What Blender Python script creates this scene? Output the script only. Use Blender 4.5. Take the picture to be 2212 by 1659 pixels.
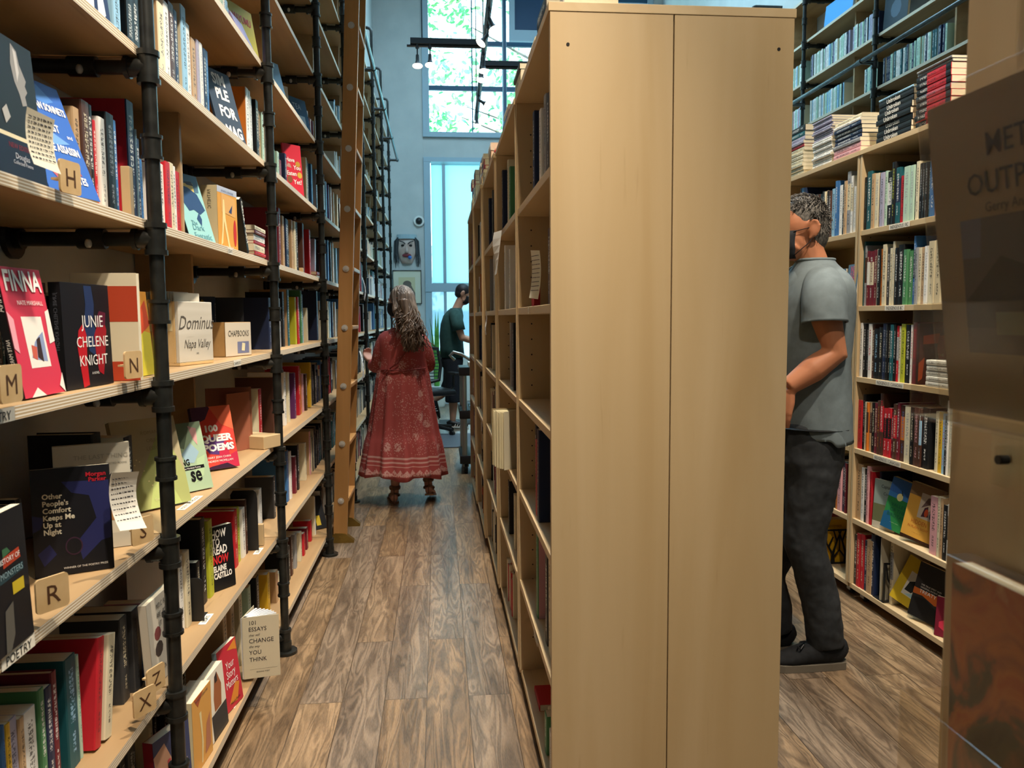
import bpy, bmesh, math, random
from mathutils import Vector, Matrix, noise
sc = bpy.context.scene
col = sc.collection
PI = math.pi
R = math.radians
for o in list(bpy.data.objects): bpy.data.objects.remove(o)

# ---------------------------------------------------------------- camera
yaw, pit, rol = R(5.3), R(4.85), R(0.39)
fw = Vector((math.sin(yaw)*math.cos(pit), math.cos(yaw)*math.cos(pit), -math.sin(pit)))
r0 = Vector((math.cos(yaw), -math.sin(yaw), 0)); u0 = r0.cross(fw)
rt = r0*math.cos(rol) - u0*math.sin(rol); up = u0*math.cos(rol) + r0*math.sin(rol)
cam = bpy.data.objects.new('camera', bpy.data.cameras.new('camera')); col.objects.link(cam)
cm = Matrix((rt, up, -fw)).transposed().to_4x4(); cm.translation = (0, 0, 1.38)
cam.matrix_world = cm
cam.data.sensor_width = 36; cam.data.lens = 36*1708/2212
cam.data.clip_start = .05; cam.data.clip_end = 200
cam.data.dof.use_dof = True; cam.data.dof.focus_distance = 2.9; cam.data.dof.aperture_fstop = 9
sc.camera = cam

# ---------------------------------------------------------------- exposure, world, daylight
sc.view_settings.view_transform = 'Standard'; sc.view_settings.look = 'None'
sc.view_settings.gamma = 1; sc.view_settings.exposure = 0.0
try: sc.view_settings.use_curve_mapping = False
except Exception: pass
sc.cycles.use_denoising = True
sc.cycles.max_bounces = 8; sc.cycles.diffuse_bounces = 3; sc.cycles.glossy_bounces = 3
sc.cycles.transparent_max_bounces = 10; sc.cycles.sample_clamp_indirect = 6
wd = bpy.data.worlds.new('sky'); sc.world = wd; wd.use_nodes = True
nt = wd.node_tree; nt.nodes.clear()
bg = nt.nodes.new('ShaderNodeBackground'); wo = nt.nodes.new('ShaderNodeOutputWorld')
tc = nt.nodes.new('ShaderNodeTexCoord'); sx = nt.nodes.new('ShaderNodeSeparateXYZ'); rmp = nt.nodes.new('ShaderNodeValToRGB')
rmp.color_ramp.elements[0].position = .40; rmp.color_ramp.elements[0].color = (.10, .12, .13, 1)
rmp.color_ramp.elements[1].position = .52; rmp.color_ramp.elements[1].color = (.60, .90, 1.0, 1)
mp = nt.nodes.new('ShaderNodeMapRange'); mp.inputs['From Min'].default_value = -1; mp.inputs['From Max'].default_value = 1
nt.links.new(tc.outputs['Generated'], sx.inputs[0]); nt.links.new(sx.outputs['Z'], mp.inputs['Value'])
nt.links.new(mp.outputs[0], rmp.inputs[0]); nt.links.new(rmp.outputs[0], bg.inputs[0])
bg.inputs['Strength'].default_value = 7; nt.links.new(bg.outputs[0], wo.inputs[0])

def area(name, loc, rot, sx_, sy_, power, color):
    l = bpy.data.lights.new(name, 'AREA'); l.shape = 'RECTANGLE'; l.size = sx_; l.size_y = sy_; l.energy = power; l.color = color
    o = bpy.data.objects.new(name, l); col.objects.link(o); o.location = loc; o.rotation_euler = rot; return o
# daylight: the sky through the street window (portal); then two added fill lights, both out of view
for nm_, zc_, hz_ in (('shop_window_portal', 1.15, 1.4),):
    pv = area(nm_, (1.7, 13.12, zc_), (R(90), 0, 0), 3.6, hz_, 1, (1, 1, 1)); pv.data.cycles.is_portal = True
pw = area('street_window_portal', (1.7, 13.12, 5.6), (R(90), 0, 0), 3.6, 2.5, 1, (1, 1, 1)); pw.data.cycles.is_portal = True
sn = bpy.data.lights.new('sun', 'SUN'); sn.energy = 7; sn.angle = R(.6); sn.color = (1, .97, .92); so = bpy.data.objects.new('sun', sn); col.objects.link(so); so.rotation_euler = (R(52), 0, R(12))
area('skylight_daylight', (1.2, 7.6, 6.9), (0, 0, 0), 3.4, 6.0, 380, (.48, .79, 1.0))  # made-up cool fill at the ceiling, brightens the upper shelves from above
area('daylight_shop_front', (1.2, -2.7, 4.4), (R(-62), 0, 0), 4.2, 2.4, 14, (1.0, .88, .74))  # added weak warm fill behind the camera, not a real window
def spot(name, loc, tgt, power, ang, blend=.6, color=(1, .86, .69), size=.05):
    l = bpy.data.lights.new(name, 'SPOT'); l.energy = power; l.spot_size = R(ang); l.spot_blend = blend; l.color = color; l.shadow_soft_size = size
    o = bpy.data.objects.new(name, l); col.objects.link(o); o.location = loc
    d = Vector(tgt)-Vector(loc); o.rotation_euler = d.to_track_quat('-Z', 'Y').to_euler(); return o
# track heads above the aisles: over the camera and along the left aisle, then over the right aisle
SPOTS = [((.25, .6, 3.9), (-.75, 1.6, .7), 360, 70), ((.22, 2.3, 3.85), (-.7, 2.6, .4), 330, 66), ((.25, 3.6, 3.85), (-.4, 3.8, .1), 310, 64),
         ((.2, 4.9, 3.85), (-.2, 4.6, 0), 190, 60), ((.55, .2, 3.9), (.55, 2.0, .9), 190, 60),
         ((1.5, 1.5, 3.9), (2.0, 3.3, .8), 360, 62), ((1.45, 3.6, 3.9), (1.75, 3.9, .6), 220, 64), ((1.5, 2.2, 3.9), (1.4, 2.7, 0), 130, 50), ((.3, 6.3, 3.5), (-.4, 6.4, .6), 150, 70), ((.4, 8.3, 3.5), (-.2, 8.8, .4), 110, 75)]
for i, (a, b, p, g) in enumerate(SPOTS): spot('track_spot_light', a, b, p, g)

# ---------------------------------------------------------------- helpers
def lin(h):
    h = h.lstrip('#'); v = [int(h[i:i+2], 16)/255 for i in (0, 2, 4)]
    return tuple((c/12.92 if c <= .04045 else ((c+.055)/1.055)**2.4) for c in v)
def tag(o, label=None, cat=None, group=None, kind=None):
    if label: o['label'] = label
    if cat: o['category'] = cat
    if group: o['group'] = group
    if kind: o['kind'] = kind
    return o
def empty(name, M=None, loc=None, rz=0):
    o = bpy.data.objects.new(name, None); col.objects.link(o); o.empty_display_size = .05
    if M is not None: o.matrix_world = M
    else: o.matrix_world = Matrix.Translation(loc or (0, 0, 0)) @ Matrix.Rotation(rz, 4, 'Z')
    return o
TS = bpy.data.scenes.new('workbench_scene')
def bake(o):
    """evaluated mesh of one object, worked out in an otherwise empty scene"""
    for c in list(o.users_collection): c.objects.unlink(o)
    TS.collection.objects.link(o); TS.view_layers[0].update(); dg = TS.view_layers[0].depsgraph
    me = bpy.data.meshes.new_from_object(o.evaluated_get(dg)); TS.collection.objects.unlink(o); return me
class MB:
    """collects faces with colour, accent and uv; builds ONE mesh object"""
    def __init__(s): s.v = []; s.f = []; s.m = []; s.c = []; s.a = []; s.u = []
    def face(s, pts, c=(.5, .5, .5), m=0, a=None, uv=None):
        i = len(s.v); s.v += [tuple(p) for p in pts]; s.f.append(tuple(range(i, i+len(pts))))
        s.m.append(m); s.c.append(c); s.a.append(a or c); s.u.append(uv)
    def faces(s, vs, fs, c=(.5, .5, .5), m=0):
        i = len(s.v); s.v += [tuple(p) for p in vs]
        for f in fs: s.f.append(tuple(i+k for k in f)); s.m.append(m); s.c.append(c); s.a.append(c); s.u.append(None)
    def box(s, x0, x1, y0, y1, z0, z1, c=(.5, .5, .5), m=0, M=None):
        P = [Vector((x, y, z)) for z in (z0, z1) for y in (y0, y1) for x in (x0, x1)]
        if M: P = [M @ p for p in P]
        s.faces(P, [(0, 2, 3, 1), (4, 5, 7, 6), (0, 1, 5, 4), (2, 6, 7, 3), (0, 4, 6, 2), (1, 3, 7, 5)], c, m)
    def bbox(s, x0, x1, y0, y1, z0, z1, b=.003, c=(.5, .5, .5), m=0, M=None):
        """box with bevelled edges"""
        bm = bmesh.new(); bmesh.ops.create_cube(bm, size=1)
        for v in bm.verts: v.co = Vector(((x0+x1)/2+v.co.x*(x1-x0), (y0+y1)/2+v.co.y*(y1-y0), (z0+z1)/2+v.co.z*(z1-z0)))
        bmesh.ops.bevel(bm, geom=bm.edges[:], offset=b, segments=2, profile=.5, affect='EDGES')
        bm.verts.index_update()
        s.faces([(M @ v.co) if M else v.co for v in bm.verts], [[v.index for v in f.verts] for f in bm.faces], c, m); bm.free()
    def tube(s, pts, rad, n=12, c=(.5, .5, .5), m=0, cap=True, M=None):
        pts = [Vector(p) for p in pts]; k = len(pts)
        if not hasattr(rad, '__len__'): rad = [rad]*k
        t0 = (pts[1]-pts[0]).normalized(); ref = Vector((0, 0, 1)) if abs(t0.z) < .9 else Vector((1, 0, 0))
        nx = t0.cross(ref).normalized(); vs = []
        for i, p in enumerate(pts):
            t = ((pts[min(i+1, k-1)]-p).normalized()+(p-pts[max(i-1, 0)]).normalized())
            if t.length < 1e-6: t = t0
            t.normalize(); nx = (nx-t*nx.dot(t))
            if nx.length < 1e-6: nx = t.orthogonal()
            nx.normalize(); ny = t.cross(nx)
            r = rad[i]; ra, rb = (r if hasattr(r, '__len__') else (r, r))
            for j in range(n):
                a = 2*PI*j/n; q = p+nx*math.cos(a)*ra+ny*math.sin(a)*rb; vs.append((M @ q) if M else q)
        fs = [(i*n+j, i*n+(j+1) % n, (i+1)*n+(j+1) % n, (i+1)*n+j) for i in range(k-1) for j in range(n)]
        if cap: fs += [tuple(range(n-1, -1, -1)), tuple(range((k-1)*n, k*n))]
        s.faces(vs, fs, c, m)
    def ring(s, rows, c=(.5, .5, .5), m=0, cap=True, M=None):
        """loft of horizontal closed rings given as lists of points"""
        n = len(rows[0]); vs = [(M @ Vector(p)) if M else p for r in rows for p in r]; k = len(rows)
        fs = [(i*n+j, i*n+(j+1) % n, (i+1)*n+(j+1) % n, (i+1)*n+j) for i in range(k-1) for j in range(n)]
        if cap: fs += [tuple(range(n-1, -1, -1)), tuple(range((k-1)*n, k*n))]
        s.faces(vs, fs, c, m)
    def blob(s, c0, r, n=16, M=None, c=(.5, .5, .5), m=0):
        rows = []
        for i in range(1, n):
            th = PI*i/n-PI/2
            rows.append([(c0[0]+r[0]*math.cos(th)*math.cos(2*PI*j/(2*n)), c0[1]+r[1]*math.cos(th)*math.sin(2*PI*j/(2*n)), c0[2]+r[2]*math.sin(th)) for j in range(2*n)])
        s.ring(rows, c, m, True, M)
    def build(s, name, mats, parent=None, smooth=False, M=None):
        me = bpy.data.meshes.new(name); me.from_pydata(s.v, [], s.f)
        if not isinstance(mats, (list, tuple)): mats = [mats]
        for m in mats: me.materials.append(m)
        me.polygons.foreach_set('material_index', s.m)
        ca = me.color_attributes.new('col', 'FLOAT_COLOR', 'CORNER'); aa = me.color_attributes.new('acc', 'FLOAT_COLOR', 'CORNER'); uv = me.uv_layers.new(name='uv')
        A = []; B = []; U = []
        for f, c, a, u in zip(s.f, s.c, s.a, s.u):
            for k in range(len(f)):
                A += [c[0], c[1], c[2], 1]; B += [a[0], a[1], a[2], 1]; U += (list(u[k]) if u else [-9, -9])
        ca.data.foreach_set('color', A); aa.data.foreach_set('color', B); uv.data.foreach_set('uv', U)
        if smooth: me.polygons.foreach_set('use_smooth', [True]*len(me.polygons))
        me.update()
        o = bpy.data.objects.new(name, me); col.objects.link(o)
        if parent: o.parent = parent
        if M is not None: o.matrix_world = M
        return o
def smooth_by_angle(o, ang=40):
    me = o.data; me.polygons.foreach_set('use_smooth', [True]*len(me.polygons))
    bm = bmesh.new(); bm.from_mesh(me)
    for e in bm.edges:
        if len(e.link_faces) == 2 and e.calc_face_angle(0) > R(ang): e.smooth = False
    bm.to_mesh(me); bm.free()

# ---------------------------------------------------------------- materials
def mat(name, base=(.5, .5, .5), rough=.6, metal=0, spec=.5):
    m = bpy.data.materials.new(name); m.use_nodes = True; n = m.node_tree; b = n.nodes['Principled BSDF']
    b.inputs['Base Color'].default_value = (*base, 1); b.inputs['Roughness'].default_value = rough; b.inputs['Metallic'].default_value = metal
    b.inputs['Specular IOR Level'].default_value = spec
    return m, n, b
def N(n, t, **k):
    x = n.nodes.new(t)
    for a, v in k.items(): setattr(x, a, v)
    return x
def noise_tint(name, c1, c2, scale=8, stretch=(1, 1, 1), rough=.6, metal=0, detail=4, bump=0, spec=.4, lo=.35, hi=.65):
    m, n, b = mat(name, c1, rough, metal, spec)
    t = N(n, 'ShaderNodeTexCoord'); mp = N(n, 'ShaderNodeMapping'); mp.inputs['Scale'].default_value = stretch
    no = N(n, 'ShaderNodeTexNoise'); no.inputs['Scale'].default_value = scale; no.inputs['Detail'].default_value = detail
    r = N(n, 'ShaderNodeValToRGB'); r.color_ramp.elements[0].position = lo; r.color_ramp.elements[1].position = hi
    r.color_ramp.elements[0].color = (*c1, 1); r.color_ramp.elements[1].color = (*c2, 1)
    n.links.new(t.outputs['Object'], mp.inputs[0]); n.links.new(mp.outputs[0], no.inputs['Vector']); n.links.new(no.outputs[0], r.inputs[0]); n.links.new(r.outputs[0], b.inputs['Base Color'])
    if bump:
        bp = N(n, 'ShaderNodeBump'); bp.inputs['Strength'].default_value = bump; bp.inputs['Distance'].default_value = .01
        n.links.new(no.outputs[0], bp.inputs['Height']); n.links.new(bp.outputs[0], b.inputs['Normal'])
    return m
def wood(name, c1, c2, c3, axis='Z', scale=1.0, rough=.45, fleck=.5):
    """veneer: long soft grain along an axis with cathedral figure and small dark flecks"""
    m, n, b = mat(name, c1, rough, 0, .35)
    t = N(n, 'ShaderNodeTexCoord'); mp = N(n, 'ShaderNodeMapping'); s = {'X': (1, 14, 14), 'Y': (14, 1, 14), 'Z': (14, 14, 1)}[axis]
    mp.inputs['Scale'].default_value = tuple(v*scale*.35 for v in s)
    no = N(n, 'ShaderNodeTexNoise'); no.inputs['Scale'].default_value = 1.3; no.inputs['Detail'].default_value = 5; no.inputs['Distortion'].default_value = .8
    r = N(n, 'ShaderNodeValToRGB'); e = r.color_ramp.elements; e[0].position = .3; e[0].color = (*c1, 1); e[1].position = .72; e[1].color = (*c2, 1)
    n2 = N(n, 'ShaderNodeTexNoise'); n2.inputs['Scale'].default_value = 9; n2.inputs['Detail'].default_value = 3
    r2 = N(n, 'ShaderNodeValToRGB'); r2.color_ramp.elements[0].position = .66; r2.color_ramp.elements[1].position = .76
    mx = N(n, 'ShaderNodeMixRGB'); mx.inputs['Color2'].default_value = (*c3, 1)
    mm = N(n, 'ShaderNodeMath', operation='MULTIPLY'); mm.inputs[1].default_value = fleck
    n.links.new(t.outputs['Object'], mp.inputs[0]); n.links.new(mp.outputs[0], no.inputs['Vector']); n.links.new(mp.outputs[0], n2.inputs['Vector'])
    n.links.new(no.outputs[0], r.inputs[0]); n.links.new(n2.outputs[0], r2.inputs[0]); n.links.new(r2.outputs[0], mm.inputs[0])
    n.links.new(mm.outputs[0], mx.inputs['Fac']); n.links.new(r.outputs[0], mx.inputs['Color1']); n.links.new(mx.outputs[0], b.inputs['Base Color'])
    return m
M = {}
M['maple'] = wood('maple_veneer', lin('cbb38c'), lin('bca176'), lin('a3865e'), 'Z', 1.0, .42, .35)
M['maple_shelf'] = wood('maple_shelf', lin('d6bf98'), lin('c6ab80'), lin('a38660'), 'Y', 1.0, .45, .3)
M['ply'] = wood('plywood_shelf', lin('b99a70'), lin('9c7c56'), lin('7a6042'), 'Y', 1.2, .5, .4)
M['ladder'] = wood('ladder_wood', lin('b88a56'), lin('a07644'), lin('8a5a28'), 'Z', 1.5, .4, .3)
# striped laminated edge of the plywood shelves
m_, n_, b_ = mat('plywood_edge', lin('e8e0cc'), .55); t_ = N(n_, 'ShaderNodeTexCoord'); s_ = N(n_, 'ShaderNodeSeparateXYZ'); q_ = N(n_, 'ShaderNodeMath', operation='MULTIPLY'); q_.inputs[1].default_value = 1/.0056
f_ = N(n_, 'ShaderNodeMath', operation='FRACT'); r_ = N(n_, 'ShaderNodeValToRGB'); r_.color_ramp.elements[0].position = .35; r_.color_ramp.elements[0].color = (*lin('efe7d6'), 1); r_.color_ramp.elements[1].position = .6; r_.color_ramp.elements[1].color = (*lin('b99f78'), 1)
n_.links.new(t_.outputs['Object'], s_.inputs[0]); n_.links.new(s_.outputs['Z'], q_.inputs[0]); n_.links.new(q_.outputs[0], f_.inputs[0]); n_.links.new(f_.outputs[0], r_.inputs[0]); n_.links.new(r_.outputs[0], b_.inputs['Base Color'])
M['ply_edge'] = m_
M['pipe'] = noise_tint('black_steel_pipe', lin('1b1c1a'), lin('2b2c29'), 30, rough=.34, metal=.25, spec=.6)
M['screw'] = mat('zinc_screw', lin('c9c7c2'), .35, .35)[0]
M['steel'] = mat('brushed_steel', lin('a8a6a2'), .32, .9)[0]
M['brass'] = mat('dull_brass_foot', lin('a08545'), .35, .9)[0]
M['black'] = mat('black_plastic', lin('17181a'), .45)[0]
M['rubber'] = mat('black_rubber', lin('0c0c0c'), .8)[0]
M['white'] = mat('white_paint', lin('e6e6e0'), .5)[0]
M['wall'] = noise_tint('painted_wall', lin('c6c8c5'), lin('bcbfbd'), 3, rough=.75)
M['trim'] = mat('window_frame_paint', lin('9fb4c0'), .5)[0]
M['mull'] = mat('dark_window_bar', lin('1f4a66'), .5)[0]
M['ceil'] = mat('ceiling_paint', lin('c9ccce'), .8)[0]
m_, n_, b_ = mat('painterly_cover', rough=.35)
t_ = N(n_, 'ShaderNodeTexCoord'); mp = N(n_, 'ShaderNodeMapping'); mp.inputs['Scale'].default_value = (1, 1, .7); no = N(n_, 'ShaderNodeTexNoise'); no.inputs['Scale'].default_value = 11; no.inputs['Detail'].default_value = 5; no.inputs['Distortion'].default_value = 1.6
r_ = N(n_, 'ShaderNodeValToRGB'); e = r_.color_ramp.elements; e[0].position = .30; e[0].color = (*lin('3c3524'), 1); e[1].position = .78; e[1].color = (*lin('8c3a22'), 1)
for p_, c_ in ((.40, '4f4a30'), (.46, '9a5a34'), (.52, 'b56c34'), (.60, 'a9562c'), (.66, 'c08a58')): q_ = e.new(p_); q_.color = (*lin(c_), 1)
n_.links.new(t_.outputs['Object'], mp.inputs[0]); n_.links.new(mp.outputs[0], no.inputs['Vector']); n_.links.new(no.outputs[0], r_.inputs[0]); n_.links.new(r_.outputs[0], b_.inputs['Base Color'])
M['painting'] = m_
M['slot'] = mat('dark_hole', (.01, .008, .006), .8)[0]
# plank floor
m_, n_, b_ = mat('vinyl_plank_floor', rough=.30, spec=.5)
t_ = N(n_, 'ShaderNodeTexCoord'); mp = N(n_, 'ShaderNodeMapping'); mp.inputs['Rotation'].default_value = (0, 0, R(90)); mp.inputs['Location'].default_value = (.35, .06, 0)
br = N(n_, 'ShaderNodeTexBrick'); br.offset = .43; br.offset_frequency = 2
for k_, v_ in {'Scale': 1, 'Mortar Size': .0016, 'Mortar Smooth': .2, 'Bias': 0, 'Brick Width': 1.22, 'Row Height': .152}.items(): br.inputs[k_].default_value = v_
br.inputs['Color1'].default_value = (0, 0, 0, 1); br.inputs['Color2'].default_value = (1, 1, 1, 1); br.inputs['Mortar'].default_value = (.5, .5, .5, 1)
pr = N(n_, 'ShaderNodeValToRGB'); e = pr.color_ramp.elements; e[0].position = 0; e[0].color = (*lin('80694f'), 1); e[1].position = 1; e[1].color = (*lin('7b6e61'), 1)
e2 = e.new(.5); e2.color = (*lin('90795e'), 1)
mp2 = N(n_, 'ShaderNodeMapping'); mp2.inputs['Scale'].default_value = (21, 2.4, 1)
addv = N(n_, 'ShaderNodeVectorMath', operation='ADD'); sclv = N(n_, 'ShaderNodeVectorMath', operation='SCALE'); sclv.inputs['Scale'].default_value = 7
g1 = N(n_, 'ShaderNodeTexNoise'); g1.inputs['Scale'].default_value = .9; g1.inputs['Detail'].default_value = 2; g1.inputs['Distortion'].default_value = .9
w1 = N(n_, 'ShaderNodeMath', operation='MULTIPLY'); w1.inputs[1].default_value = 36
w2 = N(n_, 'ShaderNodeMath', operation='SINE'); w3 = N(n_, 'ShaderNodeMapRange'); w3.inputs['From Min'].default_value = -1; w3.inputs['From Max'].default_value = 1
g2 = N(n_, 'ShaderNodeTexNoise'); g2.inputs['Scale'].default_value = 20; g2.inputs['Detail'].default_value = 6
g3 = N(n_, 'ShaderNodeTexNoise'); g3.inputs['Scale'].default_value = .7; g3.inputs['Detail'].default_value = 3
rg = N(n_, 'ShaderNodeValToRGB'); rg.color_ramp.elements[0].position = .15; rg.color_ramp.elements[0].color = (.34, .32, .31, 1); rg.color_ramp.elements[1].position = .8; rg.color_ramp.elements[1].color = (1.45, 1.42, 1.36, 1)
mg = N(n_, 'ShaderNodeMath', operation='MULTIPLY_ADD'); mg.inputs[1].default_value = .36
g2m = N(n_, 'ShaderNodeMath', operation='MULTIPLY'); g2m.inputs[1].default_value = .64
mul = N(n_, 'ShaderNodeMixRGB', blend_type='MULTIPLY'); mul.inputs['Fac'].default_value = .85
big = N(n_, 'ShaderNodeMixRGB', blend_type='MULTIPLY'); big.inputs['Fac'].default_value = .8
rb = N(n_, 'ShaderNodeValToRGB'); rb.color_ramp.elements[0].position = .35; rb.color_ramp.elements[0].color = (.45, .42, .40, 1); rb.color_ramp.elements[1].position = .62; rb.color_ramp.elements[1].color = (1.1, 1.1, 1.1, 1)
seam = N(n_, 'ShaderNodeMixRGB', blend_type='MULTIPLY'); seam.inputs['Color2'].default_value = (.3, .28, .26, 1)
L = n_.links.new
L(t_.outputs['Object'], mp.inputs[0]); L(mp.outputs[0], br.inputs['Vector']); L(br.outputs['Color'], pr.inputs[0])
L(t_.outputs['Object'], mp2.inputs[0]); L(br.outputs['Color'], sclv.inputs[0]); L(mp2.outputs[0], addv.inputs[0]); L(sclv.outputs[0], addv.inputs[1])
L(addv.outputs[0], g1.inputs['Vector']); L(g1.outputs[0], w1.inputs[0]); L(w1.outputs[0], w2.inputs[0]); L(w2.outputs[0], w3.inputs['Value'])
L(addv.outputs[0], g2.inputs['Vector']); L(addv.outputs[0], g3.inputs['Vector'])
L(g2.outputs[0], g2m.inputs[0]); L(w3.outputs[0], mg.inputs[0]); L(g2m.outputs[0], mg.inputs[2]); L(mg.outputs[0], rg.inputs[0])
L(pr.outputs[0], mul.inputs['Color1']); L(rg.outputs[0], mul.inputs['Color2']); L(g3.outputs[0], rb.inputs[0])
L(mul.outputs[0], big.inputs['Color1']); L(rb.outputs[0], big.inputs['Color2']); L(big.outputs[0], seam.inputs['Color1']); L(br.outputs['Fac'], seam.inputs['Fac'])
L(seam.outputs[0], b_.inputs['Base Color'])
bp = N(n_, 'ShaderNodeBump'); bp.inputs['Strength'].default_value = .25; bp.inputs['Distance'].default_value = .002; L(mg.outputs[0], bp.inputs['Height']); L(bp.outputs[0], b_.inputs['Normal'])
M['floor'] = m_
# printed paper: colour from the mesh, with tiny illegible spine lettering in the accent colour
def print_mat(name, rough):
    m, n, b = mat(name, rough=rough, spec=.32); L = n.links.new
    c = N(n, 'ShaderNodeAttribute', attribute_name='col'); a = N(n, 'ShaderNodeAttribute', attribute_name='acc'); u = N(n, 'ShaderNodeUVMap', uv_map='uv'); s = N(n, 'ShaderNodeSeparateXYZ')
    L(u.outputs[0], s.inputs[0])
    def ma(op, x, y=None, z=None):
        k = N(n, 'ShaderNodeMath', operation=op)
        for i, v in enumerate((x, y, z)):
            if v is None: continue
            if isinstance(v, (int, float)): k.inputs[i].default_value = v
            else: L(v, k.inputs[i])
        return k.outputs[0]
    U, V = s.outputs['X'], s.outputs['Y']
    loc = ma('MODULO', U, 10.0); idn = ma('FLOOR', ma('DIVIDE', U, 10.0))
    gx = ma('FLOOR', ma('MULTIPLY', loc, 420)); gy = ma('FLOOR', ma('MULTIPLY', V, 6))
    cv = N(n, 'ShaderNodeCombineXYZ'); L(gx, cv.inputs[0]); L(gy, cv.inputs[1]); L(idn, cv.inputs[2])
    wn = N(n, 'ShaderNodeTexWhiteNoise', noise_dimensions='3D'); L(cv.outputs[0], wn.inputs['Vector'])
    letter = ma('GREATER_THAN', wn.outputs['Value'], .42)
    gap = ma('GREATER_THAN', ma('FRACT', ma('MULTIPLY', loc, 105)), .22)
    b1 = ma('MULTIPLY', ma('GREATER_THAN', loc, .022), ma('LESS_THAN', loc, .118)); b2 = ma('MULTIPLY', ma('GREATER_THAN', loc, .135), ma('LESS_THAN', loc, .172))
    tall = ma('LESS_THAN', ma('ABSOLUTE', V), .42); small = ma('LESS_THAN', ma('ABSOLUTE', V), .26)
    band = ma('MAXIMUM', ma('MULTIPLY', b1, tall), ma('MULTIPLY', b2, small))
    ok = ma('GREATER_THAN', U, -1)
    f = ma('MULTIPLY', ma('MULTIPLY', ma('MULTIPLY', letter, gap), band), ok)
    f = ma('MULTIPLY', f, .8); mx = N(n, 'ShaderNodeMixRGB'); L(f, mx.inputs['Fac']); L(c.outputs['Color'], mx.inputs['Color1']); L(a.outputs['Color'], mx.inputs['Color2']); L(mx.outputs[0], b.inputs['Base Color'])
    return m
M['print'] = print_mat('printed_cover', .45)
M['paper'] = print_mat('printed_paper', .8)
# page block: fine sheet lines
def pages():
    m, n, b = mat('page_block', lin('e3d7ba'), .85)
    t = N(n, 'ShaderNodeTexCoord'); no = N(n, 'ShaderNodeTexNoise'); mp = N(n, 'ShaderNodeMapping'); mp.inputs['Scale'].default_value = (900, 2, 2)
    r = N(n, 'ShaderNodeValToRGB'); r.color_ramp.elements[0].position = .3; r.color_ramp.elements[0].color = (*lin('c9b98f'), 1); r.color_ramp.elements[1].position = .6; r.color_ramp.elements[1].color = (*lin('efe6cf'), 1)
    n.links.new(t.outputs['Object'], mp.inputs[0]); n.links.new(mp.outputs[0], no.inputs['Vector']); n.links.new(no.outputs[0], r.inputs[0]); n.links.new(r.outputs[0], b.inputs['Base Color'])
    return m
M['pages'] = pages()
def glass(name, tint, rough, alpha):
    m = bpy.data.materials.new(name); m.use_nodes = True; n = m.node_tree; n.nodes.clear()
    o = N(n, 'ShaderNodeOutputMaterial'); t = N(n, 'ShaderNodeBsdfTransparent'); g = N(n, 'ShaderNodeBsdfGlossy'); x = N(n, 'ShaderNodeMixShader'); fr = N(n, 'ShaderNodeFresnel'); fr.inputs[0].default_value = 1.45
    t.inputs[0].default_value = (*tint, 1); g.inputs['Roughness'].default_value = rough
    ge = N(n, 'ShaderNodeNewGeometry'); iv = N(n, 'ShaderNodeMath', operation='SUBTRACT'); iv.inputs[0].default_value = 1; n.links.new(ge.outputs['Backfacing'], iv.inputs[1])
    ml = N(n, 'ShaderNodeMath', operation='MULTIPLY'); n.links.new(fr.outputs[0], ml.inputs[0]); n.links.new(iv.outputs[0], ml.inputs[1])
    ad = N(n, 'ShaderNodeMath', operation='ADD'); ad.inputs[1].default_value = alpha; ad.use_clamp = True; n.links.new(ml.outputs[0], ad.inputs[0]); n.links.new(ad.outputs[0], x.inputs[0])
    n.links.new(t.outputs[0], x.inputs[1]); n.links.new(g.outputs[0], x.inputs[2]); n.links.new(x.outputs[0], o.inputs[0])
    return m
M['glass'] = glass('window_glass', (.9, .97, 1), .02, 0)
M['acrylic'] = glass('clear_acrylic', (.96, .95, .92), .15, .02)
M['bag'] = glass('clear_plastic_bag', (.93, .91, .88), .3, .02)
def emis(name, c, s):
    m = bpy.data.materials.new(name); m.use_nodes = True; n = m.node_tree; n.nodes.clear(); o = N(n, 'ShaderNodeOutputMaterial'); e = N(n, 'ShaderNodeEmission')
    e.inputs[0].default_value = (*c, 1); e.inputs[1].default_value = s; n.links.new(e.outputs[0], o.inputs[0]); return m
M['bulb'] = emis('lit_bulb', (1, .86, .66), 9)
def solid(name, c, m='print'): return M[m]
PAL = {'W': 'e9e8e2', 'C': 'ddd3b4', 'K': '17181b', 'D': '3c3d3f', 'N': '1f2b4a', 'B': '3d6fa8', 'S': '93bfdc', 'T': '1f5a63', 'G': '4f8a5c', 'M': 'b5d3bf', 'L': 'b9bf35', 'Y': 'dcb02c', 'O': 'd0782c',
       'R': 'bf2430', 'U': '6f2230', 'P': 'dca3a8', 'V': '5a2a5e', 'A': 'bf9f78', 'E': '4f3228', 'Z': '96989b', 'F': 'a9a6bd'}
CN = {'W': 'white', 'C': 'cream', 'K': 'black', 'D': 'charcoal', 'N': 'navy', 'B': 'blue', 'S': 'sky-blue', 'T': 'teal', 'G': 'green', 'M': 'mint', 'L': 'lime', 'Y': 'yellow', 'O': 'orange',
      'R': 'red', 'U': 'maroon', 'P': 'pink', 'V': 'purple', 'A': 'tan', 'E': 'brown', 'Z': 'grey', 'F': 'lavender'}
PC = {k: lin(v) for k, v in PAL.items()}
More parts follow.
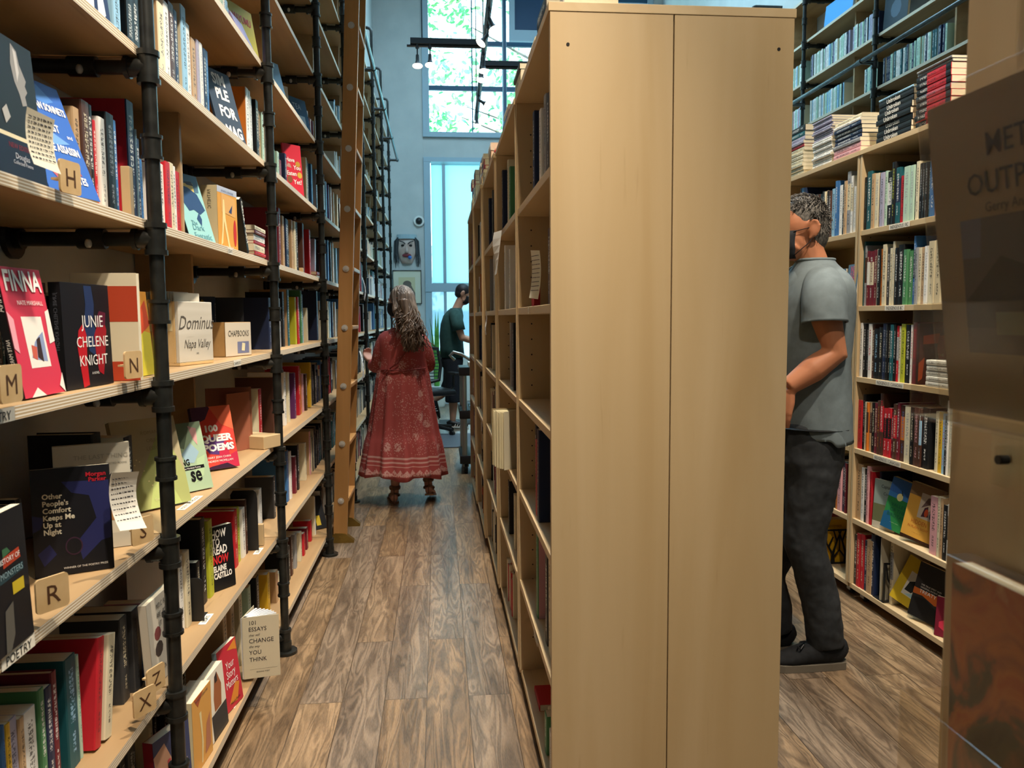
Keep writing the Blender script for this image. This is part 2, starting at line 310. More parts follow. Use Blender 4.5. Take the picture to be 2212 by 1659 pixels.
# ---------------------------------------------------------------- room
def structure(name, bm_, m, **k):
    o = bm_.build(name, m, **k); o['kind'] = 'structure'; return o
b = MB(); b.box(-1.3, 4.2, -3, 13.4, -.12, 0); structure('floor', b, M['floor'])
b = MB(); b.box(-1.12, -.97, -3, 13.4, 0, 7.2); structure('wall_left', b, M['wall'])
b = MB(); b.box(-1.3, 4.2, -3.15, -3, 0, 7.15); structure('wall_back', b, M['wall'])
b = MB(); b.box(3.75, 3.9, -3, 13.4, 0, 7.2); structure('wall_right', b, M['wall'])
b = MB(); b.box(-1.3, 4.2, -3, 13.4, 7.0, 7.15); structure('ceiling', b, M['ceil'])
# far wall with a tall window: upper opening, spandrel panel, lower shop window
FY = 13.2; WX0, WX1 = -.20, 3.6
b = MB()
b.box(-.97, WX0, FY, FY+.2, 0, 7.0); b.box(WX1, 3.75, FY, FY+.2, 0, 7.0); b.box(WX0, WX1, FY, FY+.2, 6.9, 7.0); b.box(WX0, WX1, FY+.02, FY+.2, 3.98, 4.33); b.box(WX0, WX1, FY, FY+.2, 0, .35)
structure('wall_far', b, M['wall'])
w = empty('window_1', loc=(0, FY, 0)); w['kind'] = 'structure'
b = MB()
for x0, x1 in ((WX0, -.09), (1.10, 1.17), (2.3, 2.37), (3.5, WX1)): b.bbox(x0, x1, -.03, .09, 4.30, 6.9, .006)
b.bbox(WX0+.001, WX1-.001, -.034, .088, 4.299, 4.38, .002)
b.build('window_frame', M['trim'], w, M=Matrix.Translation((0, FY, 0)))
b = MB()
for z in (5.05, 5.76, 6.5): b.bbox(-.09, 3.5, .0, .07, z, z+.07, .004)
b.bbox(.60, .62, .0, .05, 4.38, 6.9, .002); b.bbox(1.12, 1.16, -.05, .03, 4.38, 6.9, .004)
b.build('window_bars', M['mull'], w, M=Matrix.Translation((0, FY, 0)))
b = MB(); b.box(WX0, WX1, .05, .056, 4.36, 6.9); b.build('window_glass', M['glass'], w, M=Matrix.Translation((0, FY, 0)))
w = empty('window_2', loc=(0, FY, 0)); w['kind'] = 'structure'
b = MB()
for x0, x1 in ((WX0, -.09), (3.5, WX1), (.10, .15)): b.bbox(x0, x1, -.03, .09, .35, 3.98, .006)
b.bbox(WX0+.001, WX1-.001, -.034, .088, 3.90, 3.975, .002); b.bbox(WX0+.001, WX1-.001, -.04, .088, 1.80, 1.94, .002); b.bbox(WX0, WX1, -.06, .09, .35, .45, .006)
b.build('window_frame', M['trim'], w, M=Matrix.Translation((0, FY, 0)))
b = MB(); b.box(WX0, WX1, .05, .056, .4, 3.95); b.build('window_glass', M['glass'], w, M=Matrix.Translation((0, FY, 0)))
# translucent roller blind in the lower window
mb_, nb_, bb_ = mat('roller_blind', lin('d3f2f4'), .8); bb_.inputs['Transmission Weight'].default_value = 0
tr = N(nb_, 'ShaderNodeBsdfTranslucent'); tr.inputs[0].default_value = (*lin('dff8fa'), 1); mxs = N(nb_, 'ShaderNodeMixShader'); mxs.inputs[0].default_value = .7
nb_.links.new(bb_.outputs[0], mxs.inputs[1]); nb_.links.new(tr.outputs[0], mxs.inputs[2]); nb_.links.new(mxs.outputs[0], nb_.nodes['Material Output'].inputs[0])
b = MB(); b.box(-.08, 3.5, -.012, -.009, 1.95, 3.88); b.bbox(-.08, 3.5, -.03, .0, 1.92, 1.95, .004); b.tube([(-.08, -.02, 3.88), (3.5, -.02, 3.88)], .03)
tag(b.build('roller_blind', mb_, M=Matrix.Translation((0, FY, 0))), 'pale translucent roller blind pulled down over the lower street window', 'blind')
# tree outside, seen through the upper window
rnd = random.Random(4)
lm = noise_tint('sunlit_leaves', lin('4fae7a'), lin('a8e08a'), 3, rough=.6)
trn = empty('street_tree', loc=(1.0, 17.5, 0))
b = MB(); b.tube([(3.0, 17.5, 0), (3.05, 17.5, 3), (2.8, 17.5, 5), (2.6, 17.4, 8)], [.16, .13, .1, .05], 10)
for k in range(9):
    a = rnd.uniform(0, 2*PI); z = rnd.uniform(4.2, 7.5); b.tube([(2.8, 17.5, z-.6), (2.8-abs(math.cos(a))*.9, 17.5+math.sin(a)*.6, z), (2.8-abs(math.cos(a))*2.3, 17.5+math.sin(a)*1.2, z+.5)], [.05, .03, .012], 6)
o = b.build('trunk', noise_tint('bark', lin('4b4038'), lin('6d6054'), 12)); o.parent = trn; o.matrix_parent_inverse = trn.matrix_world.inverted()
b = MB()
cl = [(rnd.uniform(-1.2, 3.6), rnd.uniform(16.6, 18.6), rnd.uniform(4.6, 9.0), rnd.uniform(.4, .9)) for _ in range(34)]
for cx, cy, cz, cr in cl:
    for k in range(120):
        d = Vector((rnd.gauss(0, .5), rnd.gauss(0, .5), rnd.gauss(0, .42)))*cr+Vector((cx, cy, cz)); s = rnd.uniform(.05, .10)
        q = Matrix.Rotation(rnd.uniform(0, 6), 3, (rnd.random(), rnd.random(), rnd.random()+.01))
        b.face([d+q @ Vector(p)*s for p in ((-1, 0, 0), (-.3, .5, .1), (.6, .45, 0), (1.1, 0, -.1), (.5, -.5, 0), (-.4, -.45, .1))])
o = b.build('foliage', lm); o.parent = trn; o.matrix_parent_inverse = trn.matrix_world.inverted()
tag(trn, 'green leafy street tree outside the tall upper window', 'tree')
b = MB(); b.box(-3, 9, 20.5, 24, 0, 3.1); b.box(-3, 9, 20.45, 20.5, 3.0, 3.2)
fb = empty('street_building', loc=(3, 20.5, 0)); o = b.build('wall', noise_tint('pale_facade', lin('c9d6da'), lin('b5c3c9'), 2)); o.parent = fb; o.matrix_parent_inverse = fb.matrix_world.inverted()
for i in range(5):
    b = MB(); b.box(-2.2+i*2, -1.0+i*2, 20.40, 20.44, .9, 2.4, lin('6f8794')); o = b.build('shop_window', M['print']); o.parent = fb; o.matrix_parent_inverse = fb.matrix_world.inverted()
tag(fb, 'low pale building across the street beyond the lower window', 'building')
b = MB(); b.box(-6, 10, 13.4, 20.45, -.15, -.02, lin('9a9c9c')); structure('ground', b, M['paper'])

# ---------------------------------------------------------------- pipe shelving
def fitting_tee(b, x, y, z, dx, r=.0168, len_=.062):
    """tee on an upright with raised lips; dx: direction of the branch"""
    b.tube([(x, y, z-len_/2), (x, y, z+len_/2)], r*1.32, 14)
    for s in (-1, 1): b.tube([(x, y, z+s*len_/2-.006), (x, y, z+s*len_/2+.006)], r*1.52, 14)
    if dx: b.tube([(x, y, z), (x+dx*.045, y, z)], r*1.30, 12); b.tube([(x+dx*.04, y, z), (x+dx*.05, y, z)], r*1.5, 12)
def pipe_bay(name, side, XP, YS, LV, top, wallx, shelf_front, label, base=0.0, rail=None, dividers=True, foot=True):
    root = empty(name, loc=(wallx, YS[0], base)); inv = root.matrix_world.inverted()
    def par(o): o.parent = root; o.matrix_parent_inverse = inv; return o
    d = -1 if side == 'L' else 1
    for i, y in enumerate(YS):
        b = MB(); t = top(i) if callable(top) else top
        b.tube([(XP, y, base+.02), (XP, y, t)], .0165, 14)
        b.tube([(XP, y, t-.02), (XP, y, t+.02), (XP+d*.012, y, t+.045), (XP+d*.04, y, t+.055), (wallx-d*.02, y, t+.055)], .0168, 12)
        if foot:
            b.tube([(XP, y, base), (XP, y, base+.012)], .047, 20); b.tube([(XP, y, base+.01), (XP, y, base+.05)], .025, 14)
        for j, z in enumerate(LV[:-1]):
            if LV[j+1] >= t: break
            zz = (z+LV[j+1])/2-.03; b.tube([(XP, y, zz-.024), (XP, y, zz+.024)], .0215, 14)
            for s in (-1, 1): b.tube([(XP, y, zz+s*.024-.004), (XP, y, zz+s*.024+.004)], .0245, 14)
        up_ = par(b.build('upright', M['pipe'])); smooth_by_angle(up_)
        for j, z in enumerate(LV):
            if z > t: break
            b = MB(); zc = z-.045
            fitting_tee(b, XP, y, zc, d)
            b.tube([(XP+d*.03, y, zc), (wallx-d*.008, y, zc)], .0165, 12)
            xm = (XP+wallx)/2+(-d)*.02; b.tube([(xm-.03, y, zc), (xm+.03, y, zc)], .023, 12)
            b.tube([(wallx-d*.014, y, zc), (wallx-d*.002, y, zc)], .046, 18); b.tube([(wallx-d*.03, y, zc), (wallx-d*.01, y, zc)], .024, 12)
            o = b.build('bracket', M['pipe']); o.parent = up_; smooth_by_angle(o)
            if y < 6.2:
                b = MB(); b.blob((xm, y-.022, zc-.012), (.008, .008, .011), 6); o2 = b.build('clamp_screw', M['screw'], up_, smooth=True)
    for i in range(len(YS)-1):
        for j, z in enumerate(LV):
            t = top(i) if callable(top) else top
            if z > t: break
            b = MB(); x0, x1 = sorted((wallx-d*.006, shelf_front))
            y0, y1 = YS[i]+.004, YS[i+1]-.004
            b.box(x0, x1, y0, y1, z-.022, z); 
            fx = x1 if side == 'L' else x0
            b.face([(fx+(.0006 if side == 'L' else -.0006), y, zz) for y, zz in ((y0, z-.022), (y1, z-.022), (y1, z), (y0, z))][::1 if side == 'L' else -1], m=1)
            par(b.build('shelf_board', [M['ply'], M['ply_edge']]))
    if dividers:
        for i in range(len(YS)-1):
            for j in range(2, len(LV)-1):
                if LV[j+1] > (top(i) if callable(top) else top): break
                yd, xe = {(1, 4): (2.41, -.735), (1, 3): (2.66, -.79), (1, 2): (2.90, -.87)}.get((i, j), (YS[i]+.46, XP+d*.087)) if side == 'L' else (YS[i]+.46, XP+d*.087)
                if side == 'L' and j < 6 and (i, j) not in ((1, 4), (1, 3), (1, 2)): continue
                b = MB(); x0, x1 = sorted((wallx-d*.006, xe)); b.box(x0, x1, yd, yd+.018, LV[j], LV[j+1]-.022); par(b.build('divider_board', M['ply']))
    if rail:
        zr, xr, y0, y1, stand = rail
        b = MB(); b.tube([(xr, y0, zr), (xr, y1, zr)], .0165, 14)
        for y in stand: b.tube([(xr, y-.03, zr), (xr, y+.03, zr)], .022, 12); b.tube([(XP, y, zr), (xr, y, zr)], .0165, 10); b.tube([(XP, y, zr-.03), (XP, y, zr+.03)], .022, 12)
        o = par(b.build('ladder_rail', M['steel_rail'])); smooth_by_angle(o)
    tag(root, label, 'shelving')
    return root
M['steel_rail'] = noise_tint('steel_rail', lin('4a4d4e'), lin('5f6264'), 20, rough=.25, metal=.9)
LVL = [.11, .49, .87, 1.245, 1.61, 1.995, 2.375, 2.742, 3.12, 3.49, 3.87]
YL = [.59, 1.922, 3.245, 4.60, 5.935, 7.27, 8.60, 9.95, 11.30]
pipe_bay('pipe_shelving', 'L', -.648, YL, LVL, 4.33, -.97, -.668, 'tall black iron pipe shelving with plywood boards filling the whole left wall', rail=(3.56, -.53, 3.4, 11.30, YL[3:]))
YR = [3.45, 4.72, 6.03, 7.25, 8.50]
LVR = [.35, .75, 1.15, 1.56, 1.96, 2.36, 2.75, 3.14, 3.54, 3.90, 4.30]
pipe_bay('pipe_shelving', 'R', 3.40, YR, LVR, 4.62, 3.75, 3.42, 'black pipe shelving high on the right wall behind the stacks of books', rail=(3.325, 3.28, 3.6, 8.4, YR), dividers=True)

# ---------------------------------------------------------------- maple bookcases
def bookcase(y0, wdt, xf, depth, label, levels, faces=(1,), top=2.145, name='bookcase', casters=True, endpanel=False):
    """open bookcase; xf = front plane, faces +1: opens to -X, depth grows towards +X"""
    root = empty(name, loc=(xf, y0, 0)); d = depth
    def B(nm, m, build, **k):
        b = MB(); build(b); o = b.build(nm, m, root, **k); return o
    dbl = len(faces) == 2
    t = .019
    for yy in (0, wdt-t):
        def f(b, yy=yy):
            xs = [(0, d)] if not dbl else [(0, d/2-.0015), (d/2+.0015, d)]
            for a, c in xs: b.bbox(a, c, yy, yy+t, .075, top-.022, .0012)
            for k in range(34 if yy else 0):   # rows of shelf pin holes
                for x in (.05, .24): b.faces([(x+.0028*math.cos(q*PI/4), yy-.0008, .2+k*.055+.0028*math.sin(q*PI/4)) for q in range(8)], [tuple(range(8))], m=1)
        B('side_panel', [M['maple'], M['slot']], f)
    B('top_board', M['maple_shelf'], lambda b: b.bbox(-.004, d+.004, -.002, wdt+.002, top-.022, top, .0012))
    backs = [d/2] if dbl else [d-.01]
    B('back_panel', M['maple'], lambda b: [b.box(x-.006, x+.006, t, wdt-t, .08, top-.022) for x in backs])
    for z in levels:
        zz = (z-.024, z)
        if dbl:
            B('shelf', M['maple_shelf'], lambda b: b.bbox(.002, d/2-.006, t, wdt-t, *zz, .0012)); B('shelf', M['maple_shelf'], lambda b: b.bbox(d/2+.006, d-.002, t, wdt-t, *zz, .0012))
        else: B('shelf', M['maple_shelf'], lambda b: b.bbox(.002, d-.016, t, wdt-t, *zz, .0012))
    B('base_board', M['maple_shelf'], lambda b: (b.bbox(.006, d-.006, .004, wdt-.004, .052, .075, .0012)))
    if casters:
        for x in (.06, d-.06):
            for y in (.06, wdt-.06):
                def c(b, x=x, y=y):
                    b.tube([(x-.011, y, .024), (x+.011, y, .024)], .024, 14, m=1); b.box(x-.02, x-.015, y-.016, y+.016, .015, .052); b.box(x+.015, x+.02, y-.016, y+.016, .015, .052)
                B('caster', [M['steel'], M['rubber']], c)
    if endpanel:
        for x, z in ((.044, 2.045), (d-.04, 2.046)):
            def hh(b, x=x, z=z): b.tube([(x, -.0012, z), (x, .004, z)], .0042, 12)
            B('screw_hole', M['slot'], hh)
    tag(root, label, 'bookcase'); return root
CASES = [(1.98, .855, .283), (2.84, .90, .280), (3.77, .88, .272), (4.66, .88, .258), (5.55, .86, .250)]
cl_ = ['nearest double-sided maple bookcase whose blank end panel faces the camera', 'second maple bookcase in the middle row, behind the blank end panel', 'third maple bookcase in the middle row along the aisle', 'fourth maple bookcase in the middle row along the aisle', 'farthest maple bookcase in the middle row, beside the book cart']
CLV = [.42, .755, 1.085, 1.412, 1.757]
for i, ((y, w_, x), l) in enumerate(zip(CASES, cl_)): bookcase(y, w_, x, .62 if i == 0 else .63, l, CLV, (1, -1), endpanel=(i == 0))
RLV = [.40, .742, 1.085, 1.42, 1.772]
RC = [(2.72, .888), (3.615, .885), (4.51, .88), (5.40, .88)]
rl = ['right-hand maple bookcase on casters beneath the black and red book stacks', 'maple bookcase behind the man in the grey shirt', 'third maple bookcase of the right-hand row, hidden beyond the man', 'last maple bookcase of the right-hand row']
for (y, w_), l in zip(RC, rl): bookcase(y, w_, 1.98, .33, l, RLV)
# near bookcase whose side panel runs past the camera on the right
root = empty('bookcase', loc=(.57, .14, 0))
b = MB(); b.bbox(0, .022, 0, .688, .075, 2.3, .0015); b.build('side_panel', M['maple'], root)
b = MB(); b.bbox(.022, .9, .02, .03, .08, 2.3, .001); b.build('back_panel', M['maple'], root)
for z in (.10, .45, .8, 1.15, 1.5, 1.85, 2.28):
    b = MB(); b.bbox(.022, .9, .03, .655, z-.022, z, .0012); b.build('shelf', M['maple_shelf'], root)
b = MB(); b.bbox(.9, .922, 0, .66, .075, 2.3, .0015); b.build('side_panel', M['maple'], root)
tag(root, 'maple bookcase side panel close to the camera at the right edge', 'bookcase')

# ---------------------------------------------------------------- text
def text_faces(s, size, sx=1.0, shear=0, align='CENTER', bold=0.0, space=1.0):
    cu = bpy.data.curves.new('t', 'FONT'); cu.body = s; cu.size = size; cu.align_x = align; cu.shear = shear; cu.offset = bold; cu.resolution_u = 2; cu.space_character = space
    o = bpy.data.objects.new('t', cu); me = bake(o)
    vs = [(v.co.x*sx, v.co.y) for v in me.vertices]; fs = [tuple(p.vertices) for p in me.polygons]
    bpy.data.objects.remove(o); bpy.data.curves.remove(cu); bpy.data.meshes.remove(me)
    return vs, fs
def text_on(b, s, fn, size, c, sx=1.0, shear=0, align='CENTER', bold=0.0, space=1.0):
    """write s; fn maps flat (x, y) to a 3D point"""
    vs, fs = text_faces(s, size, sx, shear, align, bold, space)
    b.faces([fn(x, y) for x, y in vs], fs, c)
def sign_label(text, fn, size, name, label, w, h, sx=1.0, c='1a1a1a', bg='ece6d6'):
    b = MB(); b.face([fn(-w/2, -h/2), fn(w/2, -h/2), fn(w/2, h/2), fn(-w/2, h/2)], lin(bg)); o = b.build(name, M['paper'])
    n = fn(0, 0, 1); b = MB(); text_on(b, text, lambda x, y: fn(x, y-size*.36, .0006), size, lin(c), sx, 0, 'CENTER', .0); t = b.build('lettering', M['paper']); t.parent = o
    tag(o, label, 'label'); return o
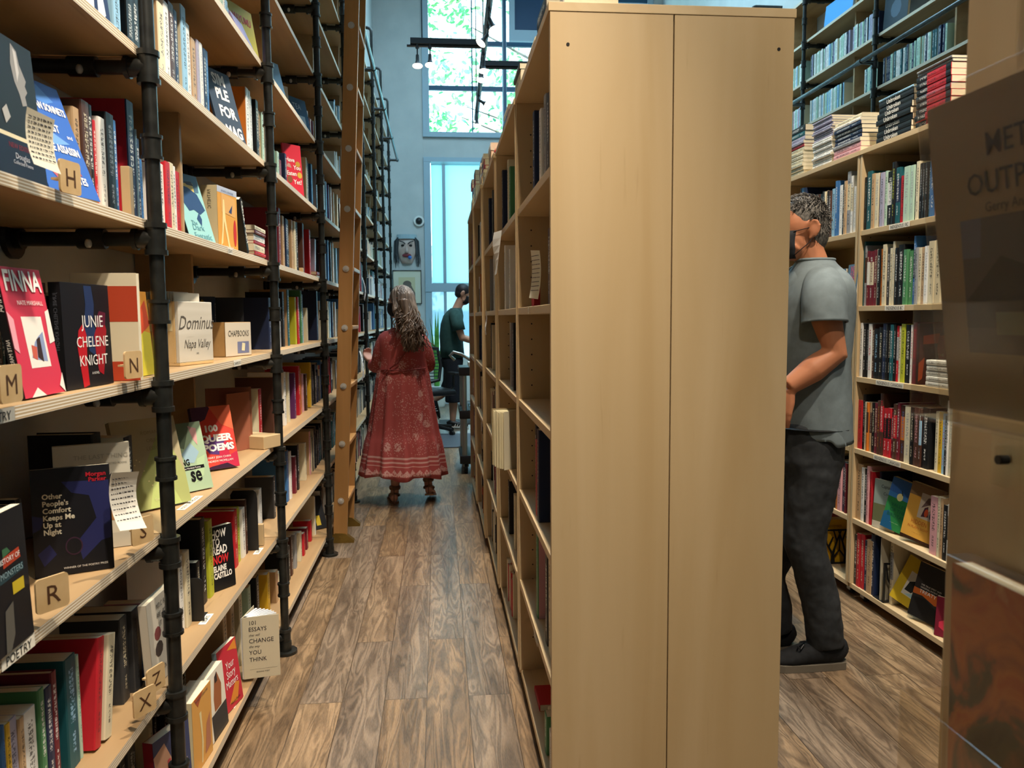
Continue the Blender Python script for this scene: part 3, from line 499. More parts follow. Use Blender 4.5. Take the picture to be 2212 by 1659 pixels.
# ---------------------------------------------------------------- books
CELLS = """B0L5|L|-0.735|1.995|1.97,0.042,0.145,S 2.039,0.045,0.162,K,W 2.086,0.044,0.182,K,W
B0L4|L|-0.735|1.61|1.736,0.029,0.206,A,K 1.768,0.038,0.229,E,C 1.806,0.025,0.23,K 1.831,0.016,0.202,R,W 1.849,0.034,0.214,W 1.885,0.043,0.233,K,Z 1.928,0.02,0.226,B,W 2.027,0.045,0.298,NR,W 2.072,0.007,0.237,S 2.079,0.021,0.218,N 2.1,0.018,0.172,B
B1L5|L|-0.735|1.995|2.276,0.045,0.236,CA 2.321,0.041,0.256,W 2.362,0.045,0.27,E 2.407,0.031,0.264,N 2.461,0.045,0.299,SC 2.506,0.036,0.263,W 2.542,0.018,0.215,U,C 2.569,0.045,0.242,A 2.614,0.027,0.251,F,Z 2.641,0.033,0.252,W,Z 2.674,0.036,0.244,N 2.713,0.045,0.256,B,S 3.247,0.045,0.3,WO 3.292,0.027,0.284,W,Z 3.327,0.045,0.276,W 3.418,0.045,0.283,K,C 3.472,0.045,0.255,A 3.517,0.036,0.257,M 3.553,0.042,0.21,C
B1L4|L|-0.735|1.61|2.229,0.045,0.188,W 2.274,0.038,0.2,R,N 2.312,0.035,0.204,C 2.347,0.027,0.201,W 2.374,0.043,0.191,R,U
B2L4|L|-0.735|1.61|3.835,0.045,0.287,U,C,4.0 3.934,0.045,0.262,A 3.986,0.045,0.255,N,W 4.041,0.045,0.257,K 4.17,0.045,0.271,A,K 4.23,0.045,0.271,C 4.311,0.045,0.278,K 4.503,0.045,0.294,E,U 4.694,0.045,0.279,R,W,3.0 4.909,0.045,0.247,F,W,8.0 5.136,0.045,0.259,K,T
B3L4|L|-0.735|1.61|5.367,0.045,0.285,Z 5.504,0.045,0.296,B,W 5.595,0.045,0.29,K 5.752,0.045,0.299,W 5.962,0.045,0.282,S 6.172,0.045,0.3,Z
B2L5|L|-0.735|1.995|3.759,0.045,0.158,GW 3.841,0.045,0.161,M 3.914,0.045,0.138,U,Z 4.024,0.045,0.189,N 4.676,0.045,0.298,C,K 4.733,0.045,0.292,E 4.878,0.045,0.3,B 5.061,0.045,0.3,NZ
B3L5|L|-0.735|1.995|5.371,0.045,0.3,W 5.499,0.045,0.3,S 5.625,0.045,0.3,V,F 5.723,0.045,0.3,W,R 5.856,0.045,0.3,A 6.054,0.045,0.3,C 6.24,0.045,0.3,Z
B2L3|L|-0.735|1.245|3.783,0.03,0.227,Z 3.875,0.045,0.261,K,Z 3.986,0.045,0.276,TA 4.195,0.045,0.244,L,O 4.247,0.043,0.247,R,W 4.29,0.029,0.208,K 4.382,0.045,0.286,G,W 4.427,0.031,0.265,S 4.541,0.045,0.193,C,Z 4.961,0.045,0.3,NN,Z 5.121,0.045,0.3,B,S
B3L3|L|-0.735|1.245|5.434,0.045,0.248,C 5.54,0.045,0.248,S 5.627,0.045,0.247,N,W 5.787,0.045,0.249,W 5.988,0.045,0.277,B 6.142,0.045,0.275,K
B2L2|L|-0.735|0.87|3.824,0.045,0.255,W 3.94,0.045,0.246,C,Z 4.088,0.045,0.233,V 4.228,0.045,0.26,R,C 4.276,0.033,0.241,O 4.365,0.045,0.209,P,K 4.434,0.045,0.203,E,W 4.583,0.045,0.257,Y,,3.0 4.773,0.045,0.237,K 4.961,0.045,0.155,D 5.218,0.045,0.138,K,Z
B2L1|L|-0.735|0.49|3.867,0.045,0.25,B,F 3.925,0.045,0.235,W,Z 4.052,0.045,0.189,U 4.134,0.045,0.235,K 4.379,0.045,0.206,C,K 4.534,0.045,0.248,PA 4.83,0.045,0.214,K 5.104,0.045,0.133,T,W
B2L0|L|-0.735|0.11|3.82,0.045,0.169,K,W 3.899,0.045,0.197,E 4.017,0.045,0.175,Z,N 4.134,0.045,0.153,C 4.233,0.045,0.12,R 4.345,0.045,0.12,U,C 4.506,0.045,0.12,RR
B1L0f|L|-0.735|0.11|2.656,0.045,0.3,AA 2.757,0.045,0.269,A 2.884,0.045,0.272,C 3.014,0.045,0.248,M 3.162,0.045,0.238,K 3.344,0.045,0.19,Y,K 3.527,0.045,0.142,A,R 3.572,0.044,0.12,C
B1L1|L|-0.735|0.49|2.257,0.035,0.216,W,K 2.296,0.04,0.221,C 2.361,0.045,0.212,K,A 2.406,0.031,0.155,K,C 2.474,0.045,0.272,K 2.54,0.045,0.25,LL 2.842,0.045,0.207,R,C 2.896,0.045,0.203,L,N 2.962,0.045,0.186,W,K 3.015,0.023,0.208,E,C 3.041,0.036,0.202,N,C 3.08,0.04,0.185,B,O 3.254,0.045,0.195,W,Z 3.548,0.045,0.188,D
B1L2|L|-0.735|0.87|1.823,0.045,0.255,K,U 1.918,0.045,0.233,KC 3.115,0.045,0.164,GK 3.306,0.045,0.221,RC,W 3.59,0.045,0.249,EE
B0L1|L|-0.735|0.49|1.336,0.009,0.216,B 1.346,0.016,0.212,Y 1.364,0.03,0.208,F,N 1.394,0.016,0.198,A 1.412,0.041,0.198,W 1.458,0.021,0.218,G 1.48,0.026,0.21,N 1.51,0.021,0.227,U 1.564,0.045,0.227,T,S 1.612,0.013,0.216,M,G 1.839,0.042,0.202,D,C 1.898,0.045,0.2,D,K 1.943,0.033,0.164,B,N 1.976,0.011,0.147,C 1.992,0.036,0.165,RW 2.031,0.03,0.172,P,F
B1L3f|L|-0.735|1.245|3.549,0.045,0.226,NN,Z
B4L4|L|-0.735|1.61|7.615,0.045,0.3,C 7.761,0.045,0.3,R,W 7.857,0.045,0.3,K 8.159,0.045,0.3,S 8.227,0.045,0.3,B
B5L4|L|-0.735|1.61|8.811,0.045,0.3,C 9.085,0.045,0.3,T,W 9.318,0.045,0.3,S 9.958,0.045,0.3,W,Z
B5L3|L|-0.735|1.245|7.389,0.045,0.3,N 7.629,0.045,0.244,R 7.915,0.045,0.265,K,W 8.287,0.045,0.274,W,Z
B6L3|L|-0.735|1.245|8.892,0.045,0.207,W,B 9.25,0.045,0.3,B 9.509,0.045,0.28,T 9.766,0.045,0.264,A
R1A|R|1.994|1.772|3.051,0.029,0.218,B,W 3.082,0.01,0.243,P 3.093,0.037,0.263,B,W 3.13,0.01,0.225,T 3.141,0.02,0.225,K,Z 3.161,0.02,0.225,K,Z 3.181,0.019,0.228,K,Z 3.201,0.023,0.24,C,K 3.225,0.007,0.24,K 3.233,0.031,0.231,M,Z 3.265,0.041,0.233,M,Z 3.306,0.029,0.201,R,K 3.338,0.032,0.241,TN,W 3.372,0.026,0.27,K,L 3.398,0.04,0.236,KW,W 3.439,0.02,0.243,M 3.46,0.03,0.241,F,K 3.491,0.008,0.243,E 3.5,0.034,0.245,C,Z 3.535,0.026,0.249,A 3.562,0.036,0.265,TT 3.598,0.025,0.244,K,T
R2A|R|1.994|1.772|3.662,0.023,0.218,W,Z 3.689,0.023,0.272,WC,D 3.715,0.034,0.298,ZC 3.749,0.026,0.258,A,D 3.776,0.017,0.247,K,W 3.794,0.032,0.246,W,Z 3.829,0.015,0.272,B 3.845,0.025,0.274,B,W 3.87,0.033,0.241,S 3.905,0.023,0.235,E 3.93,0.014,0.238,K,W 3.946,0.014,0.241,A 3.961,0.015,0.239,C 3.978,0.016,0.242,D 3.995,0.029,0.234,K 4.026,0.023,0.236,E 4.051,0.033,0.239,D 4.173,0.04,0.294,NN,W 4.215,0.021,0.299,B 4.238,0.024,0.3,N
R1B|R|1.994|1.42|2.98,0.028,0.121,K,W 3.034,0.039,0.255,CC 3.073,0.04,0.254,C,K 3.113,0.027,0.237,W,Z 3.14,0.023,0.235,A 3.163,0.023,0.235,C 3.187,0.018,0.237,Z 3.209,0.016,0.287,BN,W 3.225,0.032,0.227,G,W 3.258,0.029,0.235,G,W 3.289,0.041,0.259,KK,W 3.33,0.024,0.248,KK,W 3.356,0.019,0.278,CC,Z 3.375,0.021,0.251,C,K 3.396,0.022,0.256,D 3.419,0.03,0.271,C,K 3.449,0.019,0.253,O,K 3.468,0.023,0.253,K,W 3.492,0.006,0.255,C 3.499,0.03,0.254,U,C 3.529,0.034,0.25,UC,U 3.563,0.022,0.253,UW,C 3.587,0.017,0.28,ZE 3.607,0.014,0.3,T,N
R1C|R|1.994|1.085|3.156,0.037,0.263,W,D 3.193,0.029,0.26,U,R 3.222,0.017,0.25,W,R 3.239,0.036,0.25,K,W 3.276,0.031,0.253,L,K 3.307,0.016,0.243,C,K 3.324,0.016,0.245,RZ,W 3.341,0.017,0.25,K 3.359,0.023,0.249,T,W 3.383,0.02,0.25,K,C 3.403,0.017,0.251,K,Z 3.421,0.028,0.253,N,Z 3.449,0.031,0.237,K,C 3.48,0.037,0.23,K,S 3.519,0.02,0.25,E,C 3.539,0.03,0.251,W,R 3.569,0.019,0.251,K,Z 3.588,0.024,0.252,K 3.613,0.023,0.255,W
R1D|R|1.994|0.742|2.909,0.023,0.247,F,K 2.933,0.023,0.244,C,Z 2.96,0.012,0.298,W,K 2.972,0.015,0.235,K,W 2.988,0.018,0.243,S,R 3.007,0.023,0.245,Y,K 3.03,0.019,0.247,C,K 3.088,0.045,0.253,K,W 3.134,0.016,0.245,ES 3.151,0.036,0.248,E,P 3.188,0.025,0.246,K,C 3.214,0.045,0.243,C,Z 3.26,0.033,0.245,EO,B 3.294,0.022,0.253,U 3.316,0.027,0.245,ER,C 3.343,0.014,0.206,U 3.359,0.027,0.222,RK,R 3.387,0.028,0.218,RK,R 3.42,0.026,0.282,ER,R 3.446,0.021,0.247,E,O 3.467,0.025,0.234,U,C 3.493,0.027,0.231,K,C 3.521,0.021,0.23,AE,Z 3.543,0.016,0.229,OE 3.56,0.017,0.229,C 3.58,0.023,0.262,K,Z 3.603,0.034,0.232,R
R2D|R|1.994|0.742|3.68,0.025,0.258,G 3.706,0.023,0.252,G,W 3.73,0.02,0.253,G,K 3.751,0.025,0.251,W,K 3.776,0.024,0.151,C,K
R1E|R|1.994|0.4|2.903,0.02,0.233,WK 2.924,0.019,0.231,WK 2.944,0.025,0.223,K,W 2.972,0.018,0.246,A,E 2.991,0.019,0.247,C 3.014,0.045,0.24,P 3.455,0.021,0.256,NS 3.476,0.017,0.206,C 3.496,0.019,0.251,R,K 3.517,0.019,0.272,P,U 3.536,0.022,0.256,K 3.56,0.026,0.256,W,K 3.588,0.044,0.268,A
R2E|R|1.994|0.4|3.675,0.016,0.249,U 3.693,0.025,0.252,N,W 3.72,0.036,0.252,P,K 3.758,0.017,0.251,O 3.777,0.026,0.266,K,W 3.805,0.044,0.266,K,Z 3.858,0.045,0.187,KK,W 3.917,0.045,0.148,T,D 3.964,0.045,0.12,T,K
R1F|R|1.994|0.075|3.333,0.022,0.3,CZ,K 3.356,0.021,0.299,A 3.377,0.021,0.264,Z,K 3.398,0.032,0.256,G,C 3.433,0.033,0.287,N 3.467,0.045,0.253,A,E 3.513,0.022,0.243,N 3.538,0.031,0.264,R,C 3.57,0.031,0.259,R,C 3.601,0.026,0.245,D
R2F|R|1.994|0.075|3.908,0.033,0.231,YY,K 3.941,0.019,0.195,R,K 3.962,0.02,0.185,O,K 3.983,0.018,0.175,C
C1A|C|0.3|1.755|2.142,0.045,0.219,DD 2.205,0.045,0.233,Z 2.274,0.045,0.211,W 2.42,0.045,0.241,N,W
C1B|C|0.3|1.412|2.126,0.045,0.206,E 2.198,0.045,0.218,Z 2.262,0.045,0.231,E
C2A|C|0.3|1.76|3.093,0.045,0.244,M 3.365,0.045,0.237,G 3.471,0.045,0.285,C 3.756,0.045,0.293,NN,W
C2B|C|0.3|1.412|3.335,0.045,0.251,WW,K 3.517,0.045,0.283,W,B
C3A|C|0.3|1.76|4.507,0.045,0.3,P 4.672,0.045,0.3,Z 4.883,0.045,0.3,D 5.181,0.045,0.3,N
C3B|C|0.3|1.412|4.593,0.045,0.279,K,R 4.873,0.045,0.3,W 5.178,0.045,0.3,Z
C2C|C|0.3|1.085|3.14,0.045,0.271,K 3.316,0.045,0.27,Z
C1D|C|0.3|0.755|2.344,0.045,0.283,NN,A 2.413,0.045,0.24,R 2.46,0.035,0.281,K
C2E|C|0.3|0.42|3.186,0.045,0.228,C 3.421,0.045,0.238,K,C
C3C|C|0.3|1.085|4.377,0.045,0.251,C 4.536,0.045,0.261,K
C3D|C|0.3|0.755|5.441,0.045,0.232,W 5.692,0.045,0.212,K 5.941,0.045,0.209,C
C3E|C|0.3|0.42|4.295,0.045,0.13,R 4.44,0.045,0.12,A 4.658,0.045,0.12,E 4.764,0.045,0.198,K 5.072,0.045,0.172,K
C1E|C|0.3|0.42|2.135,0.045,0.299,C,E 2.215,0.045,0.27,K 2.429,0.045,0.3,GP,K
C1F|C|0.3|0.075|2.132,0.045,0.12,W 2.236,0.045,0.12,G"""
ORDW = ['zeroth', 'first', 'second', 'third', 'fourth', 'fifth', 'sixth', 'seventh', 'eighth', 'ninth', 'tenth', 'eleventh', 'twelfth'] + ['%dth' % k for k in range(13, 80)]
def shelf_name(n):
    if n[0] == 'B':
        l = int(n[3:].rstrip('f')); return ('bottom' if l == 0 else ORDW[l+1]) + ' shelf up in the %s left bay' % ORDW[int(n[1])+1] if l else 'bottom shelf in the %s left bay' % ORDW[int(n[1])+1]
    if n[0] in 'RC':
        l = {'A': 'top shelf', 'B': 'second shelf down', 'C': 'third shelf down', 'D': 'fourth shelf down', 'E': 'fifth shelf down', 'F': 'lowest shelf'}[n[2]]
        w = {'R1': 'nearer right bookcase', 'R2': 'farther right bookcase', 'R3': 'third right bookcase', 'C1': 'nearest middle bookcase', 'C2': 'second middle bookcase', 'C3': 'third middle bookcase', 'C4': 'fourth middle bookcase', 'C5': 'fifth middle bookcase'}[n[:2]]
        return l+' of the '+w
    return n
SPEC = []
FR = {'L': Matrix(((0, -1, 0), (1, 0, 0), (0, 0, 1))), 'R': Matrix(((0, 1, 0), (-1, 0, 0), (0, 0, 1))), 'C': Matrix(((0, 1, 0), (-1, 0, 0), (0, 0, 1)))}
def frame(rows, loc):
    m = rows.to_4x4(); m.translation = loc; return m
def add_spec(side, X, y, z, t, h, c1, c2=None, acc=None, d=None, cell='', lean=0, bands=None, hard=False, title=None, flat=False, label=None, rz=0, group=None, filler=False):
    d = d or min(max(h*.66, .10), .215)
    if flat:  # lying, spine facing the aisle; y = low end, z = underside
        m = frame(Matrix(((0, 1, 0), (0, 0, 1), (1, 0, 0))), (X, y, z)) if side != 'L' else frame(Matrix(((0, -1, 0), (0, 0, 1), (1, 0, 0))), (X, y, z))
        if side == 'L': m = frame(Matrix(((0, -1, 0), (0, 0, -1), (1, 0, 0))), (X, y+h, z))
        m = m @ Matrix.Rotation(rz, 4, 'X')
    else:
        if side == 'L': m = frame(FR['L'], (X, y, z))
        else: m = frame(FR['R'], (X, y+t, z))
        if lean:  # top leans towards +x of the book frame
            a = R(lean); m = m @ Matrix.Translation((0, 0, 0)) @ Matrix.Rotation(a, 4, 'Y')
            if lean > 0: m = m @ Matrix.Translation((0, 0, 0))
            m.translation.z += t*abs(math.sin(a))
    SPEC.append(dict(M=m, t=t-.0006, h=h, d=d, c1=c1, c2=c2 or c1, acc=acc or ('W' if c1 in 'KDNUTVEG' else 'K'), bands=bands, hard=hard, cell=cell, title=title, id=len(SPEC), label=label, y=y, z=z, side=side, group=group, flat=flat, filler=filler))
rnd = random.Random(11)
for ln in CELLS.split('\n'):
    n, side, X, z, items = ln.split('|'); X = float(X); z = float(z); z = min({'L': LVL, 'R': RLV+[.075], 'C': CLV+[.075]}[side], key=lambda q: abs(q-z))
    its = [it.split(',') for it in items.split(' ')]; lo = min(float(p[0]) for p in its); hi_ = max(float(p[0])+float(p[1]) for p in its); sc1, of1 = 1.0, 0.0
    if side != 'L':   # keep the run inside its bookcase
        k_ = int(n[1])-1; y0_, w_ = (RC[k_] if side == 'R' else CASES[k_][:2]); a_, b_ = y0_+.021, y0_+w_-.021
        if hi_ > b_ or lo < a_:
            if hi_-lo > b_-a_: sc1 = (b_-a_)/(hi_-lo); of1 = a_-lo*sc1
            else: of1 = (b_-hi_) if hi_ > b_ else (a_-lo)
    for it in (','.join(p) for p in its):
        p = (it.split(',')+[''])
        p += ['']*(6-len(p))
        y, t, h, c, a, le = float(p[0])*sc1+of1, float(p[1])*sc1, float(p[2]), p[3], p[4], float(p[5] or 0)
        if side == 'L' and min(abs(q-y-t/2) for q in YL) < .06: h = min(h, .285)
        c1, c2 = c[0], (c[1] if len(c) > 1 else c[0]); bands = None
        if len(c) > 1 and side == 'R' and c1 != c2: bands = [(.38, .80, c2)]; c2 = c1
        add_spec(side, X+rnd.uniform(-.004, .004), y, z+.0005, t, h, c1, c2, a, cell=n, lean=(le if side == 'L' else -le), hard=rnd.random() < .25, bands=bands)
def fill(n, side, X, z, y0, y1, pal, h0=.18, h1=.25, t0=.010, t1=.034, gap=.12, lean=.1, tint=None):
    r = random.Random(n); y = y0+r.uniform(0, .02)
    while y < y1-.02:
        if r.random() < gap: y += r.uniform(.02, .12)
        t = r.uniform(t0, t1); 
        if y+t > y1: break
        c = r.choice(pal); h = r.uniform(h0, h1)
        add_spec(side, X+r.uniform(-.008, .008), y, z+.0005, t, h, c, r.choice([c, c, 'W', 'C', 'K']), cell=n, hard=r.random() < .3, bands=([(r.uniform(.1, .5), r.uniform(.6, .9), r.choice(pal))] if r.random() < .3 else None), filler=True)
        y += t+.0004
add_spec('L', -.715, 1.632, .4905, .030, .225, 'R', 'R', 'U', cell='B0L1', lean=11); add_spec('L', -.71, 1.668, .4905, .036, .215, 'C', 'C', 'C', cell='B0L1', lean=12); add_spec('L', -.73, 1.722, .4905, .024, .20, 'K', 'K', 'Z', cell='B0L1', lean=8)
add_spec('L', -.715, 3.115, 1.6105, .028, .215, 'K', 'K', 'W', cell='B1L4', lean=-27, title='CEDAR + SALT')
add_spec('L', -.76, 3.165, 1.6105, .018, .20, 'Z', 'Z', 'W', cell='B1L4'); add_spec('L', -.76, 3.185, 1.6105, .022, .21, 'D', 'D', 'Z', cell='B1L4')
# rows behind the face-out books and in the bays beyond the ladder
fill('B0L3', 'L', -.79, LVL[3], 1.30, 1.90, 'KNKDTKEW', .17, .215); fill('B0L2', 'L', -.82, LVL[2], 1.28, 1.62, 'KEUKDK', .14, .19, gap=0); fill('B0L2', 'L', -.80, LVL[2], 1.86, 2.05, 'WCEK', .15, .2)
fill('B1L0', 'L', -.80, LVL[0], 1.95, 2.50, 'KCNDEC', .15, .2); fill('B1L3', 'L', -.82, LVL[3], 3.04, 3.2, 'KND', .17, .22)
fill('B1L6', 'L', -.74, LVL[6], 2.75, 3.12, 'SMSW', .12, .15); fill('B3L2', 'L', -.74, LVL[2], 4.63, 5.9, 'KWNCDRB'); fill('B3L1', 'L', -.74, LVL[1], 4.63, 5.9, 'KTNCDK'); fill('B3L0', 'L', -.74, LVL[0], 4.63, 5.9, 'KDNECW')
fill('B3L3', 'L', -.735, LVL[3], 5.06, 5.34, 'KWNC'); fill('B2L6', 'L', -.74, LVL[6], 3.95, 4.1, 'CWA'); fill('B3L6', 'L', -.74, LVL[6], 4.7, 5.2, 'UPUW', .17, .2); 
for bi in range(4, 8):
    ya, yb = YL[bi]+.03, YL[bi+1]-.04
    for l, pal, g in ((0, 'KWDCPK', .1), (1, 'KDWCKZ', .15), (2, 'KWDWCK', .1), (3, 'KNWCBTZ', .1), (4, 'SWCTNRW', .1), (5, 'WCSZWM', .5), (6, 'SWKW', .7), (7, 'WSY', .8)):
        if (bi, l) in ((4, 4), (5, 4), (5, 3), (6, 3)): continue
        fill('B%dL%d' % (bi, l), 'L', -.735, LVL[l], ya, yb if l < 5 else (ya+yb)/2, pal, gap=g)
for ci in (3, 4):
    y, w_, x = CASES[ci]
    for l, z in zip('FEDCBA', [.075]+CLV): fill('C%d%s' % (ci+1, l), 'C', x+.03, z, y+.03, y+w_-.03, 'RWKACEPNWO', .18, .26, gap=.08)
for l, z in (('D', .755), ('E', .42)): fill('C3%s' % l, 'C', .30, z, 3.8, 4.4, 'WKRCEK', gap=.2)
fill('C2F', 'C', .31, .075, 3.3, 3.7, 'KCR', .15, .2); fill('C3F', 'C', .30, .075, 4.0, 4.6, 'CWK')
fill('R2B', 'R', 2.06, 1.42, 4.2, 4.46, 'KDN'); fill('R2C', 'R', 2.04, 1.085, 4.1, 4.45, 'KDN')
def hi(n, z, y0, y1, pal, h=.2):
    k = len(SPEC); fill(n, 'R', 3.45, z, y0, y1, pal, h-.004, h+.006, .018, .030, gap=0)
    for s in SPEC[k:]: s['acc'] = s['c1']; s['bands'] = None; s['hard'] = True
for nm, z, a, c_, pal in (('high right shelf, nearest run', 3.14, 4.76, 5.02, 'KNTNK'), ('high right shelf beside the rail', 3.14, 5.22, 6.0, 'NMWTNMWMSTM'), ('high right shelf beyond the pipe', 3.14, 6.06, 6.28, 'TMMW'), ('high right shelf, far half', 3.14, 6.6, 7.22, 'MWMSMW'),
                      ('highest filled right shelf', 3.54, 6.08, 7.22, 'FWMWSNWMVFWS'), ('highest filled right shelf, far bay', 3.54, 7.3, 8.0, 'MWSWMS'), ('lower high shelf, far bay', 3.14, 7.3, 7.9, 'MWSWPM'), ('lower right wall shelf', 2.75, 6.3, 7.2, 'SWMPWS'), ('lower right wall shelf, far bay', 2.75, 7.3, 8.1, 'MWSWMK')):
    r_hi = hi(nm, z, a, c_, pal, .2)
# stacks lying on top of the right-hand bookcases: (Y0, length, [colours bottom to top], thickness, shift, what)
TOPZ = 2.1455
def stack(name, side, X, y, ln_, z, items, lab, d=.15, cell=None, seed=1):
    r = random.Random(seed); n = len(items)
    for i, it in enumerate(items):
        c, t = it[0], it[1]; bands = it[2] if len(it) > 2 else None; title = it[3] if len(it) > 3 else None; l_ = it[4] if len(it) > 4 else ln_
        k = n-i; pos = 'topmost' if k == 1 else ('lowest' if i == 0 else ORDW[k]+' from the top')
        add_spec(side, X+r.uniform(-.006, .006), y+r.uniform(-.004, .004), z, t-.0006, l_, c, None, None, d=d, bands=bands, title=title, flat=True, cell=name, label='%s %s, %s' % (CN[c] if not title else 'black', lab, pos), group=lab.replace('book', 'books', 1), hard=(len(it) > 5))
        z += t
    return z
RK = [(0, .14, 'K'), (.14, .68, 'R'), (.68, 1, 'K')]
stack('S5', 'R', 1.985, 2.972, .222, TOPZ, [('R', .026, RK)]*8+[('Z', .012), ('Z', .011)], 'book in the red-banded stack on the nearer right bookcase', seed=2)
stack('S4', 'R', 1.99, 3.229, .26, TOPZ, [('K', .0262, None, 'Unbroken')]*7+[('S', .012)], 'Unbroken book in the stack of seven matching spines', seed=3)
stack('S3', 'R', 1.985, 3.622, .25, TOPZ, [('P', .024), ('P', .024), ('Z', .02), ('N', .019), ('N', .019), ('D', .019), ('N', .019), ('W', .016), ('C', .02)], 'book in the pink-bottomed stack beside the Unbroken books', seed=4)
stack('S2', 'R', 1.985, 3.90, .2, TOPZ, [('W', .0135)]*10+[('F', .0115)]*9, 'book in the tall thin-spined white and lavender stack', seed=5)
stack('S1', 'R', 1.985, 4.208, .172, TOPZ, [('C', .021)]*7+[('R', .016), ('F', .02), ('F', .022), ('T', .026), ('K', .034)], 'book in the stack next to the bare end panel', seed=6)
zz_ = stack('S6', 'R', 3.45, 6.35, .2, 2.7505, [('S', .03), ('S', .03), ('B', .03)], 'book in the small blue stack on the right wall shelf', seed=7)
stack('S7', 'R', 3.45, 6.07, .22, 2.7505, [('C', .03), ('D', .03), ('P', .03), ('S', .035)], 'book in the mixed stack under the wall pipe', seed=8)
stack('S8', 'R', 3.50, 5.45, .28, 2.7505, [('D', .05), ('Z', .05), ('D', .05)], 'box-like book under the wall shelf pipe', seed=9)
# stack of small white books at the front of the third shelf of the nearer right case
stack('S9', 'R', 1.985, 2.90, .16, 1.0855, [('W', .022)]*5, 'small book in the low pile beside the Cheyenne cover', d=.12, seed=10)
# lying books on top of the middle row
r = random.Random(21)
for ci, (y, w_, x) in enumerate(CASES):
    yy = y+.03
    k = 0
    while yy < y+w_-.2:
        n_b = r.choice([2, 3, 4, 5]) if ci < 3 else r.choice([4, 6, 7, 8])
        if ci == 0 and k == 0: n_b = 1
        items = [(r.choice('WCAKRBZCU'), r.uniform(.02, .045)) for _ in range(n_b)]
        stack('T%d%d' % (ci, k), 'C', x+.02+r.uniform(0, .02), yy, r.uniform(.17, .22), 2.1455, items, 'book in %s pile on top of the %s middle bookcase' % (ORDW[k+1], ORDW[ci+1]), d=.14, seed=ci*7+k)
        yy += .25+r.uniform(0, .08); k += 1
stack('S10', 'L', -.72, 4.86, .2, LVL[4]+.0005, [('C', .03), ('R', .02)], 'book lying at the end of the fifth shelf', seed=12)
stack('S14', 'L', -.73, 3.31, .2, LVL[4]+.0005, [('W', .03), ('R', .014), ('C', .03), ('R', .012), ('W', .028), ('U', .014), ('C', .02)], 'book in the red-and-white pile in the third left bay', seed=31)
stack('S11', 'C', .33, 2.2, .21, .0755, [('U', .03), ('C', .035)], 'book lying on the lowest shelf of the nearest middle bookcase', seed=13)
stack('S12', 'C', .32, 2.5, .14, .0755, [('R', .024)], 'book lying on the lowest shelf near the case end', seed=14)
stack('S13', 'L', -.80, 1.40, .2, LVL[1]+.225, [('K', .02), ('E', .02)], 'book laid over the spines of the second shelf', seed=15) if False else None

def book_into(bc, bp, s, Mx):
    t, h, d = s['t'], s['h'], s['d']; e = .0026 if s['hard'] else .0009
    c1, c2, a = PC[s['c1']], PC[s['c2']], PC[s['acc']]
    if s['flat'] and s['title'] is None: pass
    prof = [(0, d), (0, .004), (.0015 if t > .006 else .0005, .0009), (t*.5, 0), (t-(.0015 if t > .006 else .0005), .0009), (t, .004), (t, d)]
    inn = [(t-e, d), (t-e, .0035), (e, .0035), (e, d)]
    def q(x, y, z): return Mx @ Vector((x, y, z))
    zs = [0, h]; segs = [(0, 1, s['c1'])]
    if s['bands']:
        segs = []; p = 0
        for f0, f1, c in s['bands']:
            if f0 > p: segs.append((p, f0, s['c1']))
            segs.append((f0, f1, c)); p = f1
        if p < 1: segs.append((p, 1, s['c1']))
    for i in range(6):
        (x0, y0), (x1, y1) = prof[i], prof[i+1]
        if i in (0, 5):
            bc.face([q(x0, y0, 0), q(x1, y1, 0), q(x1, y1, h), q(x0, y0, h)], c2)
        else:
            for f0, f1, c in segs:
                za, zb = f0*h, f1*h; ub = s['id']*10.0
                U = lambda x, z: (ub+(h-z)*(.2/h), x/t*2-1)
                bc.face([q(x0, y0, za), q(x1, y1, za), q(x1, y1, zb), q(x0, y0, zb)], PC[c], 0, a if c != s['acc'] else PC['K' if c in 'WCSMFPA' else 'W'], [U(x0, za), U(x1, za), U(x1, zb), U(x0, zb)] if s['title'] is None else None)
    for z, rev in ((0, True), (h, False)):
        ring = [q(x, y, z) for x, y in prof[:4]]+[q(t*.5, .0035, z), q(e, .0035, z), q(e, d, z)]
        ring2 = [q(x, y, z) for x, y in prof[3:]]+[q(t-e, d, z), q(t-e, .0035, z), q(t*.5, .0035, z)]
        for rg_ in (ring, ring2): bc.face(rg_ if rev else rg_[::-1], c1)
    bc.face([q(*inn[0], 0), q(*inn[0], h), q(*inn[1], h), q(*inn[1], 0)], c2); bc.face([q(*inn[2], 0), q(*inn[2], h), q(*inn[3], h), q(*inn[3], 0)], c2)
    bc.face([q(0, d, 0), q(0, d, h), q(e, d, h), q(e, d, 0)], c2); bc.face([q(t-e, d, 0), q(t-e, d, h), q(t, d, h), q(t, d, 0)], c2)
    g = .003 if s['hard'] else .0004; 
    if t-2*e > .001: bp.box(e+.0001, t-e-.0001, .0036, d-g, g, h-g, m=0, M=Mx)

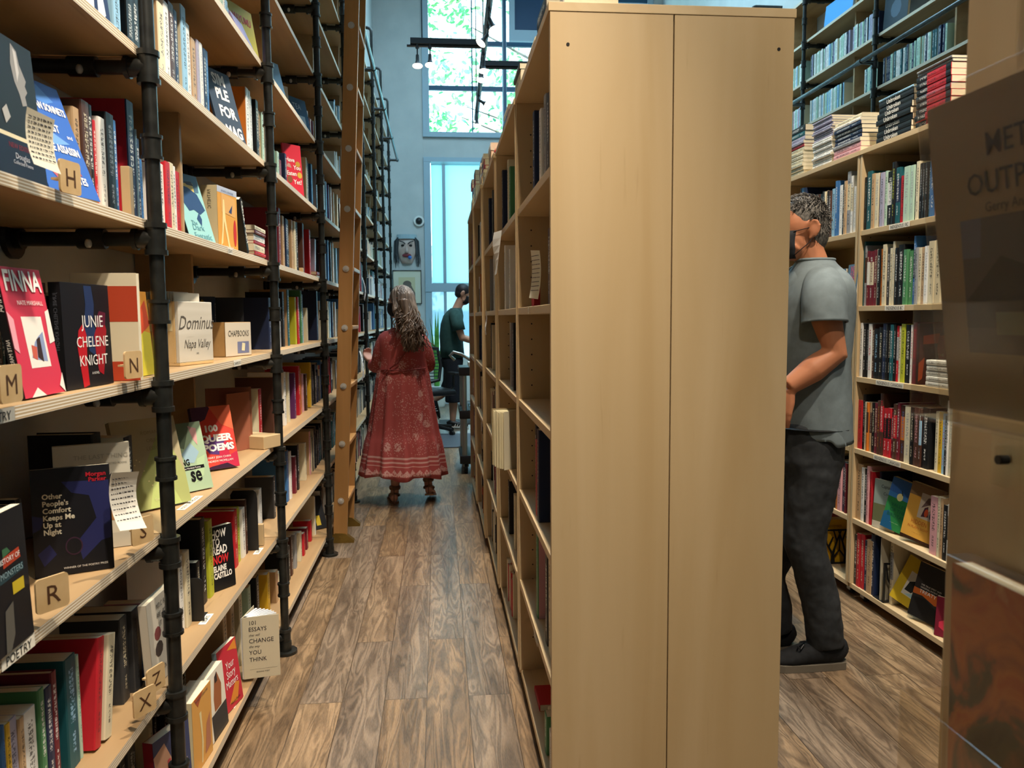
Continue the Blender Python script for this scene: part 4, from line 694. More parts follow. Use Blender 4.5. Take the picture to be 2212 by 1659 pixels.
# ---------------------------------------------------------------- books shown by their front cover
HERO = []
HROOT = []
def hero(name, label, BL, ya, lean, w, h, t, c, art=(), txt=(), sp=None, sptxt=(), cat='book', roll=0, hard=False, page=True):
    a = R(lean)
    mt = Matrix.Translation((BL[0], BL[1], BL[2]+abs(t*math.sin(a))+.001)) @ Matrix.Rotation(R(ya), 4, 'Z') @ Matrix.Rotation(-a, 4, 'X') @ Matrix.Rotation(R(roll), 4, 'Y')
    if roll: mt.translation.z += w*math.sin(R(abs(roll))) if roll > 0 else 0
    root = empty(name, mt); e = .0026 if hard else .0012
    b = MB(); cc = lin(c); sc_ = lin(sp) if sp else cc
    b.bbox(0, w, 0, e, 0, h, .0003, cc); b.bbox(0, w, t-e, t, 0, h, .0003, sc_); b.bbox(0, e, 0, t, 0, h, .0003, sc_)
    b.build('cover', M['print'], root)
    if page: b = MB(); b.box(e, w-(.004 if hard else .001), e, t-e, .003 if hard else .0006, h-(.004 if hard else .0006)); b.build('page_block', M['pages'], root)
    if art:
        b = MB()
        for i, (pts, ac) in enumerate(art):
            b.face([(u*w, -.0003-.00012*i, v*h) for u, v in pts], lin(ac))
        b.build('cover_art', M['print'], root)
    if txt:
        b = MB()
        for tt in txt:
            s, u, v, size, tc_ = tt[:5]; sx_ = tt[5] if len(tt) > 5 else 1; sh = tt[6] if len(tt) > 6 else 0; al = tt[7] if len(tt) > 7 else 'CENTER'; bo = tt[8] if len(tt) > 8 else .0
            yo = -.0006-.00012*len(art)
            text_on(b, s, lambda x, y: (u*w+x, yo, v*h+y), size, lin(tc_), sx_, sh, al, bo)
        b.build('title', M['print'], root)
    if sptxt:
        b = MB()
        for s, v, size, tc_, sx_ in sptxt:   # reads downwards
            text_on(b, s, lambda x, y: (-.0004, t/2-y+size*.33 if False else t/2+y-size*.36, v*h-x), size, lin(tc_), sx_, 0, 'LEFT', .0)
        b.build('spine_title', M['print'], root)
    tag(root, label, cat, 'books shown by their front cover' if cat == 'book' else None); HROOT.append(root); return root
def rect(u0, u1, v0, v1): return [(u0, v0), (u1, v0), (u1, v1), (u0, v1)]
def ell(u, v, ru, rv, n=16, a0=0, a1=360): return [(u+ru*math.cos(R(a0+(a1-a0)*i/n)), v+rv*math.sin(R(a0+(a1-a0)*i/n))) for i in range(n if a1-a0 == 360 else n+1)]
W_, K_ = 'f2f0ea', '17181b'
z0, z1, z2, z3, z4, z5, z6 = LVL[:7]
hero('art_book', 'navy cover with pale ink figures above the portrait book, sixth shelf up', (-.723, 1.702, z5), 82, 6, .163, .25, .02, '26375c', [([(.3, 0), (.62, .1), (.7, .5), (.5, .9), (.35, .6), (.45, .3)], 'd9dee6'), ([(.7, .05), (.9, .15), (.85, .5), (.75, .4)], 'c5d2e0')], [('for', .2, .22, .03, W_)])
hero('poetry_book', 'black-and-white portrait cover above the letter H tag', (-.70, 1.371, z4+.008), 89, 4, .15, .235, .02, '1d1d1f', [([(.55, .97), (.66, .93), (.69, .84), (.80, .74), (.76, .70), (.80, .66), (.74, .62), (.76, .56), (.66, .54), (.62, .62), (.54, .70), (.50, .82)], '9a9692'), ([(.60, .86), (.66, .85), (.64, .82)], '2a2a2c'), ([(.58, .94), (.64, .92), (.66, .78), (.60, .70)], 'cfcac6'), ([(.2, .45), (.3, .5), (.36, .42), (.25, .36)], 'b7b2ac'), (rect(0, 1, .27, .30), 'e7d9b4'), (rect(0, 1, 0, .27), '141b30')], [('Douglas', .5, .13, .014, 'c6c9d2'), ('Collected Poems', .5, .09, .009, 'c6c9d2'), ('NEW EDITION', .5, .20, .012, '8c2230')])
hero('poetry_book', 'blue cover reading American Sonnets for My Past and Future Assassin', (-.696, 1.529, z4), 80, 20, .152, .235, .012, '2f5fb4', [([(.1, .95), (.35, .88), (.55, .97), (.8, .85), (.6, .8), (.3, .84)], '4d82cc'), ([(.2, .5), (.5, .55), (.8, .48), (.5, .44)], '6a9ad8'), ([(.15, .2), (.3, .28), (.45, .2), (.3, .1)], 'b0545f'), ([(.6, .22), (.72, .3), (.8, .2)], 'b0545f'), ([(.1, .62), (.3, .7), (.6, .66), (.4, .6)], '24509c')],
     [('AMERICAN SONNETS', .5, .74, .021, W_, .68, 0, 'CENTER', .0006), ('for', .12, .62, .012, W_), ('MY PAST', .45, .56, .022, W_, .8, 0, 'CENTER', .0006), ('and', .85, .53, .012, W_), ('FUTURE ASSASSIN', .5, .38, .022, W_, .72, 0, 'CENTER', .0006), ('HAYES', .68, .12, .022, W_, .8, 0, 'CENTER', .0006)])
hero('poetry_book', 'pink-red Finna cover by Nate Marshall with playing cards', (-.69, 1.388, z3), 89, 9, .138, .225, .015, 'd03a52', [(rect(.3, .78, .22, .62), 'efe6dc'), ([(.36, .3), (.5, .28), (.72, .26), (.74, .5), (.6, .46), (.5, .42)], '8d9cc0'), ([(.5, .3), (.62, .26), (.64, .46), (.55, .44)], '3a2a2a'), ([(.38, .3), (.48, .28), (.52, .38), (.4, .4)], 'c9604e'), ([(.86, .40), (1, .42), (1, .68), (.9, .66)], 'efe6dc'), ([(0, .38), (.1, .34), (.12, .6), (0, .66)], 'e8a3ae'), ([(.15, 0), (.32, .07), (.5, 0)], 'efe6dc'), ([(.88, .06), (1, .16), (1, .0)], 'efe6dc')],
     [('FINNA', .5, .82, .050, W_, .80, 0, 'CENTER', .0012), ('NATE MARSHALL', .58, .71, .011, W_)], '15161a', [('FINNA', .82, .014, W_, .9), ('NATE MARSHALL', .45, .009, W_, .9)])
hero('novel', 'dark cover reading Junie Chelene Knight with red and blue figures', (-.70, 1.560, z3), 86, 1, .185, .205, .022, '17181e', [([(.46, .98), (.62, .98), (.66, .8), (.62, .62), (.7, .5), (.62, .3), (.5, .35), (.42, .6), (.48, .8)], '23365e'), ([(.3, .55), (.4, .62), (.46, .5), (.44, .25), (.46, .02), (.34, 0), (.30, .2), (.26, .4)], 'c01d2a'), ([(.62, .5), (.72, .62), (.84, .66), (.9, .55), (.84, .3), (.78, .1), (.68, .14), (.64, .3)], '9f1626'), ([(.68, .66), (.76, .74), (.9, .72), (.88, .6), (.72, .58)], '5d1c33')],
     [('JUNIE', .6, .58, .034, W_, 1.0), ('CHELENE', .58, .39, .030, W_), ('KNIGHT', .58, .21, .030, W_), ('A NOVEL', .6, .12, .007, W_)], '101115', [('JUNIE CHELENE KNIGHT', .9, .010, '5b5d66', 1)])
hero('picture_book', 'large cream and orange striped cover behind the letter N tag', (-.79, 1.80, z3), 4, 0, .135, .235, .02, 'ded2b4', [(rect(0, 1, .55, .88), 'b8452a'), (rect(0, 1, .0, .18), 'b8452a')])
hero('poetry_book', 'orange and yellow swirling cover half hidden by the nearest pipe', (-.70, 1.86, z3), 86, 4, .14, .20, .012, 'e39a35', [([(.2, 0), (.3, .4), (.6, .55), (1, .5), (1, 0)], 'd8c840'), ([(.1, .4), (.5, .7), (.9, .9), (1, .6), (.5, .45)], 'd5502a')])
hero('poetry_book', 'pale green cover titled Object Lessons beside the nearest pipe', (-.81, 2.10, z2), 50, 17, .185, .245, .018, 'b5a988', [([(0, 0), (1, 0), (1, .35), (.75, .9), (.3, .35)], 'aeb573'), ([(.35, 0), (.85, 0), (.6, .55)], 'bccb7e')]+[(ell(.25+.04*k, .5-.03*k+.1*math.sin(k), .012, .008, 6), 'eadfa8') for k in range(9)],
     [('ROMANTIC', .62, .82, .014, '9a8d70'), ('OBJECT', .62, .73, .014, '9a8d70'), ('LESSONS', .62, .64, .014, '9a8d70'), ('Emily', .5, .08, .010, 'd8d8a8')], 'b8ab86')
hero('poetry_book', 'green cover with line-drawn hands between the pipe and the red poems', (-.755, 2.335, z2), 52, 16, .118, .205, .012, 'a9c3a2', [([(0, 1), (0, .7), (.4, .62), (.7, 1)], '6f7f68'), ([(.3, .55), (.6, .7), (.8, .55), (.6, .4), (.4, .42)], '9dbccb'), ([(.62, .95), (.85, .9), (.8, .65), (.7, .75)], 'dba9a6'), ([(.5, .1), (.8, .2), (.95, .5), (.7, .45)], 'b6d2a6'), (rect(0, .86, .31, .36), '15161a')],
     [('NG', .36, .38, .026, '15161a', .7, 0, 'CENTER', .0008), ('The Mambala Poetry', .5, .322, .007, W_), ('se', .58, .14, .062, '15161a', .7, 0, 'CENTER', .0016)])
hero('poetry_book', 'bright red cover reading 100 Queer Poems', (-.79, 2.668, z2), 42, 16, .140, .215, .02, 'd8473c', [([(0, 1), (0, .72), (.32, .8), (.5, 1)], '4a2f4e'), ([(.45, 1), (1, 1), (1, .6), (.7, .7)], 'e06a4a'), ([(.1, .45), (.5, .52), (.9, .35), (.7, .2), (.3, .25)], '5b3a7a'), ([(.55, .3), (.75, .45), (.8, .2), (1, .25), (1, 0), (.5, .05)], 'c22f4e'), ([(0, 0), (.9, 0), (.7, .08), (.3, .05)], '3a1f38')],
     [('100', .42, .60, .030, W_, 1.1, 0, 'CENTER', .0016), ('QUEER', .52, .44, .032, W_, 1.1, 0, 'CENTER', .0016), ('POEMS', .55, .29, .032, W_, 1.1, 0, 'CENTER', .0016), ('MARY JEAN CHAN', .52, .17, .010, W_), ('ANDREW MCMILLAN', .52, .11, .010, W_)], '3a1f48')
hero('poetry_book', 'black cover reading Other People\'s Comfort Keeps Me Up at Night', (-.797, 1.600, z2), 25, 3, .140, .215, .012, '15151b', [([(.38, .87), (.98, .85), (.98, .3), (.85, .28), (.6, .12), (.55, .3), (.8, .5), (.72, .72), (.5, .76)], '262a5c'), ([(.0, .98-.4), (.15, .55), (.1, .45), (0, .42)], '202452'), ([(.05, .22), (.2, .3), (.28, .2), (.12, .1)], '202452')]+[(ell(.5, .26, .11, .085, 20), '3a2236'), (ell(.5, .26, .095, .073, 20), '15151b')],
     [(s, .13, .72-.066*i, .0145, 'dcd6bf', .95, 0, 'LEFT', .0004) for i, s in enumerate(['Other', 'People\'s', 'Comfort', 'Keeps Me', 'Up at', 'Night'])]+[('Morgan', .95, .90, .012, 'b01e2c', 1, 0, 'RIGHT', .0003), ('Parker', .95, .85, .012, 'b01e2c', 1, 0, 'RIGHT', .0003), ('WINNER OF THE POETRY PRIZE', .92, .055, .0055, W_, 1, 0, 'RIGHT')], '101014')
hero('poetry_book', 'cream cover titled The Last Thing with a dark bird drawing', (-.83, 1.765, z2), 24, 2, .150, .235, .018, 'ddd8c6', [([(.42, .55), (.6, .62), (.75, .72), (.7, .6), (.9, .66), (.7, .5), (.55, .45)], '2b2b34'), ([(.5, .28), (.9, .25), (.95, .5), (.6, .48)], 'b98a5a'), (rect(.45, 1, .0, .14), 'c9c5b6')]+[(ell(.88, .2, .07, .045), '7d8084')], [('THE LAST THING', .62, .86, .014, 'b9b4a4'), ('NEW AND SELECTED POEMS', .7, .80, .006, '888478')])
hero('graphic_book', 'black cover with orange, teal and yellow title patches, front left edge', (-.66, 1.173, z2), 92, 2, .15, .215, .018, '15161b', [([(.5, .60), (1.0-.14, .62), (.84, .70), (.5, .68)], 'b03f26'), ([(.4, .50), (.9, .52), (.9, .58), (.4, .56)], '27424a'), (rect(.64, .88, .38, .47), 'c9b02c'), ([(.5, .68), (.66, .70), (.6, .74), (.5, .74)], '3f6b4a'), ([(.45, .3), (.62, .34), (.6, .1), (.5, 0), (.4, .0)], '5d5a52')],
     [('HISTORY OF', .84, .635, .012, W_, 1, 0, 'RIGHT'), ('MONSTERS', .88, .53, .014, '8fa9ae', 1, 0, 'RIGHT')])
hero('essay_book', 'black cover reading How to Read Now by Elaine Castillo', (-.742, 2.585, z1), 55, 3, .095, .21, .022, '17181b', [], [(s, .10, v, sz, c_, .62, 0, 'LEFT', .0012) for s, v, sz, c_ in (('HOW', .83, .036, W_), ('TO', .70, .036, W_), ('READ', .57, .038, W_), ('NOW', .42, .038, 'd8343a'), ('ELAINE', .30, .026, W_), ('CASTILLO', .19, .026, W_))], '101216', [('HOW TO', .5, .012, W_, 1)])
hero('essay_book', 'white cover with pebbles reading No Cry Pot Lies, behind the nearest pipe', (-.69, 1.90, z1), 88, 3, .17, .21, .02, 'cfc6b4', [(ell(.3, .58, .12, .08, 9), '7a3a3c'), (ell(.72, .6, .07, .05, 8), '6e3532'), (ell(.7, .44, .09, .06, 8), '4c5a68'), (ell(.3, .4, .14, .09, 9), '38302e')], [('NO C  RY', .5, .86, .018, K_, .8), ('ARE   POT', .5, .75, .018, K_, .8), ('UT    ES', .5, .64, .018, K_, .8), ('LIAN   ON', .5, .12, .018, K_, .8)])
hero('essay_book', 'red cover reading Your Story Matters, lowest shelf', (-.695, 2.50, z0), 80, 6, .14, .21, .016, 'c0283a', [([(.5, .9), (.95, .98), (.98, .8), (.8, .85)], 'd8862f'), ([(.3, .1), (.7, .35), (.9, .3), (.7, .05)], 'd8862f')], [('Your', .55, .62, .036, W_, .8), ('Story', .55, .48, .036, W_, .8), ('Matters', .55, .34, .034, W_, .8), ('Nikesh Shukla', .6, .07, .012, K_)], '9fb7c4')
hero('essay_book', 'thick orange cover titled Pathetic Literature on the lowest shelf', (-.69, 2.165, z0), 86, 0, .145, .215, .06, 'dda24f', [([(.1, 1), (.6, 1), (.3, .85)], 'b0552f'), ([(.35, .75), (.45, .75), (.52, .3), (.45, .05), (.40, .05), (.44, .4)], 'ead7a0'), ([(.6, .1), (.9, .15), (.9, .6), (.7, .5)], 'b9785a')], [('PATHETIC LITERATURE', .5, .93, .009, '1d2a4a')], 'd6cba8', [('PATHETIC', .95, .018, K_, .8)])
hero('anthology', 'thick orange cover titled Pathetic Literature with a yellow figure, fifth shelf', (-.712, 2.70, z4), 80, 0, .150, .205, .055, 'dda24f', [(rect(0, 1, .9, 1), 'b9c4d6'), ([(.2, .9), (.9, .85), (.9, .55), (.2, .6)], 'e0ae6c'), ([(.28, .8), (.34, .8), (.38, .5), (.55, .12), (.6, .05), (.5, .05), (.3, .45), (.22, .1), (.12, .05), (.2, .3)], 'ecdca0'), ([(.55, .62), (.75, .75), (.7, .6)], '3a4a72'), (ell(.85, .3, .08, .22), 'c83a3a'), (rect(0, 1, 0, .3), 'c6ab7e')][:5], [('PATHETIC LITERATURE', .5, .92, .009, '3c5a90'), ('EILEEN MYLES', .5, .02, .012, W_)], 'cdbf98', [('PATHETIC', .93, .017, K_, .8)])
hero('novel', 'turquoise cover reading The Dark Fantastic with a dark rider', (-.74, 2.50, z4), 70, 17, .125, .225, .012, '8fc3c4', [([(0, 1), (1, 1), (.9, .75), (.4, .7), (0, .8)], '4d6f86'), ([(.3, .85), (.75, .88), (.7, .65), (.3, .62)], 'e0c66a'), ([(.2, .82), (.5, .8), (.8, .72), (.95, .5), (.7, .42), (.5, .48), (.3, .45), (.1, .62)], '2d4a72'), ([(.5, .35), (.62, .25), (.7, .35), (.65, .45)], '2d4a72'), ([(.4, .88), (.7, .9), (.75, .84), (.5, .84)], '352a24')], [('The', .35, .26, .018, '5b93a0'), ('Dark', .45, .18, .028, '5b93a0'), ('Fantastic', .55, .06, .028, '5b93a0', .85)], '17181b')
hero('magazine', 'dark grey cover with large white letters reading Simple for', (-.735, 2.878, z5), 68, 15, .145, .27, .008, '3a4656', [], [('SIM', .5, .80, .056, W_, .85, 0, 'CENTER', .0022), ('PLE', .5, .60, .056, W_, .85, 0, 'CENTER', .0022), ('FOR', .55, .36, .056, W_, .85, 0, 'CENTER', .0022), ('MAG', .62, .10, .056, W_, .75, 0, 'CENTER', .0022)])
hero('cookbook', 'lime-yellow cookbook cover reading Mayumu on the seventh shelf', (-.757, 3.23, z6), 70, 10, .17, .235, .02, 'c8bc3c', [([(.3, .1), (.6, .3), (.5, .5), (.3, .45)], 'b09a32'), ([(.15, .35), (.25, .4), (.2, .5)], 'c2442e')], [('MAYUMU', .52, .72, .040, 'c2442e', .75, 0, 'CENTER', .0012)])
hero('novel', 'slanted lavender cover just below the lime cookbook', (-.69, 3.10, z6), 86, 24, .15, .15, .008, 'b3a6da', [([(.55, .1), (.8, .3), (.9, .1)], 'd98a72')])
hero('cookbook', 'blue cover spine reading North Shore Foodie in the third bay', (-.775, 4.0, z6), 62, 15, .13, .27, .012, '7fb0d4', [([(0, 0), (.5, 0), (.3, 1), (0, 1)], 'd6dee2')], [('NORTH SHORE', .2, .8, .001, K_)], 'cfd2c6', [('NORTH SHORE FOODIE', .92, .013, '33363a', 1)])
hero('cookbook', 'beige landscape cover behind the blue foodie book', (-.86, 4.30, z6), 48, 4, .14, .23, .012, 'cfc3ac')
hero('cookbook', 'dark teal cover reading Tea on the seventh shelf', (-.774, 4.60, z6), 60, 12, .150, .25, .012, '1f5374', [(rect(.25, .8, .15, .6), '9fb6c6'), ([(.3, .2), (.7, .2), (.6, .5), (.4, .5)], 'cf9a90')], [('TEA', .42, .74, .045, 'b9cfe0', .9)])
hero('cookbook', 'red cover reading Have You Eaten Yet', (-.748, 4.118, z5), 48, 5, .112, .262, .01, 'dc3548', [(ell(.78, .63, .13, .055), 'c7983c'), ([(.14, .56), (.42, .54), (.34, .62), (.24, .63)], 'c79a8c'), (ell(.84, .42, .13, .06), 'd8b34a'), (ell(.28, .32, .14, .07), '8d5a3a')], [('Have', .36, .66, .030, W_, .9, 0, 'CENTER', .0007), ('You', .72, .52, .030, W_, .9, 0, 'CENTER', .0007), ('Eaten', .40, .40, .030, W_, .9, 0, 'CENTER', .0007), ('Yet?', .70, .24, .032, W_, .9, 0, 'CENTER', .0007)])
hero('essay_book', 'colourful abstract cover behind the nearest pipe, lowest shelf', (-.727, 1.985, z0), 70, 2, .14, .20, .03, '3c4468', [([(.1, .3), (.5, .6), (.3, .9), (0, .8)], 'd9a98c'), ([(.5, .2), (.9, .5), (.8, .1)], 'd7c0a8'), ([(.3, .1), (.6, .3), (.5, 0)], 'b5404c')], [('sure', .6, .55, .045, 'd24b5c', .9, 0, 'CENTER', .001)], '8a1f2e')
hero('art_book', 'black and white figure cover below the red story book', (-.687, 2.335, z0), 86, 4, .14, .20, .03, 'e4ddcc', [([(.1, 0), (1, 0), (1, .38), (.1, .38)], '2b2c2e'), ([(.3, .4), (.7, .4), (.8, .7), (.6, .95), (.45, .9), (.3, .6)], '9a5a34'), ([(.45, .9), (.6, .95), (.6, .8), (.45, .8)], '2a2020')])
hero('art_book', 'large brown cover at the far end of the third shelf beside the second pipe', (-.90, 3.14, z2), 20, 0, .17, .24, .012, '8f5a44')
hero('exhibition_book', 'large black book with small white text, behind the gold cover', (-.915, 3.08, z3), 15, 0, .18, .215, .02, '14151a', [], [('- - - - -', .8, .5, .008, W_)])
hero('novel', 'navy cover with a gold profile standing by the cardboard box', (-.925, 2.905, z3+.0), 30, 6, .14, .215, .015, '2e3c54', [([(.3, .5), (.5, .8), (.7, .95), (.85, .85), (.8, .6), (.6, .55), (.5, .4)], 'b99a3c'), ([(.4, .3), (.55, .55), (.8, .55), (.95, .0), (.4, 0)], '17181b')], [('her.', .85, .2, .02, W_)])
hero('art_book', 'terracotta cover standing behind the wooden wedge, third shelf', (-.80, 3.06, z2+.0), 60, 0, .12, .225, .008, '9a5f4a')
hero('journal', 'lime and dark book lying back against the third bay pipe', (-.80, 4.70, z0), 40, 24, .15, .2, .015, '26282c', [(rect(.55, .75, .1, .4), 'd2b73a'), (rect(.1, .5, .5, .6), '888')] if False else [(rect(.55, .75, .1, .4), 'd2b73a')])
# right-hand bookcases
hero('graphic_novel', 'slate cover with pink block letters, fore of the matching pair', (1.995, 3.735, 1.42), -100, 3, .135, .20, .012, '566a80', [(ell(.5, .38, .25, .12, 9), '4d9bd0'), (rect(.1, .9, .06, .09), 'd86a78')], [('IND', .5, .82, .038, 'e06a86', .9, 0, 'CENTER', .001), ('QUEE', .5, .68, .036, 'e06a86', .8, 0, 'CENTER', .001), ('NEER', .5, .55, .036, 'e06a86', .8, 0, 'CENTER', .001)])
hero('graphic_novel', 'slate cover with red block letters, behind its pink-lettered twin', (2.015, 3.885, 1.42), -100, 3, .135, .185, .012, '566a80', [(ell(.5, .38, .25, .12, 9), '4d9bd0')], [('IND', .5, .80, .038, 'd8483a', .9, 0, 'CENTER', .001), ('NEER', .5, .62, .036, 'd8483a', .8, 0, 'CENTER', .001)])
hero('history_book', 'dark red Cheyenne cover with an orange figure beside the white spines', (1.995, 3.125, 1.085), -3, 0, .17, .255, .018, '351310', [([(.1, .8), (.5, .84), (.55, .68), (.1, .66)], 'a84320'), ([(.5, .8), (.75, .82), (.85, .65), (.75, .4), (.5, .42), (.45, .6)], '8a3418'), ([(.0, .35), (.15, .45), (.1, .1), (0, .05)], '8f3d1c'), (ell(.4, .1, .1, .07), 'a84320')], [('THE', .55, .46, .016, 'cfc3b0'), ('CHEYENNE', .55, .37, .018, 'cfc3b0'), ('J. ADAMS', .4, .14, .010, 'b0a590')], hard=True)
hero('history_book', 'grey-green landscape cover titled Captain on the fifth shelf down', (1.99, 3.43, .40), -75, 3, .13, .225, .012, '8fa09a', [(rect(0, 1, .0, .5), '6a7050'), (rect(0, 1, .0, .14), 'c4bfae'), ([(.6, .5), (.9, .3), (1, .5)], '20262a')], [('Captain', .55, .84, .022, '23262a', .9), ('Cook', .6, .70, .02, '3a4044')])
hero('history_book', 'blue and green cover with a yellow bird, leaning right', (1.985, 3.355, .40), -66, 6, .125, .235, .028, '2c8047', [(rect(0, 1, .62, 1), '3a6bb5'), ([(0, .62), (1, .62), (1, .7), (0, .72)], '3f83c9'), ([(0, 0), (.5, 0), (.2, .35), (0, .3)], '1f5d8a'), (ell(.45, .66, .12, .075, 14), 'ece7a8'), ([(.45, .8), (.47, .8), (.55, .72), (.52, .7)], '1c2a22')], [('VALLEY', .5, .46, .022, '1d5a4a'), ('OF THE', .5, .36, .022, '1d5a4a'), ('BIRDTAIL', .5, .26, .022, '1d5a4a'), ('- ----- -----', .5, .14, .01, 'dcecc0')], 'b9a57e', roll=11)
hero('history_book', 'yellow cover titled Hidden in Plain Sight with a framed painting', (1.988, 3.205, .40), -70, 7, .150, .245, .025, 'dba648', [(rect(0, 1, .78, 1), '8a6f52'), (rect(.38, .92, .42, .86), 'cabfae'), ([(.45, .6), (.6, .8), (.85, .85), (.88, .6), (.7, .7)], '6e5a58'), ([(.5, .45), (.56, .62), (.66, .66), (.72, .48)], '4a2d3a'), (ell(.64, .54, .06, .07), 'c4502c'), (ell(.82, .52, .07, .07), '46516e'), (rect(.0, 1, 0, .05), '3a2418')], [('HIDDEN', .5, .30, .026, 'b8642c', .8), ('IN PLAIN SIGHT', .5, .22, .014, 'b8642c'), ('- ---- --- ---', .5, .13, .01, '6e4a28')], 'c9b58c', roll=8)
hero('history_book', 'dark cover with orange band reading Treaty 7', (1.995, 3.14, .075), -68, 8, .150, .235, .018, '2e2d2e', [([(0, .52), (1, .52), (1, .38), (.7, .34), (.3, .42), (0, .40)], 'cc6a2c'), ([(0, .34), (.4, .38), (.75, .28), (1, .3), (1, .0), (0, 0)], '1b1b1d')], [('THE TRUE SPIRIT AND', .5, .60, .0095, W_), ('ORIGINAL INTENT OF', .5, .55, .0095, W_), ('TREATY 7', .5, .46, .022, W_)], '17181a', roll=8)
hero('history_book', 'yellow cover with a black and white photograph, leaning under Treaty 7', (2.0, 3.29, .075), -60, 10, .13, .215, .015, 'c9ad2a', [([(.3, .2), (.85, .2), (.85, .72), (.3, .72)], 'd8d6cc'), ([(.35, .3), (.6, .3), (.8, .5), (.6, .58), (.4, .5)], '23282a'), ([(.4, .22), (.8, .22), (.7, .32)], 'a3cbd8')], roll=20)
hero('history_book', 'pale cover reading Chief Kerry\'s Moose behind the tree bookend', (1.995, 3.350, .075), -1, 0, .18, .29, .008, 'b8b09a', [], [("CHIEF", .42, .80, .026, '857c66'), ("KERRY'S", .46, .69, .026, '857c66'), ('MOOSE', .42, .58, .026, '857c66')])
hero('novel', 'crimson floral cover in the corner of the lowest right shelf', (1.995, 2.955, .075), -60, 6, .12, .16, .012, '7a1f36', [(ell(.4, .3, .3, .15, 7), 'd33a56'), (ell(.5, .7, .2, .1, 6), 'c04030')])
hero('atlas', 'large dark cover with a pale emblem near the top of the right wall', (3.44, 6.0, 3.5405), -82, 4, .26, .27, .02, '33404a', [(ell(.5, .5, .22, .25, 10), '55697a')])
hero('shelf_sign', 'blank bright blue board on the highest right shelf', (3.45, 6.98, 3.9005), -88, 6, .46, .20, .008, '4fa3e6', cat='sign')
# ---------------------------------------------------------------- ladder
def X_lad(z): return -.621+.0457*z
root = empty('library_ladder', loc=(X_lad(0), 5.06, 0)); inv = root.matrix_world.inverted()
def par(o, r=None):
    r = r or root; o.parent = r; o.matrix_parent_inverse = r.matrix_world.inverted(); return o
for y in (4.865, 5.255):
    b = MB(); ang = math.atan(.0457)
    mt = Matrix.Translation((X_lad(0), y, 0)) @ Matrix.Rotation(ang, 4, 'Y')
    b.bbox(-.042, .042, -.014, .014, .05, 3.62, .003, M=mt); s_ = par(b.build('stile', M['ladder']))
    b = MB(); b.faces([mt @ Vector(p) for p in [(-.085, -.022, 0), (.085, -.022, 0), (.085, .022, 0), (-.085, .022, 0), (-.085, -.022, .018), (-.03, -.022, .06), (.03, -.022, .06), (.085, -.022, .018), (-.085, .022, .018), (-.03, .022, .06), (.03, .022, .06), (.085, .022, .018)]],
        [(0, 3, 2, 1), (0, 1, 7, 6, 5, 4), (3, 8, 9, 10, 11, 2), (0, 4, 8, 3), (1, 2, 11, 7), (4, 5, 9, 8), (6, 7, 11, 10), (5, 6, 10, 9)])
    b.tube([mt @ Vector((0, -.026, .035)), mt @ Vector((0, .026, .035))], .006, 10)
    o = b.build('ladder_foot', M['brass']); o.parent = s_
    b = MB()
    for k in range(9): b.box(-.075+k*.0175, -.066+k*.0175, -.02, .02, -.004 if False else 0.0, .004, M=mt)
    for k in range(9):
        z = .262+.353*k
        if y < 5:
            b2 = MB(); x = X_lad(z); b2.tube([(x, y-.0145, z), (x, y-.0175, z)], .019, 18); b2.tube([(x, y-.017, z), (x, y-.023, z)], .010, 6)
            o = b2.build('bolt', M['screw']); o.parent = s_; smooth_by_angle(o)
for k in range(10):
    z = .262+.353*k; x = X_lad(z); b = MB(); b.bbox(x-.046, x+.046, 4.879, 5.241, z-.012, z+.012, .004)
    for q in range(5): b.box(x-.035+q*.014, x-.030+q*.014, 4.885, 5.235, z+.012, z+.0128)
    par(b.build('tread', M['ladder']))
for y in (4.865, 5.255):
    b = MB(); x = X_lad(3.56); b.tube([(x+.01, y, 3.50), (x+.01, y, 3.60), (x-.02, y, 3.625), (x-.05, y, 3.60), (x-.055, y, 3.56)], .008, 8); par(b.build('rail_hook', M['steel']))
tag(root, 'tall wooden rolling ladder with bolted stiles leaning on the pipe shelves', 'ladder')
# paper slips hanging from the ladder treads
for (y, z, w_, h_, lb) in ((5.20, 1.65, .075, .15, 'upper white paper slip clipped to a ladder tread'), (5.18, 1.17, .09, .19, 'lower white curling paper slip clipped to a ladder tread')):
    b = MB(); x = X_lad(z)+.05
    for k in range(8):
        a0, a1 = k/8, (k+1)/8
        f = lambda a: x+.012+.02*math.sin(a*2.6)
        b.face([(f(a0), y-w_/2, z-h_*a0), (f(a0), y+w_/2, z-h_*a0-.01), (f(a1), y+w_/2-.01*a1, z-h_*a1-.01), (f(a1), y-w_/2+.015*a1, z-h_*a1)], lin('e9eaee'))
    for k in range(4): b.face([(f(.2+.17*k)+.001, y-w_*.25, z-h_*(.2+.17*k)), (f(.2+.17*k)+.001, y+w_*.2, z-h_*(.2+.17*k)), (f(.24+.17*k)+.001, y+w_*.2, z-h_*(.24+.17*k)), (f(.24+.17*k)+.001, y-w_*.25, z-h_*(.24+.17*k))], lin('8a8d95'))
    tag(b.build('paper_slip', M['paper']), lb, 'paper', 'paper slips on the ladder')

